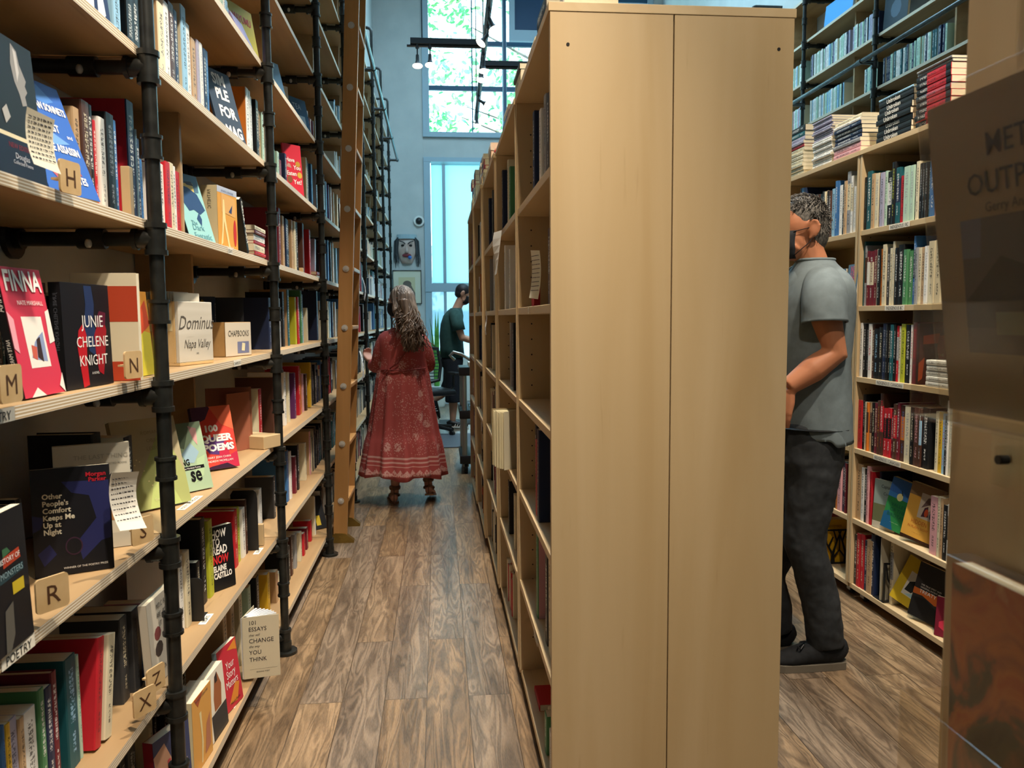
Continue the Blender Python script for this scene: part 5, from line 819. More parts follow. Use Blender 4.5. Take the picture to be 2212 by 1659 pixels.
# ---------------------------------------------------------------- letter tags, notes, shelf labels
mdf = noise_tint('laser_cut_wood', lin('cfb284'), lin('c2a272'), 20, rough=.6)
def letter_tag(ch, y, z, yaw_, lab, s=.058):
    mt = Matrix.Translation((-.648, y, z)) @ Matrix.Rotation(R(yaw_), 4, 'Z'); root = empty('letter_tag', mt)
    b = MB(); n = 6; r = .007; P = []
    for cx, cz, a0 in ((s/2-r, s/2-r, 0), (-s/2+r, s/2-r, 90), (-s/2+r, -s/2+r, 180), (s/2-r, -s/2+r, 270)):
        for k in range(n): a = R(a0+90*k/(n-1)); P.append((cx+r*math.cos(a), cz+r*math.sin(a)))
    m_ = len(P); b.faces([(x, -.002, z_) for x, z_ in P]+[(x, .002, z_) for x, z_ in P], [tuple(range(m_)), tuple(range(2*m_-1, m_-1, -1))]+[(i, i+m_, (i+1) % m_+m_, (i+1) % m_) for i in range(m_)])
    b.build('wood_plate', mdf, root)
    b = MB(); b.box(-.008, .008, .002, .03, -.004, .0); b.build('clip_tab', mdf, root)
    b = MB(); text_on(b, ch, lambda x, y_: (x, -.0024, y_-.0165), .045, lin('4a2e18')); b.build('letter', M['paper'], root)
    tag(root, lab, 'letter tag', 'alphabet tags along the poetry shelves')
letter_tag('H', 1.498, 1.632, 80, 'square wooden tag with the letter H'); letter_tag('N', 1.749, 1.284, 76, 'square wooden tag with the letter N')
letter_tag('M', 1.262, 1.284, 88, 'square wooden tag with the letter M at the left edge'); letter_tag('S', 1.757, .922, 62, 'square wooden tag with the letter S')
letter_tag('R', 1.352, .926, 60, 'square wooden tag with the letter R'); letter_tag('Z', 1.795, .570, 70, 'square wooden tag with the letter Z behind the X'); letter_tag('X', 1.724, .552, 60, 'square wooden tag with the letter X')
def note(BL, ya, w_, h_, lab, curl=.02, tone='e2dcc6'):
    mt = Matrix.Translation(BL) @ Matrix.Rotation(R(ya), 4, 'Z'); root = empty('note_card', mt); b = MB(); n = 8
    f = lambda v: -curl*(v-.4)**2*3
    for k in range(n):
        a, c_ = k/n, (k+1)/n; b.face([(0, f(a), h_*(1-a)), (0, f(c_), h_*(1-c_)), (w_, f(c_)-.004, h_*(1-c_)-.006), (w_, f(a)-.004, h_*(1-a)-.006)][::1], lin(tone))
    r = random.Random(int(w_*1e4)+int(h_*1e4)); b.build('card', M['paper'], root); b = MB()
    for k in range(9):
        v = .12+.09*k; x = .06
        while x < .88:
            l = r.uniform(.03, .13); x1 = min(x+l, .92); y = f(v)-.0012-.004*x
            b.face([(w_*x, y, h_*(1-v)), (w_*x1, y, h_*(1-v)-.0008), (w_*x1, y, h_*(1-v)-.0030), (w_*x, y, h_*(1-v)-.0018)], lin('34343c')); x = x1+.03
    b.build('handwriting', M['paper'], root); tag(root, lab, 'note card', 'handwritten staff notes')
note((-.640, 1.335, 1.625), 80, .060, .088, 'handwritten index card clipped below the portrait cover', .01)
note((-.660, 1.625, .962), 52, .055, .115, 'curling handwritten card hanging from the shelf beside The Last Thing', .03, 'dedbd0')
fnL = lambda y0, zc: (lambda x, y, o=0: (-.6672+.0012+o, y0+x, zc+y))
sign_label('POETRY', fnL(1.255, LVL[3]-.0115), .021, 'shelf_label', 'shelf label reading POETRY beneath the letter M tag', .10, .021)
sign_label('POETRY', fnL(1.275, LVL[2]-.0115), .021, 'shelf_label', 'shelf label reading POETRY under the monsters cover', .10, .021)
def flat_lab(text, x0, y, z, lab, w=.085, size=.017): sign_label(text, lambda x, yy, o=0: (x0-yy, y+x, z+.0008+o), size, 'shelf_label', lab, w, .022)
flat_lab('ESSAYS', -.700, 2.36, LVL[1], 'ESSAYS label on the second shelf up, left wall'); flat_lab('ESSAYS', -.692, 2.605, LVL[0], 'ESSAYS label on the bottom shelf, left wall')
flat_lab('ESSAYS', -.70, 3.05, LVL[1], 'ESSAYS label farther along the second shelf up'); flat_lab('POETRY ANTHOLOGY', -.694, 2.24, LVL[2], 'faint POETRY ANTHOLOGY label on the third shelf up', .17, .015)
sign_label('ESSAYS', fnL(2.66, LVL[4]-.0115), .016, 'shelf_label', 'small smudged label on the fifth shelf edge under Pathetic Literature', .06, .020); sign_label('CHAPBOOKS', fnL(2.70, LVL[3]-.0115), .015, 'shelf_label', 'small label on the shelf edge under the cardboard box', .095, .020)
fnR = lambda y0, zc: (lambda x, y, o=0: (1.9812-o-.001, y0-x, zc+y))
for k, (z, t_, w_, y, lb) in enumerate(((1.772, 'INDIGENOUS | BC', .155, 3.275, 'upper INDIGENOUS BC shelf label'), (1.42, 'INDIGENOUS BC', .15, 3.29, 'lower INDIGENOUS BC shelf label'), (1.085, 'INDIGENOUS | CANADIAN', .215, 3.31, 'upper INDIGENOUS CANADIAN shelf label'), (.742, 'INDIGENOUS | CANADIAN', .215, 3.31, 'lower INDIGENOUS CANADIAN shelf label'))):
    sign_label(t_, fnR(y, z-.0122), .0205, 'shelf_label', lb, w_, .0225, .8)
fnC = lambda y0, zc: (lambda x, y, o=0: (.2822-o-.001, y0-x, zc+y))
sign_label('BIOGRAPHY', fnC(2.31, CLV[0]-.0122), .016, 'shelf_label', 'BIOGRAPHY label on the nearest middle bookcase', .09, .019)
sign_label('8', fnC(2.46, CLV[3]-.0122), .016, 'shelf_label', 'tiny square label on the second shelf down of the nearest middle case', .022, .022)
# wooden blocks that prop the books
def block(loc, s, rz, lab, tilt=0):
    b = MB(); mt = Matrix.Translation(loc) @ Matrix.Rotation(R(rz), 4, 'Z') @ Matrix.Rotation(R(tilt), 4, 'Y'); b.bbox(-s[0]/2, s[0]/2, -s[1]/2, s[1]/2, 0, s[2], .002, M=mt)
    tag(b.build('wood_block', M['maple']), lab, 'wooden block', 'wooden book props')
block((-.70, 1.905, LVL[4]+.001), (.02, .022, .115), 0, 'small wooden block standing beside the red and navy book'); block((-.72, 3.20, LVL[2]+.001), (.14, .10, .05), -28, 'maple wedge block at the end of the third shelf, second bay', 0)
block((-.74, 3.13, LVL[1]+.001), (.09, .022, .085), 0, 'wooden block beside the white novel on the second shelf')
block((-.715, 4.30, LVL[4]+.0005), (.02, .03, .035), 0, 'tiny wooden peg block on the fifth shelf, third bay')
# wooden wine crate used as a card box, with index cards
root = empty('wooden_crate', Matrix.Translation((-.736, 2.338, LVL[3]+.001)) @ Matrix.Rotation(R(75), 4, 'Z'))
pine = wood('pine_crate', lin('d9bd8c'), lin('c9a468'), lin('8a5f34'), 'X', 2, .6, .6); pale = wood('bleached_crate_front', lin('d8d4c8'), lin('c3bdae'), lin('9f988a'), 'X', 2.4, .6, .4)
b = MB(); b.bbox(0, .178, 0, .012, .008, .185, .002); b.build('front_panel', pale, root)
for x in (0, .166): b = MB(); b.bbox(x, x+.012, .012, .14, .008, .185, .001); b.build('side_panel', pine, root)
b = MB(); b.bbox(0, .178, .14, .152, .008, .185, .001); b.build('back_panel', pine, root); b = MB(); b.bbox(0, .178, 0, .152, 0, .008, .001); b.build('crate_base', pine, root)
b = MB(); b.face([(-.0005, .12, .10), (-.0005, .02, .10), (-.0005, .02, .182), (-.0005, .12, .182)], lin('e3d3a6')); b.build('paper_sticker', M['paper'], root)
b = MB()
def on(x0, y0): return lambda x, y: (x0+x, -.0008, y0+y)
text_on(b, 'Dominus', on(.088, .105), .056, lin('5a5650'), .9, .35); text_on(b, 'Napa Valley', on(.09, .05), .036, lin('5a5650'), .8, .35); text_on(b, '1995', on(.09, .03), .008, lin('5a5650'))
sd = lambda z0_: (lambda x, y: (-.0009, .07-x, z0_+y))
text_on(b, '750ml', sd(.168), .014, lin('1c1c1c'), .9); text_on(b, 'Wine', sd(.153), .014, lin('1c1c1c')); text_on(b, '1995', sd(.138), .012, lin('1c1c1c')); text_on(b, '93', sd(.112), .028, lin('1c1c1c')); text_on(b, '10.71 Kg', sd(.101), .008, lin('1c1c1c'))
b.build('crate_lettering', M['paper'], root); tag(root, 'pale wooden crate lettered Dominus Napa Valley, full of white cards', 'crate')
r = random.Random(3)
for k in range(14):
    b = MB(); mt = Matrix.Translation((-.736, 2.338, LVL[3]+.0105)) @ Matrix.Rotation(R(75), 4, 'Z') @ Matrix.Translation((.02+k*.0, .020+.0082*k, 0)) @ Matrix.Rotation(R(-1.2), 4, 'X'); b.box(0, .13-.004*(k % 3), 0, .0030, 0, .20+r.uniform(0, .006), lin(r.choice(['ece8da', 'f1efe8', 'e2dccb'])), M=mt)
    tag(b.build('index_card', M['paper']), 'white index card standing in the Dominus wine crate', 'card', 'index cards in the wine crate')
root = empty('cardboard_box', Matrix.Translation((-.742, 2.85, LVL[3]+.001)) @ Matrix.Rotation(R(72), 4, 'Z'))
cbd = noise_tint('cardboard', lin('b08a54'), lin('a47e4a'), 14, rough=.8)
b = MB()
for a in ((0, .168, 0, .004), (0, .168, .126, .13), (0, .004, 0, .13), (.164, .168, 0, .13)): b.bbox(*a, 0, .122, .001)
b.box(0, .168, 0, .13, 0, .003); b.build('box_wall', cbd, root)
b = MB(); b.face([(.0, -.0006, .002), (.166, -.0006, .002), (.166, -.0006, .121), (.0, -.0006, .121)], lin('c9c0ae')); b.face([(.075, -.001, .01), (.15, -.001, .01), (.15, -.001, .052), (.075, -.001, .052)], lin('6e7596')); b.face([(.10, -.0014, .02), (.12, -.0014, .018), (.125, -.0014, .045), (.105, -.0014, .048)], lin('d8d3b0')); b.build('paper_label', M['paper'], root)
b = MB(); text_on(b, 'CHAPBOOKS', lambda x, y: (.084+x, -.0016, .072+y), .030, lin('5a564e'), .75); b.build('box_lettering', M['paper'], root); tag(root, 'cardboard box marked CHAPBOOKS in pencil', 'box')
b = MB(); mt = Matrix.Translation((-.800, 2.80, LVL[3]+.006)) @ Matrix.Rotation(R(76), 4, 'Z') @ Matrix.Rotation(R(14), 4, 'Y') @ Matrix.Rotation(R(-8), 4, 'X'); b.box(.0, .05, 0, .003, 0, .19, lin('6c9ad6'), M=mt); tag(b.build('booklet', M['paper']), 'pale blue booklet sticking out of the cardboard box', 'booklet')
# tree-shaped metal bookends
def bookend(x, y, ya, z, lab, w_=.17, h_=.185):
    root = empty('bookend', Matrix.Translation((x, y, z)) @ Matrix.Rotation(R(ya), 4, 'Z')); b = MB(); t_ = .004; e = .009
    for a in ((0, w_, 0, e), (0, w_, h_-e, h_), (0, e, 0, h_), (w_-e, w_, 0, h_)): b.box(a[0], a[1], 0, t_, a[2], a[3])
    def lim(p, q, r0, r1): 
        d = Vector((q[0]-p[0], 0, q[1]-p[1])).normalized(); n_ = Vector((-d.z, 0, d.x)); P, Q = Vector((p[0], 0, p[1])), Vector((q[0], 0, q[1]))
        v = [P+n_*r0, P-n_*r0, Q-n_*r1, Q+n_*r1]; b.faces([k+Vector((0, o, 0)) for o in (0, t_) for k in v], [(0, 1, 2, 3), (7, 6, 5, 4), (0, 4, 5, 1), (1, 5, 6, 2), (2, 6, 7, 3), (3, 7, 4, 0)])
    for x0 in (.055, .125):
        s = 1 if x0 < .1 else -1
        lim((x0, 0), (x0, .06), .012, .007); lim((x0, .05), (x0-.035*s, .11), .006, .004); lim((x0, .055), (x0+.02*s, .12), .006, .004); lim((x0+.02*s, .12), (x0, h_), .004, .003); lim((x0+.02*s, .12), (x0+.045*s, h_), .004, .003); lim((x0-.035*s, .11), (x0-.045*s, h_), .004, .003); lim((x0-.025*s, .09), (x0, .145), .004, .003); lim((x0, .03), (x0+.035*s, .075), .005, .003); lim((x0+.035*s, .075), (x0+.035*s, .15), .003, .003)
    b.build('tree_plate', M['black'], root); b = MB(); b.box(0, w_, .004, .09, 0, .002); b.build('foot_plate', M['black'], root); tag(root, lab, 'bookend', 'tree-cutout bookends on the lowest right shelves')
bookend(1.99, 3.318, -1, .0758, 'black tree-cutout bookend in front of the pale moose cover'); bookend(1.99, 3.885, -1, .0758, 'black tree-cutout bookend against the yellow books behind the man')
hero('history_book', 'yellow novel cover behind the farther tree bookend', (1.992, 3.905, .0758), -1, 0, .17, .23, .006, 'd2a21e', [], [('NOVEMBER', .4, .83, .017, '7a5510', .9)])
hero('history_book', 'dusty pink book lying on the yellow set, farther right bookcase', (1.992, 3.93, .315), -1, 0, .17, .07, .012, 'a05468', [], [('SETTLER', .35, .45, .016, '5a2636')])
hero('history_book', 'navy cover reading Indigenous behind the man\'s head', (1.995, 4.15, 1.773), -5, 0, .17, .25, .006, '1d2b52', [], [('Indigenous', .36, .82, .026, 'a8afc4')])
# black rounded bookends on the left wall
for (y, z, h_, lb) in ((2.345, LVL[1], .13, 'black wavy bookend beside the How to Read Now cover'), (3.06, LVL[1], .235, 'black rounded metal bookend on the second shelf up')):
    b = MB(); P = [(-.80+.1*u, z+.001+h_*v) for u, v in ((0, 0), (1, 0), (1, .86), (.96, .96), (.86, 1), (.1, 1), (0, .93))]
    b.faces([(x, y, zz) for x, zz in P]+[(x, y+.002, zz) for x, zz in P], [tuple(range(7)), tuple(range(13, 6, -1))]+[(i, i+7, (i+1) % 7+7, (i+1) % 7) for i in range(7)]); b.box(-.80, -.71, y, y+.07, z+.0005, z+.002)
    tag(b.build('bookend', M['black']), lb, 'bookend')

# paperback with its front cover swung open over the shelf edge
mt = Matrix.Translation((-.693, 2.745, LVL[0]+.012)); root = empty('essay_book', mt)
b = MB(); mc = Matrix.Rotation(R(12), 4, 'Z'); b.bbox(0, .122, 0, .0012, 0, .222, .0003, lin('cfc6ac'), M=mc)
b.build('front_cover', M['print'], root)
b = MB()
for s, v, sz, al_, sh in (('101', .87, .021, .16, 0), ('ESSAYS', .765, .021, .16, 0), ('that will', .685, .012, .16, .4), ('CHANGE', .575, .022, .16, 0), ('the way', .50, .012, .16, .4), ('YOU', .39, .021, .16, 0), ('THINK', .275, .021, .16, 0), ('BRIANNA WIEST', .09, .0065, .34, 0)):
    text_on(b, s, lambda x, y: mc @ Vector((.122*al_+x, -.0008, .222*v+y)), sz, lin('23202c'), .92, sh, 'LEFT')
b.face([mc @ Vector(p) for p in ((.02, -.0008, .032), (.112, -.0008, .032), (.112, -.0008, .0326), (.02, -.0008, .0326))], lin('5a564e')); b.build('title', M['print'], root)
b = MB()
for k, a in enumerate((26, 34, 42, 50, 58, 66, 74)): b.box(.002, .118-.002*k, .0, .0035+.0006*k, 0, .218, lin('e6e6e6'), M=Matrix.Rotation(R(a), 4, 'Z'))
b.build('page_fan', M['paper'], root); b = MB(); b.bbox(0, .122, 0, .0015, 0, .222, .0003, lin('cfc6ac'), M=Matrix.Rotation(R(84), 4, 'Z')); b.build('back_cover', M['print'], root)
tag(root, 'cream cover reading 101 Essays That Will Change the Way You Think, swung open', 'book')
# old book opened like a fan, sticking out of the second middle case
root = empty('open_book', loc=(.425, 3.30, .756))
b = MB()
for k in range(12): b.box(-.20+.004*(k % 3), -.005, -.0025, .0025, .0, .235-.003*(k % 2), lin('d8cda8'), M=Matrix.Rotation(R(2+k*2.6), 4, 'Z'))
b.build('page_fan', M['paper'], root); b = MB(); b.box(-.205, 0, -.003, -.001, 0, .24, lin('d9d0b4'), M=Matrix.Rotation(R(36), 4, 'Z')); b.box(-.205, 0, .001, .003, 0, .24, lin('9a8a66'), M=Matrix.Rotation(R(-1), 4, 'Z')); b.build('cover', M['paper'], root)
tag(root, 'old cream book splayed open and jutting out of the second middle bookcase', 'book')
# leaning catalogue and slips in the nearest middle case
hero('catalogue', 'grey leaning catalogue in the second cell of the nearest middle case', (.33, 2.30, 1.4135), -70, 14, .13, .27, .01, '6c6660', [([(.2, .1), (.8, .1), (.8, .5), (.2, .5)], '8a857c')])
note((.30, 2.52, 1.44), -70, .07, .15, 'typed paper slip leaning in the nearest middle bookcase', .01)
b = MB(); b.box(.31, .33, 2.55, 2.62, 1.4135, 1.50, lin('b5303c'), M=None); tag(b.build('booklet', M['paper']), 'small red booklet behind the typed slip in the middle bookcase', 'booklet')
b = MB()
for k in range(6): b.face([(.27-.004*k, 3.32, 1.74-.03*k), (.24-.006*math.sin(k), 3.37, 1.735-.03*k), (.24-.006*math.sin(k+1), 3.37, 1.705-.03*k), (.266-.004*k, 3.32, 1.71-.03*k)], lin('cfd0cc'))
tag(b.build('paper_slip', M['paper']), 'crumpled paper slip poking out of the second middle bookcase', 'paper')
b = MB()
for k in range(6): b.face([(.262+.004*math.sin(k), 4.30, 1.415-.022*k), (.262+.004*math.sin(k), 4.40, 1.415-.022*k), (.262+.004*math.sin(k+1), 4.40, 1.393-.022*k), (.262+.004*math.sin(k+1), 4.30, 1.393-.022*k)], lin('e8e8e4'))
tag(b.build('paper_slip', M['paper']), 'white slip hanging from the third middle bookcase shelf edge', 'paper')

# ---------------------------------------------------------------- acrylic brochure pockets on the near side panel
def pocket(zb, zt, yf, lab, plate_up):
    root = empty('acrylic_pocket', loc=(.569, yf, zb)); inv = root.matrix_world.inverted()
    def pr(o): o.parent = root; o.matrix_parent_inverse = inv
    b = MB(); b.bbox(.510, .514, .54, yf, zb, zt, .0015); b.bbox(.510, .566, yf-.004, yf, zb, zt, .0012); b.bbox(.510, .566, .54, yf, zb-.004, zb, .0012); pr(b.build('pocket_front', M['acrylic']))
    z0_, z1_ = plate_up; b = MB(); b.bbox(.5645, .5685, .56, yf-.055, z0_, z1_, .0015); pr(b.build('back_plate', M['acrylic']))
    b = MB()
    for zz in ((z0_+z1_)/2,): b.tube([(.5685, yf-.075, zz), (.558, yf-.075, zz)], .0048, 12)
    pr(b.build('screw', M['black'])); tag(root, lab, 'brochure holder')
pocket(1.272, 1.392, .812, 'clear acrylic pocket holding the tan history book, near side panel', (1.205, 1.262))
pocket(.78, .962, .812, 'clear acrylic pocket holding the orange painted cover', (.72, .775))
b = MB(); root = empty('acrylic_plate', loc=(.569, .8, 1.62)); b.bbox(.5645, .5685, .56, .748, 1.63, 1.76, .0015); o = b.build('back_plate', M['acrylic']); par(o, root); b = MB(); b.tube([(.5685, .728, 1.685), (.558, .728, 1.685)], .0048, 12); par(b.build('screw', M['black']), root); tag(root, 'clear screwed acrylic plate at the top right corner', 'brochure holder')
bk = hero('history_book', 'tan book titled Metis Outpost in a plastic bag, near right edge', (.548, .800, 1.276), -90, -7, .235, .315, .012, '8a7552', [(rect(.17, 1, .20, .62), '4a4640'), ([(.17, .62), (.30, .62), (.28, .5), (.17, .5)], '585a66'), ([(.17, .36), (.4, .5), (.8, .40), (1, .42), (1, .28), (.17, .28)], '2e2c28'), (rect(.35, .85, .26, .33), '6f7258')],
     [('METIS', .52, .80, .030, '2b2b26', 1, 0, 'CENTER', .0002), ('OUTPOST', .52, .69, .030, '2b2b26', 1, 0, 'CENTER', .0002), ('Gerry An', .44, .635, .013, '3d3a30', 1, 0, 'CENTER')])
b = MB(); mt = bk.matrix_world.copy(); b.bbox(-.012, .25, -.004, .016, -.0, .330, .002, M=mt); tag(b.build('plastic_bag', M['bag']), 'clear plastic bag around the tan history book', 'plastic bag')
bk = hero('art_book', 'large glossy orange and brown painted cover in a plastic sleeve', (.538, .762, .785), -90, -1, .235, .335, .022, '8a5030', [(rect(0, 1, 0, 1), 'b06a35')])
for c in bk.children:
    if c.name.startswith('cover_art'): c.data.materials[0] = M['painting']
b = MB(); mt = bk.matrix_world.copy(); b.bbox(-.008, .245, -.003, .026, -.0, .342, .002, M=mt); tag(b.build('plastic_sleeve', M['bag']), 'clear plastic sleeve around the orange painted book', 'plastic sleeve')

# ---------------------------------------------------------------- track lighting
trk = empty('track_lighting', loc=(.44, 7.2, 3.72)); inv = trk.matrix_world.inverted()
def pt(o): o.parent = trk; o.matrix_parent_inverse = inv; return o
tm = mat('track_dark', lin('2e3338'), .45, .3)[0]
def beam(p, q):
    p, q = Vector(p), Vector(q); d = (q-p); L_ = d.length; mt = Matrix.Translation(p) @ d.to_track_quat('X', 'Z').to_matrix().to_4x4()
    b = MB(); b.bbox(0, L_, -.022, .022, 0, .05, .003, M=mt); b.tube([mt @ Vector((-.03, 0, -.012)), mt @ Vector((L_, 0, -.012))], .012, 10); return pt(b.build('track_bar', tm))
beam((.39, 4.6, 3.72), (.485, 9.6, 3.70)); beam((-.20, 7.0, 3.70), (.43, 7.0, 3.70)); beam((.45, 7.62, 3.72), (1.7, 7.62, 3.72))
for x, y in ((.41, 5.6), (.44, 7.3), (.47, 9.2), (-.1, 7.0), (1.4, 7.62)):
    b = MB(); b.tube([(x, y, 3.75), (x, y, 6.99)], .006, 6); b.tube([(x, y, 6.97), (x, y, 7.0)], .04, 12); pt(b.build('hanging_rod', tm))
for x, y, drop, tl in ((-.142, 7.0, .15, 0), (-.035, 7.0, .13, 0), (.415, 6.15, .12, -25), (.43, 6.5, .12, 40), (.432, 7.15, .12, 0), (.437, 7.42, .12, 8), (.455, 8.45, .10, -60), (.47, 9.1, .14, 0)):
    h_ = empty('lamp_head', Matrix.Translation((x, y, 3.70-.02))); h_.parent = trk; h_.matrix_parent_inverse = inv
    mt = Matrix.Translation((x, y, 3.68-drop*.45)) @ Matrix.Rotation(R(tl), 4, 'Y')
    b = MB(); b.tube([(x, y, 3.69), (x, y, 3.68-drop*.45)], .006, 8); b.tube([(x, y, 3.70), (x, y, 3.665)], .016, 8)
    b.tube([mt @ Vector(p) for p in ((0, 0, 0), (0, 0, -.05), (0, 0, -.065), (0, 0, -.10))], [.013, .016, .022, .046], 18, cap=False); o = b.build('lamp_shade', tm); par(o, h_); smooth_by_angle(o)
    b = MB(); b.blob((0, 0, -.092), (.043, .043, .020), 8, M=mt); o = b.build('bulb', M['bulb'], smooth=True); par(o, h_)
tag(trk, 'black suspended track lighting with flared bulbs before the window', 'track lighting')

# ---------------------------------------------------------------- far end of the shop
root = empty('carved_mask', loc=(-.49, 13.19, 2.52)); b = MB()
sk = noise_tint('mask_wood', lin('c9b3a8'), lin('b99a8c'), 6, rough=.5)
rows = []
for i in range(9):
    v = i/8; z = -.24+.44*v; w_ = .155*math.sin(min(1, .35+v*1.1)*PI*.5)*(1-.25*max(0, v-.7)); dp = .09*math.sin(PI*(.15+.7*v))
    rows.append([(w_*math.cos(PI*2*k/20), -dp*max(0, -math.sin(PI*2*k/20))-.002, z) for k in range(20)])
b.ring(rows); b.tube([(0, -.085, .04), (0, -.125, -.05), (0, -.09, -.07)], [.018, .03, .02], 8); o = b.build('face', sk, root, smooth=True); o.location.z = -.02
def dec(nm, pts, c_): 
    b = MB(); b.tube(pts, [.008]*len(pts) if len(pts) > 2 else .016, 8, lin(c_)); b.build(nm, M['print'], root)
dec('eyebrow', [(-.11, -.085, .10), (-.06, -.10, .085), (-.02, -.10, .055)], '1c1c1e'); dec('eyebrow', [(.11, -.085, .10), (.06, -.10, .085), (.02, -.10, .055)], '1c1c1e')
for s in (-1, 1): b = MB(); b.blob((s*.065, -.085, .03), (.026, .02, .018), 8, c=lin('151515')); b.build('eye', M['print'], root, smooth=True)
b = MB(); b.blob((0, -.085, -.13), (.075, .03, .032), 8, c=lin('7a3038')); b.build('lips', M['print'], root, smooth=True); b = MB(); b.blob((.05, -.10, -.165), (.032, .03, .03), 8, c=lin('3a6fb5')); b.build('lip_plug', M['print'], root, smooth=True)
b = MB(); b.ring([[(.16*math.cos(2*PI*k/20), -.085*max(0, -math.sin(2*PI*k/20))-.01, z) for k in range(20)] for z in (.14, .17, .21)], lin('9fb4bc')); b.build('headband', M['paper'], root)
b = MB(); r = random.Random(8)
for s in (-1, 1):
    for k in range(34):
        x = s*(.13+r.uniform(0, .07)); b.tube([(s*.10, -.05, .20), (x, -.05, .1), (x+s*.01, -.03, -.1), (x+s*r.uniform(-.02, .04), -.015, -.22-r.uniform(0, .12))], [.006, .006, .005, .001], 4, lin('2c2e30') if r.random() < .7 else lin('7a7d80'))
b.build('hair', M['paper'], root); tag(root, 'carved face mask with long dark hair hanging on the far wall', 'mask')
root = empty('framed_picture', loc=(-.495, 13.19, 1.88)); b = MB()
for a in ((-.235, .235, -.275, -.265), (-.235, .235, .265, .275), (-.235, -.225, -.275, .275), (.225, .235, -.275, .275)): b.bbox(a[0], a[1], -.02, 0, a[2], a[3], .001)
b.build('frame', M['black'], root); b = MB(); b.face([(-.226, -.006, -.266), (.226, -.006, -.266), (.226, -.006, .266), (-.226, -.006, .266)], lin('d8d2bc')); b.build('mat_board', M['paper'], root)
b = MB(); b.face([(-.14, -.008, -.19), (.13, -.008, -.19), (.13, -.008, .16), (-.14, -.008, .16)], lin('cfc39c'))
for pts, c_ in ((ell(.0, .05, .07, .055, 14), '6f6259'), (([(-.06, .04), (.06, .04), (.13, -.10), (.13, -.19), (-.03, -.19)]), '6f6259'), (ell(-.025, .055, .014, .012, 8), 'e4dcc8'), (ell(.03, .055, .014, .012, 8), 'e4dcc8'), ([(0, .045), (.01, .02), (-.01, .02)], '2c2622')): b.face([(u, -.0085-.0005*len(pts)/30, v) for u, v in pts], lin(c_))
b.build('owl_drawing', M['paper'], root); tag(root, 'framed drawing of an owl on the far wall below the mask', 'picture')
root = empty('security_camera', loc=(-.285, 13.19, 2.95)); b = MB(); b.tube([(0, 0, 0), (0, -.03, 0)], .085, 24); b.build('mount', M['white'], root); b = MB(); b.blob((0, -.035, 0), (.055, .05, .055), 10); b.build('dome', M['black'], root, smooth=True); tag(root, 'round white security camera with dark dome on the far wall', 'security camera')
root = empty('dark_glass_panel', loc=(1.75, 13.05, 6.2)); b = MB()
for a in ((-.55, .55, -.42, -.25, 0), (-.55, .55, .72, .8, 0), (-.549, -.46, -.25, .72, .002), (.46, .549, -.25, .72, .002)): b.box(a[0], a[1], -.05+a[4], .02-a[4], a[2], a[3])
b.build('frame', M['trim'], root); b = MB(); b.box(-.47, .47, -.02, 0, -.26, .73, lin('23405e')); b.build('dark_panel', M['print'], root); tag(root, 'dark blue panel in a pale frame high in the upper window', 'panel')
b = MB(); b.bbox(-.55, 1.1, 8.32, 9.3, .0005, .012, .004); tag(b.build('floor_mat', mat('mat_rubber', lin('4a5058'), .6)[0]), 'dark rubber mat on the floor in front of the counter', 'mat')
b = MB(); b.bbox(.0, 1.1, 10.15, 10.6, .0005, .01, .004); tag(b.build('floor_mat', M['rubber']), 'narrow black floor strip behind the employee', 'mat')
# counter with things on it
root = empty('sales_counter', loc=(.42, 9.7, 0)); b = MB(); b.bbox(0, 1.6, 0, 1.1, .86, .90, .004); b.build('counter_top', mat('counter_red', lin('a83a48'), .4)[0], root); b = MB(); b.bbox(.05, 1.55, .05, 1.05, 0, .86, .004); b.build('counter_body', M['maple'], root); tag(root, 'counter with a red top in front of the employee', 'counter')
root = empty('spray_bottle', loc=(.50, 9.86, .90)); b = MB(); b.tube([(0, 0, 0), (0, 0, .11), (0, 0, .14), (0, 0, .16)], [.032, .034, .014, .014], 14, lin('d8ece8')); b.build('bottle', M['print'], root, smooth=True); b = MB(); b.bbox(-.03, .012, -.01, .01, .16, .19, .004); b.build('nozzle', M['white'], root); tag(root, 'small pale spray bottle standing on the red counter', 'bottle')
root = empty('paper_stack', loc=(.55, 10.2, .90)); b = MB(); b.bbox(-.1, .15, -.1, .12, 0, .06, .002); b.build('sheets', M['white'], root); tag(root, 'stack of white paper on the red counter', 'paper')
# low white cabinet and papers under the window
root = empty('cabinet', loc=(.1, 12.6, 0)); b = MB(); b.bbox(-.5, .9, 0, .45, 0, .75, .004); b.build('cabinet_body', mat('pale_cabinet', lin('b7c2c8'), .5)[0], root)
for k in range(3): b = MB(); b.bbox(-.48+k*.46, -.04+k*.46, -.012, 0, .05, .72, .003); b.build('door', M['white'], root)
tag(root, 'low pale cabinet beneath the street window', 'cabinet')
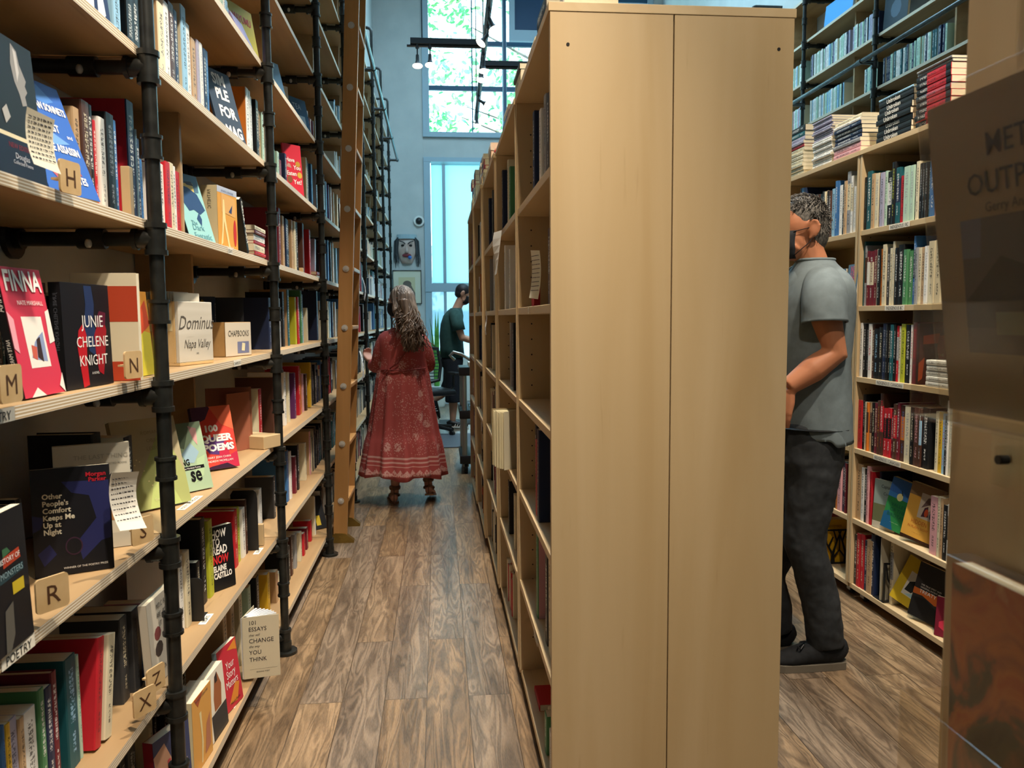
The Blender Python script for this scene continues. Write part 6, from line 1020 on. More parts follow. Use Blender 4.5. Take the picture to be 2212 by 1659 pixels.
# snake plant
root = empty('potted_plant', loc=(-.03, 12.25, 0)); b = MB(); b.tube([(0, 0, .0), (0, 0, .02), (0, 0, .30), (0, 0, .32)], [.11, .12, .16, .16], 20); b.build('pot', M['white'], root); r = random.Random(5); gm = noise_tint('plant_leaf', lin('3f8a3a'), lin('7cc25a'), 9, rough=.4)
for k in range(9):
    a = r.uniform(0, 6.28); h_ = r.uniform(.7, 1.2); w_ = .035; b = MB(); tx, ty = math.cos(a), math.sin(a)
    for q in range(7):
        u, v = q/7, (q+1)/7; f = lambda s: Vector((tx*(.03+.10*s*s), ty*(.03+.10*s*s), .30+h_*s)); g = lambda s: w_*math.sin(PI*min(1, .25+.75*s))*(1-s*.2)+.001; n_ = Vector((-ty, tx, 0))
        b.face([f(u)-n_*g(u), f(u)+n_*g(u), f(v)+n_*g(v), f(v)-n_*g(v)])
    b.build('leaf', gm, root)
tag(root, 'tall bright green spiky plant in a white pot by the street window', 'plant')
# office chair
root = empty('office_chair', Matrix.Translation((-.10, 9.35, 0)) @ Matrix.Rotation(R(20), 4, 'Z'))
def pp(nm, m, f):
    b = MB(); f(b); o = b.build(nm, m, root); smooth_by_angle(o); return o
pp('seat', M['black'], lambda b: b.bbox(-.24, .24, -.24, .22, .47, .54, .03))
pp('back_frame', M['black'], lambda b: b.tube([(-.2, .25, .62), (-.23, .27, .8), (-.2, .29, 1.0), (0, .30, 1.04), (.2, .29, 1.0), (.23, .27, .8), (.2, .25, .62), (0, .24, .58), (-.2, .25, .62)], .022, 10))
pp('back_mesh', mat('chair_mesh', lin('2b3b40'), .7)[0], lambda b: [b.box(-.2, .2, .262+.001*k, .265+.001*k, .62+k*.04, .632+k*.04) for k in range(10)])
for s in (-1, 1): pp('armrest', M['black'], lambda b: (b.tube([(s*.22, .0, .5), (s*.29, 0, .55), (s*.29, 0, .70)], .016, 8), b.bbox(s*.29-.035, s*.29+.035, -.14, .12, .70, .73, .012)))
pp('column', M['steel'], lambda b: b.tube([(0, 0, .1), (0, 0, .47)], .026, 12))
for k in range(5):
    a = 2*PI*k/5+.3
    pp('base_leg', M['black'], lambda b: b.tube([(0, 0, .11), (.3*math.cos(a), .3*math.sin(a), .07)], [.03, .018], 8)); pp('caster', M['rubber'], lambda b: b.tube([(.3*math.cos(a)-.02*math.sin(a), .3*math.sin(a)+.02*math.cos(a), .028), (.3*math.cos(a)+.02*math.sin(a), .3*math.sin(a)-.02*math.cos(a), .028)], .028, 14))
tag(root, 'black mesh office chair standing beyond the woman in the red dress', 'chair')
# book cart
root = empty('book_cart', loc=(.20, 6.92, 0))
def pp(nm, m, f):
    b = MB(); f(b); o = b.build(nm, m, root); smooth_by_angle(o); return o
for x in (.02, .42):
    for y in (0, .62): pp('post', M['steel'], lambda b: b.tube([(x, y, .14), (x, y, .92)], .024, 14))
for z in (.10, .50, .88): pp('tray', M['black'], lambda b: (b.bbox(-.02, .46, -.03, .65, z, z+.045, .008), b.bbox(-.025, .465, -.035, -.0, z-.01, z+.065, .008)))
pp('push_handle', M['steel'], lambda b: b.tube([(.40, -.02, .93), (.28, -.03, .92), (.12, -.04, .98), (.0, -.05, 1.06), (-.07, -.05, 1.08), (-.10, -.04, 1.05), (-.06, -.03, 1.01)], .014, 10))
for x in (.03, .41):
    for y in (.02, .60): pp('caster', [M['rubber'], M['steel']], lambda b: (b.tube([(x-.015, y, .052), (x+.015, y, .052)], .052, 18), b.box(x-.024, x+.024, y-.02, y+.02, .06, .105, m=1)))
tag(root, 'black and silver wheeled book cart past the end of the middle row', 'cart')
for k, (z, c_, l_) in enumerate(((.9455, 'd8d4ca', 'cream book lying on the top tray of the cart'), (.5655, '8fc4de', 'sky-blue binder lying on the middle tray of the cart'))):
    b = MB(); b.bbox(.26, .50, 6.93, 7.12, z, z+.04, .003, lin(c_)); tag(b.build('binder', M['print']), l_, 'binder')
b = MB(); b.bbox(-.35, -.18, 11.9, 12.15, 0, .5, .004); tag(b.build('storage_box', cbd), 'cardboard box on the floor by the window', 'box')
# ---------------------------------------------------------------- people
def fuse(b, name, m, vox=.006, it=4, parent=None, fac=.5):
    o = b.build(name+'_raw', m); md = o.modifiers.new('r', 'REMESH'); md.mode = 'VOXEL'; md.voxel_size = vox; md.use_smooth_shade = True
    s = o.modifiers.new('s', 'SMOOTH'); s.iterations = it; s.factor = fac
    me = bake(o); bpy.data.objects.remove(o)
    me.name = name; me.polygons.foreach_set('use_smooth', [True]*len(me.polygons))
    me.materials.clear(); me.materials.append(m)
    q = bpy.data.objects.new(name, me); col.objects.link(q)
    if parent: q.parent = parent
    return q
def hand(b, wrist, D, Pn, thumb, curl=30, s=1.0, spread=.0):
    D = Vector(D).normalized(); Pn = Vector(Pn); Pn = (Pn-D*Pn.dot(D)).normalized(); S = D.cross(Pn)*thumb; w = Vector(wrist)
    b.tube([w-D*.02*s, w+D*.02*s, w+D*.055*s, w+D*.09*s], [(.024*s, .020*s), (.030*s, .018*s), (.038*s, .016*s), (.038*s, .012*s)], 12) if False else None
    for k in range(5):
        o = S*(-.030+.015*k)*s; b.tube([w+o*.6, w+o*.9+D*.045*s, w+o+D*.088*s], [.016*s, .015*s, .011*s], 8)
    for k, L_ in enumerate((.058, .074, .080, .070)):
        o = S*(-.031+.0205*k)*s; p = w+o+D*.085*s; pts = [p]; d = D+S*(k-1.5)*spread; a = 0
        for q in range(3):
            a += R(curl)*(1 if q else .6); dd = d*math.cos(a)+Pn*math.sin(a); p = p+dd*(L_*s*(.44, .31, .25)[q]); pts.append(p)
        b.tube(pts, [.0105*s, .0095*s, .0085*s, .0070*s], 8)
        b.blob(tuple(pts[-1]), (.0072*s,)*3, 5)
    t0 = w+S*.028*s+D*.022*s; t1 = t0+(S*.7+D*.65+Pn*.25).normalized()*.040*s; t2 = t1+(S*.35+D*.85+Pn*.4).normalized()*.030*s; t3 = t2+(D*.9+Pn*.45).normalized()*.022*s
    b.tube([w+D*.01*s, t0, t1, t2, t3], [.015*s, .015*s, .0125*s, .0105*s, .008*s], 8); b.blob(tuple(t3), (.008*s,)*3, 5)
def head(b, c, fwd, s=1.0, tilt=0):
    """skull, jaw, nose, ears, brow, lips; fwd = facing direction; returns placement matrix"""
    f = Vector(fwd).normalized(); sd = Vector((0, 0, 1)).cross(f).normalized(); u = f.cross(sd)
    mt = Matrix((f, sd, u)).transposed().to_4x4(); mt.translation = c; mt = mt @ Matrix.Rotation(R(tilt), 4, 'Y') @ Matrix.Scale(s, 4)
    b.blob((-.012, 0, .025), (.098, .078, .095), 14, M=mt); b.blob((.025, 0, -.03), (.062, .062, .085), 12, M=mt)
    b.tube([mt @ Vector(p) for p in ((.03, -.045, -.055), (.072, 0, -.098), (.03, .045, -.055))], [.026*s, .024*s, .026*s], 8)
    b.tube([mt @ Vector(p) for p in ((.083, 0, .012), (.100, 0, -.018), (.107, 0, -.030))], [.008*s, .012*s, .013*s], 8)
    b.tube([mt @ Vector(p) for p in ((.080, -.03, .022), (.087, 0, .020), (.080, .03, .022))], [.010*s]*3, 8)
    for q in (-.062, -.071): b.tube([mt @ Vector(p) for p in ((.078, -.02, q), (.087, 0, q), (.078, .02, q))], [.006*s]*3, 6)
    for k in (-1, 1):
        b.blob((0, 0, 0), (.022, .0085, .033), 12, M=mt @ Matrix.Translation((-.015, k*.086, 0)) @ Matrix.Rotation(R(-k*24), 4, 'Z')); b.blob((-.006, k*.079, -.030), (.010, .007, .012), 8, M=mt)
        b.tube([mt @ Vector(p) for p in ((.002, k*.084, .016), (-.006, k*.092, .032), (-.022, k*.098, .030), (-.033, k*.100, .010), (-.028, k*.095, -.012), (-.014, k*.088, -.028))], .0048, 8)
    return mt
def eyes(mt, parent):
    b = MB()
    for k in (-1, 1):
        b.blob((.076, k*.031, .008), (.012, .015, .010), 8, M=mt, c=lin('e8e4de')); b.blob((.086, k*.031, .008), (.0035, .006, .006), 6, M=mt, c=lin('2a1c14'))
    b.build('eyes', M['print'], parent, smooth=True)
    b = MB()
    for k in (-1, 1): b.tube([mt @ Vector(p) for p in ((.080, k*.014, .030), (.084, k*.03, .036), (.074, k*.047, .031))], [.003, .004, .002], 6, lin('3a322c'))
    b.build('eyebrows', M['print'], parent, smooth=True)
def mask_on(mt, parent, m):
    b = MB(); rows = []
    for i in range(7):
        v = i/6; z = -.108+.105*v; out = .105+.022*math.sin(PI*v)-.012*(1-v)
        rows.append([Vector((out*math.cos(R(a))*(.98), .074*math.sin(R(a))*(1 if v > .2 else .8), z)) for a in range(-64, 65, 8)])
    nn = len(rows[0]); b.faces([mt @ p for r_ in rows for p in r_], [(i*nn+j, i*nn+j+1, (i+1)*nn+j+1, (i+1)*nn+j) for i in range(6) for j in range(nn-1)])
    for k in (-1, 1):
        b.tube([mt @ Vector(p) for p in ((.055, k*.064, -.008), (0, k*.083, .005), (-.016, k*.088, .022))], .0016, 5); b.tube([mt @ Vector(p) for p in ((.052, k*.054, -.098), (.0, k*.078, -.05), (-.014, k*.082, -.028))], .0016, 5)
    o = b.build('face_mask', m, parent, smooth=True); sm = o.modifiers.new('s', 'SOLIDIFY'); sm.thickness = .0015
    return o
maskm = noise_tint('black_mask_cloth', lin('14161a'), lin('1d2026'), 60, rough=.85)
def skin(name, c): 
    m = noise_tint(name, lin(c), tuple(v*.86 for v in lin(c)), 6, rough=.55, detail=3); b_ = m.node_tree.nodes['Principled BSDF']
    b_.inputs['Subsurface Weight'].default_value = .12; b_.inputs['Subsurface Radius'].default_value = (.01, .004, .002); return m
def oval(cx, cy, z, rx, ry, n=40, fold=0, k=9, ph=0, zt=0, sq=1.0):
    out = []
    for j in range(n):
        a = 2*PI*j/n; f = 1+fold*(math.cos(k*a+ph)+.5*math.cos((k*2-3)*a+ph*2)); c_, s_ = math.cos(a), math.sin(a)
        out.append((cx+rx*f*math.copysign(abs(c_)**sq, c_), cy+ry*f*math.copysign(abs(s_)**sq, s_), z+zt*math.cos(a)))
    return out
# ---- woman in the red dress, seen from behind, head turned to the shelves
sk1 = skin('fair_skin', 'c9917a'); b = MB(); wy = 5.90
b.tube([(-.262, wy+.0, 1.18), (-.262, wy+.0, 1.30), (-.268, wy+.01, 1.42)], [(.06, .05), (.05, .048), (.05, .05)], 14)
hm = head(b, (-.275, wy+.01, 1.495), (-.94, .34, -.06), .93, 4)
b.ring([oval(-.262, wy, z, rx, ry, 24) for z, rx, ry in ((.75, .15, .11), (.9, .15, .11), (1.0, .135, .10), (1.15, .145, .095), (1.22, .125, .075), (1.29, .06, .052))])
for sx_, el, wr in ((-1, (-.425, wy+.05, .995), (-.515, wy+.17, 1.055)), (1, (-.095, wy+.05, .99), (-.13, wy+.24, 1.06))):
    sh = (-.262+sx_*.155, wy, 1.225); b.tube([(-.262+sx_*.09, wy, 1.215), (sh[0]-sx_*.012, sh[1], sh[2]-.008), ((sh[0]+el[0])/2, (sh[1]+el[1])/2, (sh[2]+el[2])/2), el, ((el[0]+wr[0])/2, (el[1]+wr[1])/2, (el[2]+wr[2])/2), wr], [.042, .042, .038, .036, .031, .023], 12)
    hand(b, wr, (Vector(wr)-Vector(el)).normalized()+Vector((.15, .2, .15)), (0, .3, 1) if sx_ < 0 else (0, 0, 1), -sx_, 38, .92)
# legs: left foot flat, right heel lifted in mid-step
b.tube([(-.33, wy, .80), (-.33, wy+.01, .46), (-.325, wy-.005, .30), (-.338, wy-.01, .12), (-.345, wy-.01, .06)], [.075, .052, .050, .031, .032], 14)
b.tube([(-.345, wy-.045, .035), (-.348, wy, .045), (-.362, wy+.09, .035), (-.372, wy+.15, .022)], [(.028, .028), (.032, .038), (.036, .025), (.030, .014)], 12)
b.tube([(-.17, wy+.02, .80), (-.14, wy+.03, .47), (-.105, wy+.02, .30), (-.092, wy-.0, .15), (-.088, wy+.0, .11)], [.075, .052, .050, .031, .032], 14)
b.tube([(-.086, wy-.03, .085), (-.085, wy+.01, .09), (-.07, wy+.10, .045), (-.06, wy+.16, .018)], [(.028, .028), (.032, .036), (.036, .024), (.030, .013)], 12)
for k in range(5): b.blob((-.395+.013*k, wy+.178-.004*abs(k-3), .018), (.008, .014, .008), 6); b.blob((-.088+.013*k, wy+.185-.004*abs(k-1), .014), (.008, .014, .008), 6)
wom = fuse(b, 'person', sk1, .0065, 3); tag(wom, 'woman in long red patterned dress and black mask walking away, head turned left', 'person')
eyes(hm, wom); mask_on(hm, wom, maskm)
# dress cloth: red block print with pale flowers, speckles and a striped scalloped border
m_, n_, b_ = mat('red_block_print', lin('a23a3c'), .8); L = n_.links.new
t_ = N(n_, 'ShaderNodeTexCoord'); v1 = N(n_, 'ShaderNodeTexVoronoi'); v1.inputs['Scale'].default_value = 9.5; v1.inputs['Randomness'].default_value = .75
mpd = N(n_, 'ShaderNodeMapping'); mpd.inputs['Scale'].default_value = (1, .55, .82); L(t_.outputs['Object'], mpd.inputs[0]); L(mpd.outputs[0], v1.inputs['Vector'])
v2 = N(n_, 'ShaderNodeTexVoronoi'); v2.inputs['Scale'].default_value = 75; L(t_.outputs['Object'], v2.inputs['Vector'])
no = N(n_, 'ShaderNodeTexNoise'); no.inputs['Scale'].default_value = 90; L(t_.outputs['Object'], no.inputs['Vector'])
def MA(op, x, y=None):
    k = N(n_, 'ShaderNodeMath', operation=op)
    for i, v in enumerate((x, y)):
        if v is None: continue
        if isinstance(v, (int, float)): k.inputs[i].default_value = v
        else: L(v, k.inputs[i])
    return k.outputs[0]
sp = N(n_, 'ShaderNodeSeparateXYZ'); L(t_.outputs['Object'], sp.inputs[0]); Z = sp.outputs['Z']
flower = MA('MULTIPLY', MA('LESS_THAN', v1.outputs['Distance'], .25), MA('GREATER_THAN', no.outputs[0], .47)); speck = MA('MULTIPLY', MA('LESS_THAN', v2.outputs['Distance'], .30), MA('LESS_THAN', v1.outputs['Distance'], .62))
wz = MA('ADD', Z, MA('MULTIPLY', sp.outputs['X'], .03))
def band(a, c): return MA('MULTIPLY', MA('GREATER_THAN', wz, a), MA('LESS_THAN', wz, c))
st = MA('MAXIMUM', band(.352, .366), MA('MAXIMUM', band(.322, .334), band(.296, .302)))
ang = MA('ARCTAN2', MA('SUBTRACT', sp.outputs['Y'], 5.9), MA('ADD', sp.outputs['X'], .27)); zig = MA('PINGPONG', MA('MULTIPLY', ang, 5.2), .5)
scal = MA('MULTIPLY', MA('MULTIPLY', MA('LESS_THAN', wz, MA('ADD', .248, MA('MULTIPLY', zig, .06))), MA('GREATER_THAN', wz, .228)), MA('GREATER_THAN', no.outputs[0], .42))
low = MA('LESS_THAN', wz, .375); inv_ = MA('SUBTRACT', 1, low)
f1 = MA('MAXIMUM', MA('MULTIPLY', MA('MAXIMUM', MA('MULTIPLY', flower, .75), MA('MULTIPLY', speck, .6)), inv_), MA('MULTIPLY', MA('MAXIMUM', st, scal), .8))
mx = N(n_, 'ShaderNodeMixRGB'); mx.inputs[1].default_value = (*lin('b4504d'), 1); mx.inputs[2].default_value = (*lin('e2b3aa'), 1); L(f1, mx.inputs[0]); L(mx.outputs[0], b_.inputs['Base Color'])
dress = m_
b = MB(); rows = []
for z, rx, ry, fo, cx in ((1.305, .072, .062, 0, -.264), (1.285, .10, .075, 0, -.263), (1.262, .150, .092, 0, -.262), (1.235, .178, .108, 0, -.262), (1.19, .184, .118, 0, -.262), (1.12, .176, .122, .004, -.262), (1.05, .172, .125, .008, -.263), (1.0, .178, .130, .012, -.264), (.97, .190, .142, .02, -.265), (.85, .205, .16, .024, -.267), (.70, .228, .182, .028, -.270), (.56, .250, .20, .03, -.272), (.495, .262, .214, .03, -.273), (.485, .270, .222, .034, -.274), (.38, .288, .240, .036, -.276), (.28, .302, .258, .04, -.278), (.215, .312, .268, .045, -.28)):
    rows.append(oval(cx, wy+.02*(1.3-z), z, rx, ry, 96, fo*1.6, 13, z*2.2, .018*max(0, (.9-z))*-1 if False else 0))
rows[-1] = [(x, y, z+.016*math.sin(5*math.atan2(y-wy, x+.28))-.012*((x+.28)/.3)) for x, y, z in rows[-1]]
b.ring(rows, cap=False)
for sx_, el in ((-1, (-.43, wy+.055, 1.0)), (1, (-.092, wy+.055, .995))):
    sh = Vector((-.262+sx_*.135, wy, 1.235)); e = Vector(el); mid = (sh+e)/2+Vector((sx_*.012, -.01, 0)); fwd_ = Vector((-.05 if sx_ < 0 else .0, .05, .025))
    b.tube([sh-Vector((sx_*.04, 0, 0)), sh, mid, e-Vector((0, .012, -.02)), e+fwd_, e+fwd_*1.35], [.052, .062, .066, .074, .060, .046], 20, cap=False)
o = b.build('dress', dress, wom, smooth=True); s_ = o.modifiers.new('sub', 'SUBSURF'); s_.levels = 1; s_.render_levels = 1; s_ = o.modifiers.new('so', 'SOLIDIFY'); s_.thickness = .003
b = MB(); b.tube([(-.15, wy-.098, 1.26), (-.20, wy-.128, 1.18), (-.30, wy-.135, 1.05), (-.40, wy-.11, .98)], [(.004, .006)]*4, 8); b.tube([(-.42, wy-.07, 1.0), (-.36, wy-.128, 1.005), (-.26, wy-.142, .995), (-.15, wy-.128, 1.008), (-.095, wy-.06, 1.01)], .0045, 8)
b.build('strap_and_seam', noise_tint('dress_piping', lin('7d2f30'), lin('8d3a38'), 20), wom)
# hair
hairm = noise_tint('wavy_grey_brown_hair', lin('4f3d31'), lin('8b7665'), 5, stretch=(6, 6, .8), rough=.45, spec=.5)
r = random.Random(17); b = MB()
def scalp(th, ph, k=1.0): return hm @ Vector((-.012+.103*k*math.cos(th)*math.cos(ph), .083*k*math.sin(th)*math.cos(ph), .028+.100*k*math.sin(ph)))
hb = MB(); hb.blob((-.020, 0, .030), (.101, .086, .102), 14, M=hm); hb.blob((-.035, 0, -.02), (.082, .080, .075), 12, M=hm)
hb.tube([(-.250, wy-.06, 1.50), (-.232, wy-.085, 1.40), (-.215, wy-.12, 1.28), (-.185, wy-.135, 1.18), (-.170, wy-.14, 1.13)], [(.080, .045), (.078, .030), (.058, .020), (.040, .014), (.018, .008)], 16)
hcap = fuse(hb, 'hair', hairm, .008, 4, wom)
for k in range(420):
    th = r.uniform(1.0, 2*PI-1.0); ph = r.uniform(.0, 1.35)
    if ph < .75 and (th < 1.65 or th > 2*PI-1.65): continue
    p = scalp(th, ph, 1.03); q = scalp(th, max(-.2, ph-.9), 1.06)
    side = p.x-(-.26); ex = -.190+r.gauss(0, .046)+side*.3; ez = r.uniform(1.13, 1.30) if ex > -.26 else r.uniform(1.26, 1.38); ey = wy-.148-r.uniform(0, .045)
    pts = [p]; n = 20; amp = r.uniform(.008, .019); fq = r.uniform(13, 24); pz = r.uniform(0, 6.3)
    for i in range(1, n+1):
        t = i/n; x = (1-t)**2*p.x+2*t*(1-t)*(q.x+side*.35)+t*t*ex; y = (1-t)**2*p.y+2*t*(1-t)*min(q.y-.02, wy-.115)+t*t*ey; z = (1-t)**2*p.z+2*t*(1-t)*min(q.z, 1.42)+t*t*ez
        aa = amp*min(1, t*t*2.2); pts.append(Vector((x+aa*math.sin(fq*t+pz), y+aa*.7*math.cos(fq*t+pz)-.01*math.sin(PI*t), z)))
    b.tube(pts, [.0045*(1-.55*i/n)+.0012 for i in range(n+1)], 5)
b.build('hair_strands', hairm, wom, smooth=True)
leather = noise_tint('bronze_leather', lin('6d4a34'), lin('8a6a4c'), 14, rough=.5)
def loop(b, c, rx, ry, z, tz=0, r_=.004): b.tube([(c[0]+rx*math.cos(a*PI/8), c[1]+ry*math.sin(a*PI/8), z+tz*math.sin(a*PI/8)) for a in range(17)], [(r_*.5, r_)]*17, 6)
SL = [(i, (i+1) % 8, (i+1) % 8+8, i+8) for i in range(8)]; CP = [tuple(range(7, -1, -1)), tuple(range(8, 16))]
b = MB(); pts = [(-.345, wy-.075), (-.31, wy-.03), (-.322, wy+.06), (-.33, wy+.14), (-.37, wy+.20), (-.41, wy+.14), (-.395, wy+.05), (-.378, wy-.03)]
b.faces([(x, y, .001) for x, y in pts]+[(x, y, .013) for x, y in pts], CP+SL); loop(b, (-.340, wy-.008), .036, .037, .115, 0, .016); loop(b, (-.346, wy+.0), .041, .052, .055, -.02, .008); b.tube([(-.345, wy-.048, .01), (-.343, wy-.045, .115)], [(.012, .003)]*2, 6); b.build('sandal', leather, wom)
b = MB(); pts = [(-.115, -.075), (-.055, -.06), (-.04, .02), (-.03, .10), (-.045, .185), (-.085, .20), (-.108, .12), (-.118, .02)]
zf = lambda y: .058-.22*y if y < .12 else .03-.09*(y-.12)
b.faces([(x, wy+y, zf(y)-.014) for x, y in pts]+[(x, wy+y, zf(y)) for x, y in pts], CP+SL); loop(b, (-.090, wy+.0), .036, .037, .165, 0, .012); loop(b, (-.086, wy+.005), .040, .05, .105, -.02, .008); b.tube([(-.088, wy-.045, .06), (-.09, wy-.042, .165)], [(.010, .003)]*2, 6); b.build('sandal', leather, wom)

# ---- man in the grey T-shirt, facing left behind the end panel
sk2 = skin('tanned_skin', 'bb7b58'); b = MB(); my = 2.96
b.ring([oval(cx, my, z, rx, ry, 28) for z, cx, rx, ry in ((.82, 1.44, .11, .15), (.95, 1.445, .112, .155), (1.1, 1.445, .105, .15), (1.3, 1.447, .112, .165), (1.45, 1.45, .11, .18), (1.53, 1.455, .085, .15), (1.57, 1.45, .06, .07))])
b.tube([(1.462, my, 1.50), (1.447, my, 1.57), (1.412, my+.005, 1.66)], [(.075, .07), (.062, .058), (.060, .056)], 14)
hm2 = head(b, (1.390, my+.01, 1.702), (-.99, -.05, -.03), 1.0, 0)
b.tube([(1.44, my-.10, 1.47), (1.412, my-.155, 1.455), (1.418, my-.172, 1.36), (1.452, my-.165, 1.24), (1.375, my-.165, 1.18), (1.285, my-.155, 1.115)], [.052, .056, .054, .052, .049, .033], 16)
hand(b, (1.280, my-.152, 1.105), (-.18, .05, -1), (.55, .65, .1), -1, 16, 1.0)
b.tube([(1.45, my+.12, 1.50), (1.47, my+.165, 1.48), (1.56, my+.20, 1.35), (1.655, my+.24, 1.205), (1.56, my+.27, 1.11), (1.45, my+.25, 1.02)], [.060, .060, .052, .048, .044, .033], 16)
hand(b, (1.44, my+.245, 1.015), (-.5, -.1, -.9), (-.2, -.9, 0), 1, 20, 1.0)
for y, kx, ax in ((my-.075, 1.395, 1.492), (my+.09, 1.40, 1.36)): b.tube([(1.43, y, .86), (kx+.012, y, .66), (kx, y, .50), (ax-.03, y, .27), (ax, y, .08)], [.085, .075, .055, .050, .036], 14); b.tube([(ax+.05, y, .05), (ax, y, .055), (ax-.10, y, .04), (ax-.19, y, .03)], [(.032, .03), (.036, .045), (.042, .030), (.034, .018)], 12)
man = fuse(b, 'person', sk2, .006, 3); tag(man, 'man with greying hair in grey T-shirt and dark trousers, hand at hip', 'person')
eyes(hm2, man); mask_on(hm2, man, maskm)
sh_m = noise_tint('grey_tshirt_cotton', lin('667175'), lin('6f7b7f'), 30, rough=.9)
b = MB(); rows = []
for z, cx, rx, ry, fo in ((.915, 1.458, .138, .19, .012), (.96, 1.455, .137, .188, .012), (1.1, 1.445, .134, .176, .01), (1.25, 1.445, .137, .182, .008), (1.38, 1.447, .139, .196, .004), (1.46, 1.452, .133, .205, 0), (1.51, 1.456, .118, .19, 0), (1.545, 1.457, .098, .135, 0), (1.572, 1.455, .078, .082, 0), (1.588, 1.453, .070, .068, 0)): rows.append(oval(cx, my, z, rx, ry, 56, fo, 7, z*5))
rows[0] = [(x, y, z-.03*math.cos((x-1.45)*9)*(1 if x > 1.45 else .2)) for x, y, z in rows[0]]
b.ring(rows, cap=False)
b.tube([(1.45, my-.04, 1.50), (1.435, my-.10, 1.496), (1.418, my-.148, 1.475), (1.408, my-.172, 1.43), (1.404, my-.180, 1.38), (1.404, my-.184, 1.350)], [(.06, .066), (.074, .072), (.080, .074), (.080, .076), (.078, .076), (.082, .078)], 24, cap=False)
b.tube([(1.45, my+.09, 1.515), (1.47, my+.15, 1.495), (1.51, my+.185, 1.44), (1.55, my+.20, 1.375)], [(.08, .075), (.085, .072), (.083, .076), (.082, .078)], 24, cap=False)
o = b.build('t_shirt', sh_m, man, smooth=True); s_ = o.modifiers.new('sub', 'SUBSURF'); s_.levels = 1; s_.render_levels = 2; s_ = o.modifiers.new('so', 'SOLIDIFY'); s_.thickness = .004
dt = bpy.data.textures.new('folds', 'CLOUDS'); dt.noise_scale = .17; dm = o.modifiers.new('d', 'DISPLACE'); dm.texture = dt; dm.strength = .016; dm.texture_coords = 'GLOBAL'
b = MB()
for a, c_ in (((1.452, my), .0715),): b.tube([(a[0]+c_*math.cos(k*PI/12), a[1]+c_*.96*math.sin(k*PI/12), 1.590) for k in range(25)], .006, 8)
b.build('collar', sh_m, man, smooth=True)
tr_m = noise_tint('dark_trouser_cotton', lin('24272a'), lin('2f3235'), 40, rough=.9)
b = MB(); b.ring([oval(1.435, my, z, rx, ry, 30) for z, rx, ry in ((.97, .128, .165), (.90, .136, .175), (.82, .138, .178), (.76, .12, .15))])
for y, kx, ax in ((my-.075, 1.398, 1.500), (my+.09, 1.405, 1.37)): b.tube([(1.438, y, .90), (1.430, y, .78), (kx+.018, y, .64), (kx+.004, y, .50), (ax-.045, y, .33), (ax-.01, y, .17), (ax, y, .085)], [.098, .100, .088, .080, .074, .072, .070], 20)
tr = fuse(b, 'trousers', tr_m, .009, 5, man); dt2 = bpy.data.textures.new('folds2', 'CLOUDS'); dt2.noise_scale = .09; dm = tr.modifiers.new('d', 'DISPLACE'); dm.texture = dt2; dm.strength = .02; dm.texture_coords = 'GLOBAL'
b = MB(); b.tube([(1.44+.137*math.cos(k*PI/12), my+.175*math.sin(k*PI/12), .95) for k in range(25)], [(.018, .004)]*25, 6); b.build('belt', M['black'], man)
for y, ax in ((my-.075, 1.505), (my+.09, 1.37)):
    b = MB(); b.tube([(ax+.072, y, .048), (ax+.055, y, .06), (ax, y, .068), (ax-.08, y, .058), (ax-.16, y, .042), (ax-.225, y, .032)], [(.020, .030), (.042, .052), (.048, .056), (.050, .042), (.050, .028), (.030, .016)], 18); sh = fuse(b, 'shoe', noise_tint('black_canvas', lin('0e0f11'), lin('17191c'), 50, rough=.9), .006, 3, man)
    b = MB(); P = [(ax+.078, 0), (ax+.06, .04), (ax, .047), (ax-.10, .050), (ax-.19, .048), (ax-.238, .025), (ax-.245, 0), (ax-.238, -.025), (ax-.19, -.048), (ax-.10, -.050), (ax, -.047), (ax+.06, -.04)]; n = len(P)
    b.faces([(x, y+v, .001) for x, v in P]+[(x, y+v, .028) for x, v in P], [tuple(range(n-1, -1, -1)), tuple(range(n, 2*n))]+[(i, (i+1) % n, (i+1) % n+n, i+n) for i in range(n)]); b.build('shoe_sole', mat('taupe_sole', lin('6a6255'), .7)[0], man)
    b = MB(); b.tube([(ax-.09, y-.0, .105), (ax-.12, y-.02, .112), (ax-.135, y-.03, .10), (ax-.125, y-.035, .088), (ax-.105, y-.02, .10)], .0035, 6); b.build('shoelace', M['black'], man)
hr2 = noise_tint('salt_and_pepper_hair', lin('35322f'), lin('7d776e'), 90, rough=.65, lo=.35, hi=.75)
hb = MB(); hb.blob((-.020, 0, .038), (.096, .081, .096), 14, M=hm2); hb.blob((-.052, 0, -.018), (.060, .072, .075), 12, M=hm2)
hc = fuse(hb, 'hair', hr2, .006, 2, man)
r = random.Random(29); b = MB()
for k in range(1500):
    th = r.uniform(.35, 2*PI-.35); ph = math.asin(r.uniform(-.25, 1)) 
    if ph < .35 and (th < 1.45 or th > 2*PI-1.45): continue
    rr = Vector((-.018+.098*math.cos(th)*math.cos(ph), .082*math.sin(th)*math.cos(ph), .037+.098*math.sin(ph)))
    if ph < 0: rr.x = -.03+.082*math.cos(th); rr.z -= r.uniform(0, .035)
    nrm = Vector((math.cos(th)*math.cos(ph), math.sin(th)*math.cos(ph), math.sin(ph))); L_ = r.uniform(.010, .018); d = (nrm*.7+Vector((.35, r.uniform(-.3, .3), -.15))).normalized()
    b.tube([hm2 @ rr, hm2 @ (rr+d*L_*.6), hm2 @ (rr+d*L_+Vector((.003, 0, -.003)))], [.0016, .0012, .0004], 4)
b.build('hair_strands', hr2, man, smooth=True)

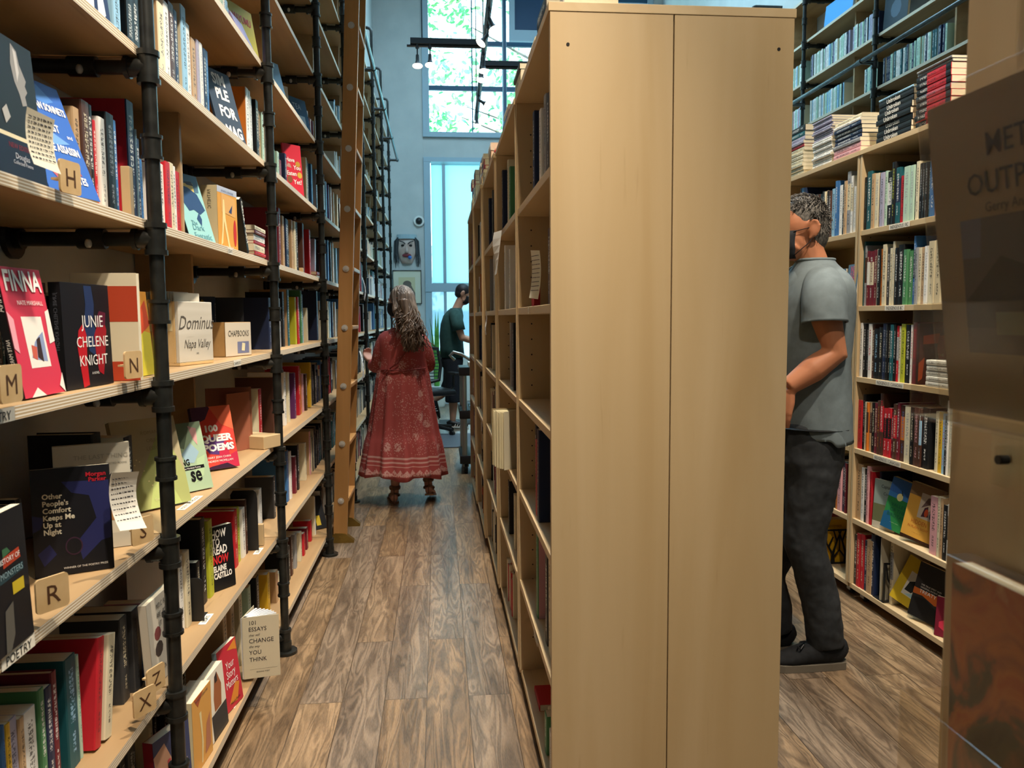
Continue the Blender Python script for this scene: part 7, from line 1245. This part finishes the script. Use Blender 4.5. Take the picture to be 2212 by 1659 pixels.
# ---- employee at the counter, facing right
sk3 = skin('light_skin', 'c4957c'); b = MB(); ey = 9.86
b.ring([oval(cx, ey, z, rx, ry, 24) for z, cx, rx, ry in ((.8, .165, .12, .16), (1.0, .165, .13, .16), (1.2, .155, .13, .165), (1.36, .18, .12, .18), (1.45, .21, .09, .14), (1.49, .225, .05, .06))])
b.tube([(.22, ey, 1.44), (.255, ey, 1.53), (.29, ey, 1.60)], [.065, .056, .055], 12); hm3 = head(b, (.315, ey, 1.665), (.95, 0, -.32), .97, 8)
for s_, wr in ((-1, (.47, ey-.10, 1.08)), (1, (.50, ey+.12, 1.05))):
    el = (.29, ey+s_*.22, 1.13); b.tube([(.20, ey+s_*.12, 1.41), (.215, ey+s_*.19, 1.39), (.25, ey+s_*.215, 1.26), el, ((el[0]+wr[0])/2, (el[1]+wr[1])/2, 1.10), wr], [.055, .056, .05, .044, .04, .028], 12); hand(b, wr, (.9, -s_*.3, -.35), (0, 0, -1), s_, 25, .95)
b.tube([(.17, ey-.07, .84), (.17, ey-.06, .5), (.175, ey-.05, .3), (.165, ey-.05, .09)], [.09, .062, .055, .036], 12); b.tube([(.14, ey-.05, .05), (.18, ey-.05, .05), (.33, ey-.05, .03)], [.032, .04, .03], 10)
b.tube([(.17, ey+.08, .84), (.14, ey+.1, .52), (.02, ey+.1, .40), (-.09, ey+.1, .33)], [.09, .062, .05, .034], 12)
emp = fuse(b, 'person', sk3, .010, 3); tag(emp, 'employee in dark green T-shirt, black shorts and mask bending over the counter', 'person')
mask_on(hm3, emp, maskm); eyes(hm3, emp)
b = MB(); b.ring([oval(cx, ey, z, rx, ry, 40, .006, 7, z*4) for z, cx, rx, ry in ((.885, .175, .150, .185), (1.0, .168, .147, .182), (1.15, .160, .145, .18), (1.3, .170, .138, .19), (1.40, .190, .125, .195), (1.46, .21, .095, .14), (1.495, .228, .068, .07))], cap=False)
for s_ in (-1, 1): b.tube([(.20, ey+s_*.10, 1.42), (.212, ey+s_*.185, 1.40), (.235, ey+s_*.225, 1.30), (.25, ey+s_*.232, 1.22)], [.075, .078, .078, .080], 18, cap=False)
o = b.build('t_shirt', noise_tint('dark_green_tshirt', lin('22413f'), lin('294b48'), 25, rough=.9), emp, smooth=True); s_ = o.modifiers.new('so', 'SOLIDIFY'); s_.thickness = .004
b = MB(); b.ring([oval(.168, ey, z, rx, ry, 24) for z, rx, ry in ((.93, .125, .165), (.85, .14, .18), (.76, .13, .17))]); b.tube([(.17, ey-.075, .84), (.172, ey-.065, .55), (.175, ey-.058, .33)], [.105, .100, .102], 16); b.tube([(.17, ey+.08, .84), (.145, ey+.10, .56), (.10, ey+.10, .47)], [.105, .098, .09], 16)
fuse(b, 'shorts', noise_tint('black_shorts', lin('14181f'), lin('1b2029'), 20, rough=.9), .012, 3, emp)
def sneaker(mt):
    b = MB(); b.tube([mt @ Vector(p) for p in ((-.07, 0, .045), (-.02, 0, .062), (.06, 0, .05), (.14, 0, .035), (.19, 0, .025))], [(.03, .035), (.045, .048), (.045, .036), (.045, .026), (.025, .014)], 14); o = b.build('shoe', M['black'], emp, smooth=True)
    b = MB(); b.tube([mt @ Vector(p) for p in ((-.09, 0, .012), (.05, 0, .010), (.20, 0, .012))], [(.038, .012), (.048, .012), (.028, .010)], 14); b.build('shoe_sole', M['white'], emp, smooth=True)
    b = MB(); [b.tube([mt @ Vector(p) for p in ((.02+.03*k, -.050, .02), (.035+.03*k, -.046, .055))], .005, 6) for k in range(3)]; b.build('shoe_stripe', M['white'], emp)
sneaker(Matrix.Translation((.165, ey-.05, .005))); sneaker(Matrix.Translation((-.11, ey+.1, .27)) @ Matrix.Rotation(R(62), 4, 'Y'))
hb = MB(); hb.blob((-.020, 0, .036), (.100, .084, .097), 14, M=hm3); hb.blob((-.045, 0, -.015), (.064, .074, .06), 12, M=hm3); fuse(hb, 'hair', noise_tint('dark_hair', lin('15141a'), lin('241f22'), 40, rough=.5), .009, 2, emp)
# ---------------------------------------------------------------- books: which ones show, then the individual objects
from mathutils.bvhtree import BVHTree
bpy.context.view_layer.update()
# keep the books clear of the face-out covers and other props they would cut into
def tree_of(objs):
    v, p = [], []
    for o in objs:
        if o.type != 'MESH': continue
        n0 = len(v); v += [o.matrix_world @ q.co for q in o.data.vertices]; p += [[n0+i for i in f.vertices] for f in o.data.polygons]
    return BVHTree.FromPolygons(v, p)
props = tree_of([c for r_ in HROOT for c in r_.children if c.name[:5] in ('cover', 'page_')]+[c for r_ in sc.objects if r_.parent is None and r_.name.split('.')[0] in ('wooden_crate', 'cardboard_box', 'essay_book', 'open_book', 'bookend', 'wood_block', 'letter_tag') for c in ([r_]+list(r_.children))]+[c for c in sc.objects if c.name.startswith('divider_board')])
def box_tree(s, e=.0012):
    t, h, d = s['t'], s['h'], s['d']; v = [s['M'] @ Vector((x, y, z)) for z in (e, h-e) for y in (e, d-e) for x in (e, t-e)]
    return BVHTree.FromPolygons(v, [(0, 2, 3, 1), (4, 5, 7, 6), (0, 1, 5, 4), (2, 6, 7, 3), (0, 4, 6, 2), (1, 3, 7, 5)])
keepers = []
for s in SPEC:
    ok = False; m0 = s['M'].copy(); dep = s['d']
    sg = -1 if s['side'] == 'L' else 1
    for k in range(1 if s['filler'] else 9):
        s['M'] = m0.copy(); s['M'].translation.x += sg*.012*k; s['d'] = dep-.010*k
        if s['d'] < .07: break
        if not box_tree(s).overlap(props): ok = True; break
    if not ok and not s['filler']:
        s['M'] = m0.copy(); s['d'] = dep
        for dy in (.008, -.008, .016, -.016):
            s['M'].translation = m0.translation+Vector((0, dy, 0))
            if not box_tree(s).overlap(props): ok = True; break
    if ok: keepers.append(s)
print('DROPPED', len(SPEC)-len(keepers), [(s['cell'], s['c1']) for s in SPEC if s["id"] not in {k["id"] for k in keepers} and not s['filler']][:30] if len(SPEC)-len(keepers) < 400 else '')
SPEC = keepers
vs_, ps_, own = [], [], []
CLEAR = ('pocket_front', 'back_plate', 'plastic_bag', 'plastic_sleeve', 'window_glass', 'roller_blind')
for o in sc.objects:
    if o.type != 'MESH' or o.name.split('.')[0] in CLEAR or not o.data.polygons: continue
    if len(o.data.vertices) > 60000 and o.name.startswith('hair'): continue
    n0 = len(vs_); mw = o.matrix_world; vs_ += [mw @ v.co for v in o.data.vertices]
    for p in o.data.polygons: ps_.append([n0+i for i in p.vertices]); own.append(-1)
for s in SPEC:
    n0 = len(vs_); t, h, d = s['t'], s['h'], s['d']
    vs_ += [s['M'] @ Vector((x, y, z)) for z in (0, h) for y in (0, d) for x in (0, t)]
    for f in ((0, 2, 3, 1), (4, 5, 7, 6), (0, 1, 5, 4), (2, 6, 7, 3), (0, 4, 6, 2), (1, 3, 7, 5)): ps_.append([n0+k for k in f]); own.append(s['id'])
bvh = BVHTree.FromPolygons(vs_, ps_); hits = {}; org = Vector((0, 0, 1.38)); ST = 5
for py in range(2, 1659, ST):
    for px in range(2, 2212, ST):
        loc, nrm, idx, dist = bvh.ray_cast(org, fw+rt*((px-1106)/1708)-up*((py-829.5)/1708))
        if idx is not None and own[idx] >= 0: hits[own[idx]] = hits.get(own[idx], 0)+1
del bvh, vs_, ps_
order = sorted(SPEC, key=lambda s: -hits.get(s['id'], 0)); KEEP = 300-0
ind = [s for s in order if hits.get(s['id'], 0) > 0][:KEEP]; kept = {s['id'] for s in ind}; rest = [s for s in SPEC if s['id'] not in kept]
print('BOOKS', len(SPEC), 'visible', sum(1 for s in SPEC if hits.get(s['id'], 0) > 0), 'individual', len(ind), 'least', hits.get(ind[-1]['id'], 0))
# labels from look, neighbours and shelf
runs = {}
for s in SPEC:
    if not s['flat']: runs.setdefault(s['cell'], []).append(s)
for c, l in runs.items(): l.sort(key=lambda s: (s['y'] if s['side'] == 'L' else -s['y']))
used = {}
def size_word(s):
    if s['t'] < .014: return 'slim'
    if s['t'] > .042: return 'thick'
    if s['h'] > .265: return 'tall'
    if s['h'] < .165: return 'short'
    return ''
def describe(s):
    if s['label']: return s['label']
    l = runs[s['cell']]; i = l.index(s); nm = shelf_name(s['cell']); w = size_word(s); c = CN[s['c1']]
    a = CN[l[i-1]['c1']] if i > 0 else None; e = CN[l[i+1]['c1']] if i+1 < len(l) else None
    if s['bands']: c += ' and '+CN[s['bands'][0][2]]
    head_ = (w+' '+c+' book').strip()
    if sum(1 for q in l if q['c1'] == s['c1']) == 1 and not s['bands']: return 'the only %s%s spine, %s' % (c, ', '+w if w else '', nm)
    if a and e: return '%s between %s and %s ones, %s' % (head_, a, e, nm)
    if a: return '%s after a %s one, %s' % (head_, a, nm)
    if e: return '%s before a %s one, %s' % (head_, e, nm)
    return '%s, %s' % (head_, nm)
labs = {}
for s in ind: s['L'] = describe(s); labs.setdefault(s['L'], []).append(s)
for k, l in list(labs.items()):
    if len(l) > 1:
        for s in l:
            if s['flat']: continue
            r_ = runs[s['cell']]; i = r_.index(s); nm = shelf_name(s['cell']); s['L'] = '%s book, %s spine from the left, %s' % (CN[s['c1']], ORDW[i+1], nm)
seen = {}
for s in ind:
    L_ = ' '.join(s['L'].split()); ws = L_.split()
    if len(ws) > 16: L_ = ' '.join(w for w in ws if w not in ('the', 'a'))
    s['L'] = ' '.join(L_.split()[:16]); seen[s['L']] = seen.get(s['L'], 0)+1
print('SHORT', [s['L'] for s in ind if len(s['L'].split()) < 4])
print('DUP LABELS', [k for k, v in seen.items() if v > 1][:10])
TITLE_M = None
for s in ind:
    root = empty('book', s['M'].copy()); bc, bp_ = MB(), MB(); book_into(bc, bp_, s, Matrix.Identity(4))
    bc.build('cover', M['print'], root)
    if bp_.v: bp_.build('page_block', M['pages'], root)
    if s['title']:
        b = MB(); hh = s['h']; text_on(b, s['title'], lambda x, y: (s['t']/2+y-.0075, -.0006, hh*.60-x*1.0 if False else hh*.56-x), .027, lin('efece2'), .95, 0, 'CENTER', .0003)
        b.build('title', M['paper'], root)
    tag(root, s['L'], 'book', s['group'] or ('books in the '+s['cell'] if s['cell'][:4] in ('high', 'lowe') or s['cell'][:7] == 'highest' else 'books on the '+shelf_name(s['cell'])))
bc, bp_ = MB(), MB()
for s in rest: book_into(bc, bp_, s, s['M'])
o = bc.build('books', M['print']); q = bp_.build('page_blocks', M['pages'], o); q['kind'] = 'stuff'
tag(o, 'many small distant books filling the remaining shelves of the shop', 'books', kind='stuff')
bpy.data.scenes.remove(TS)
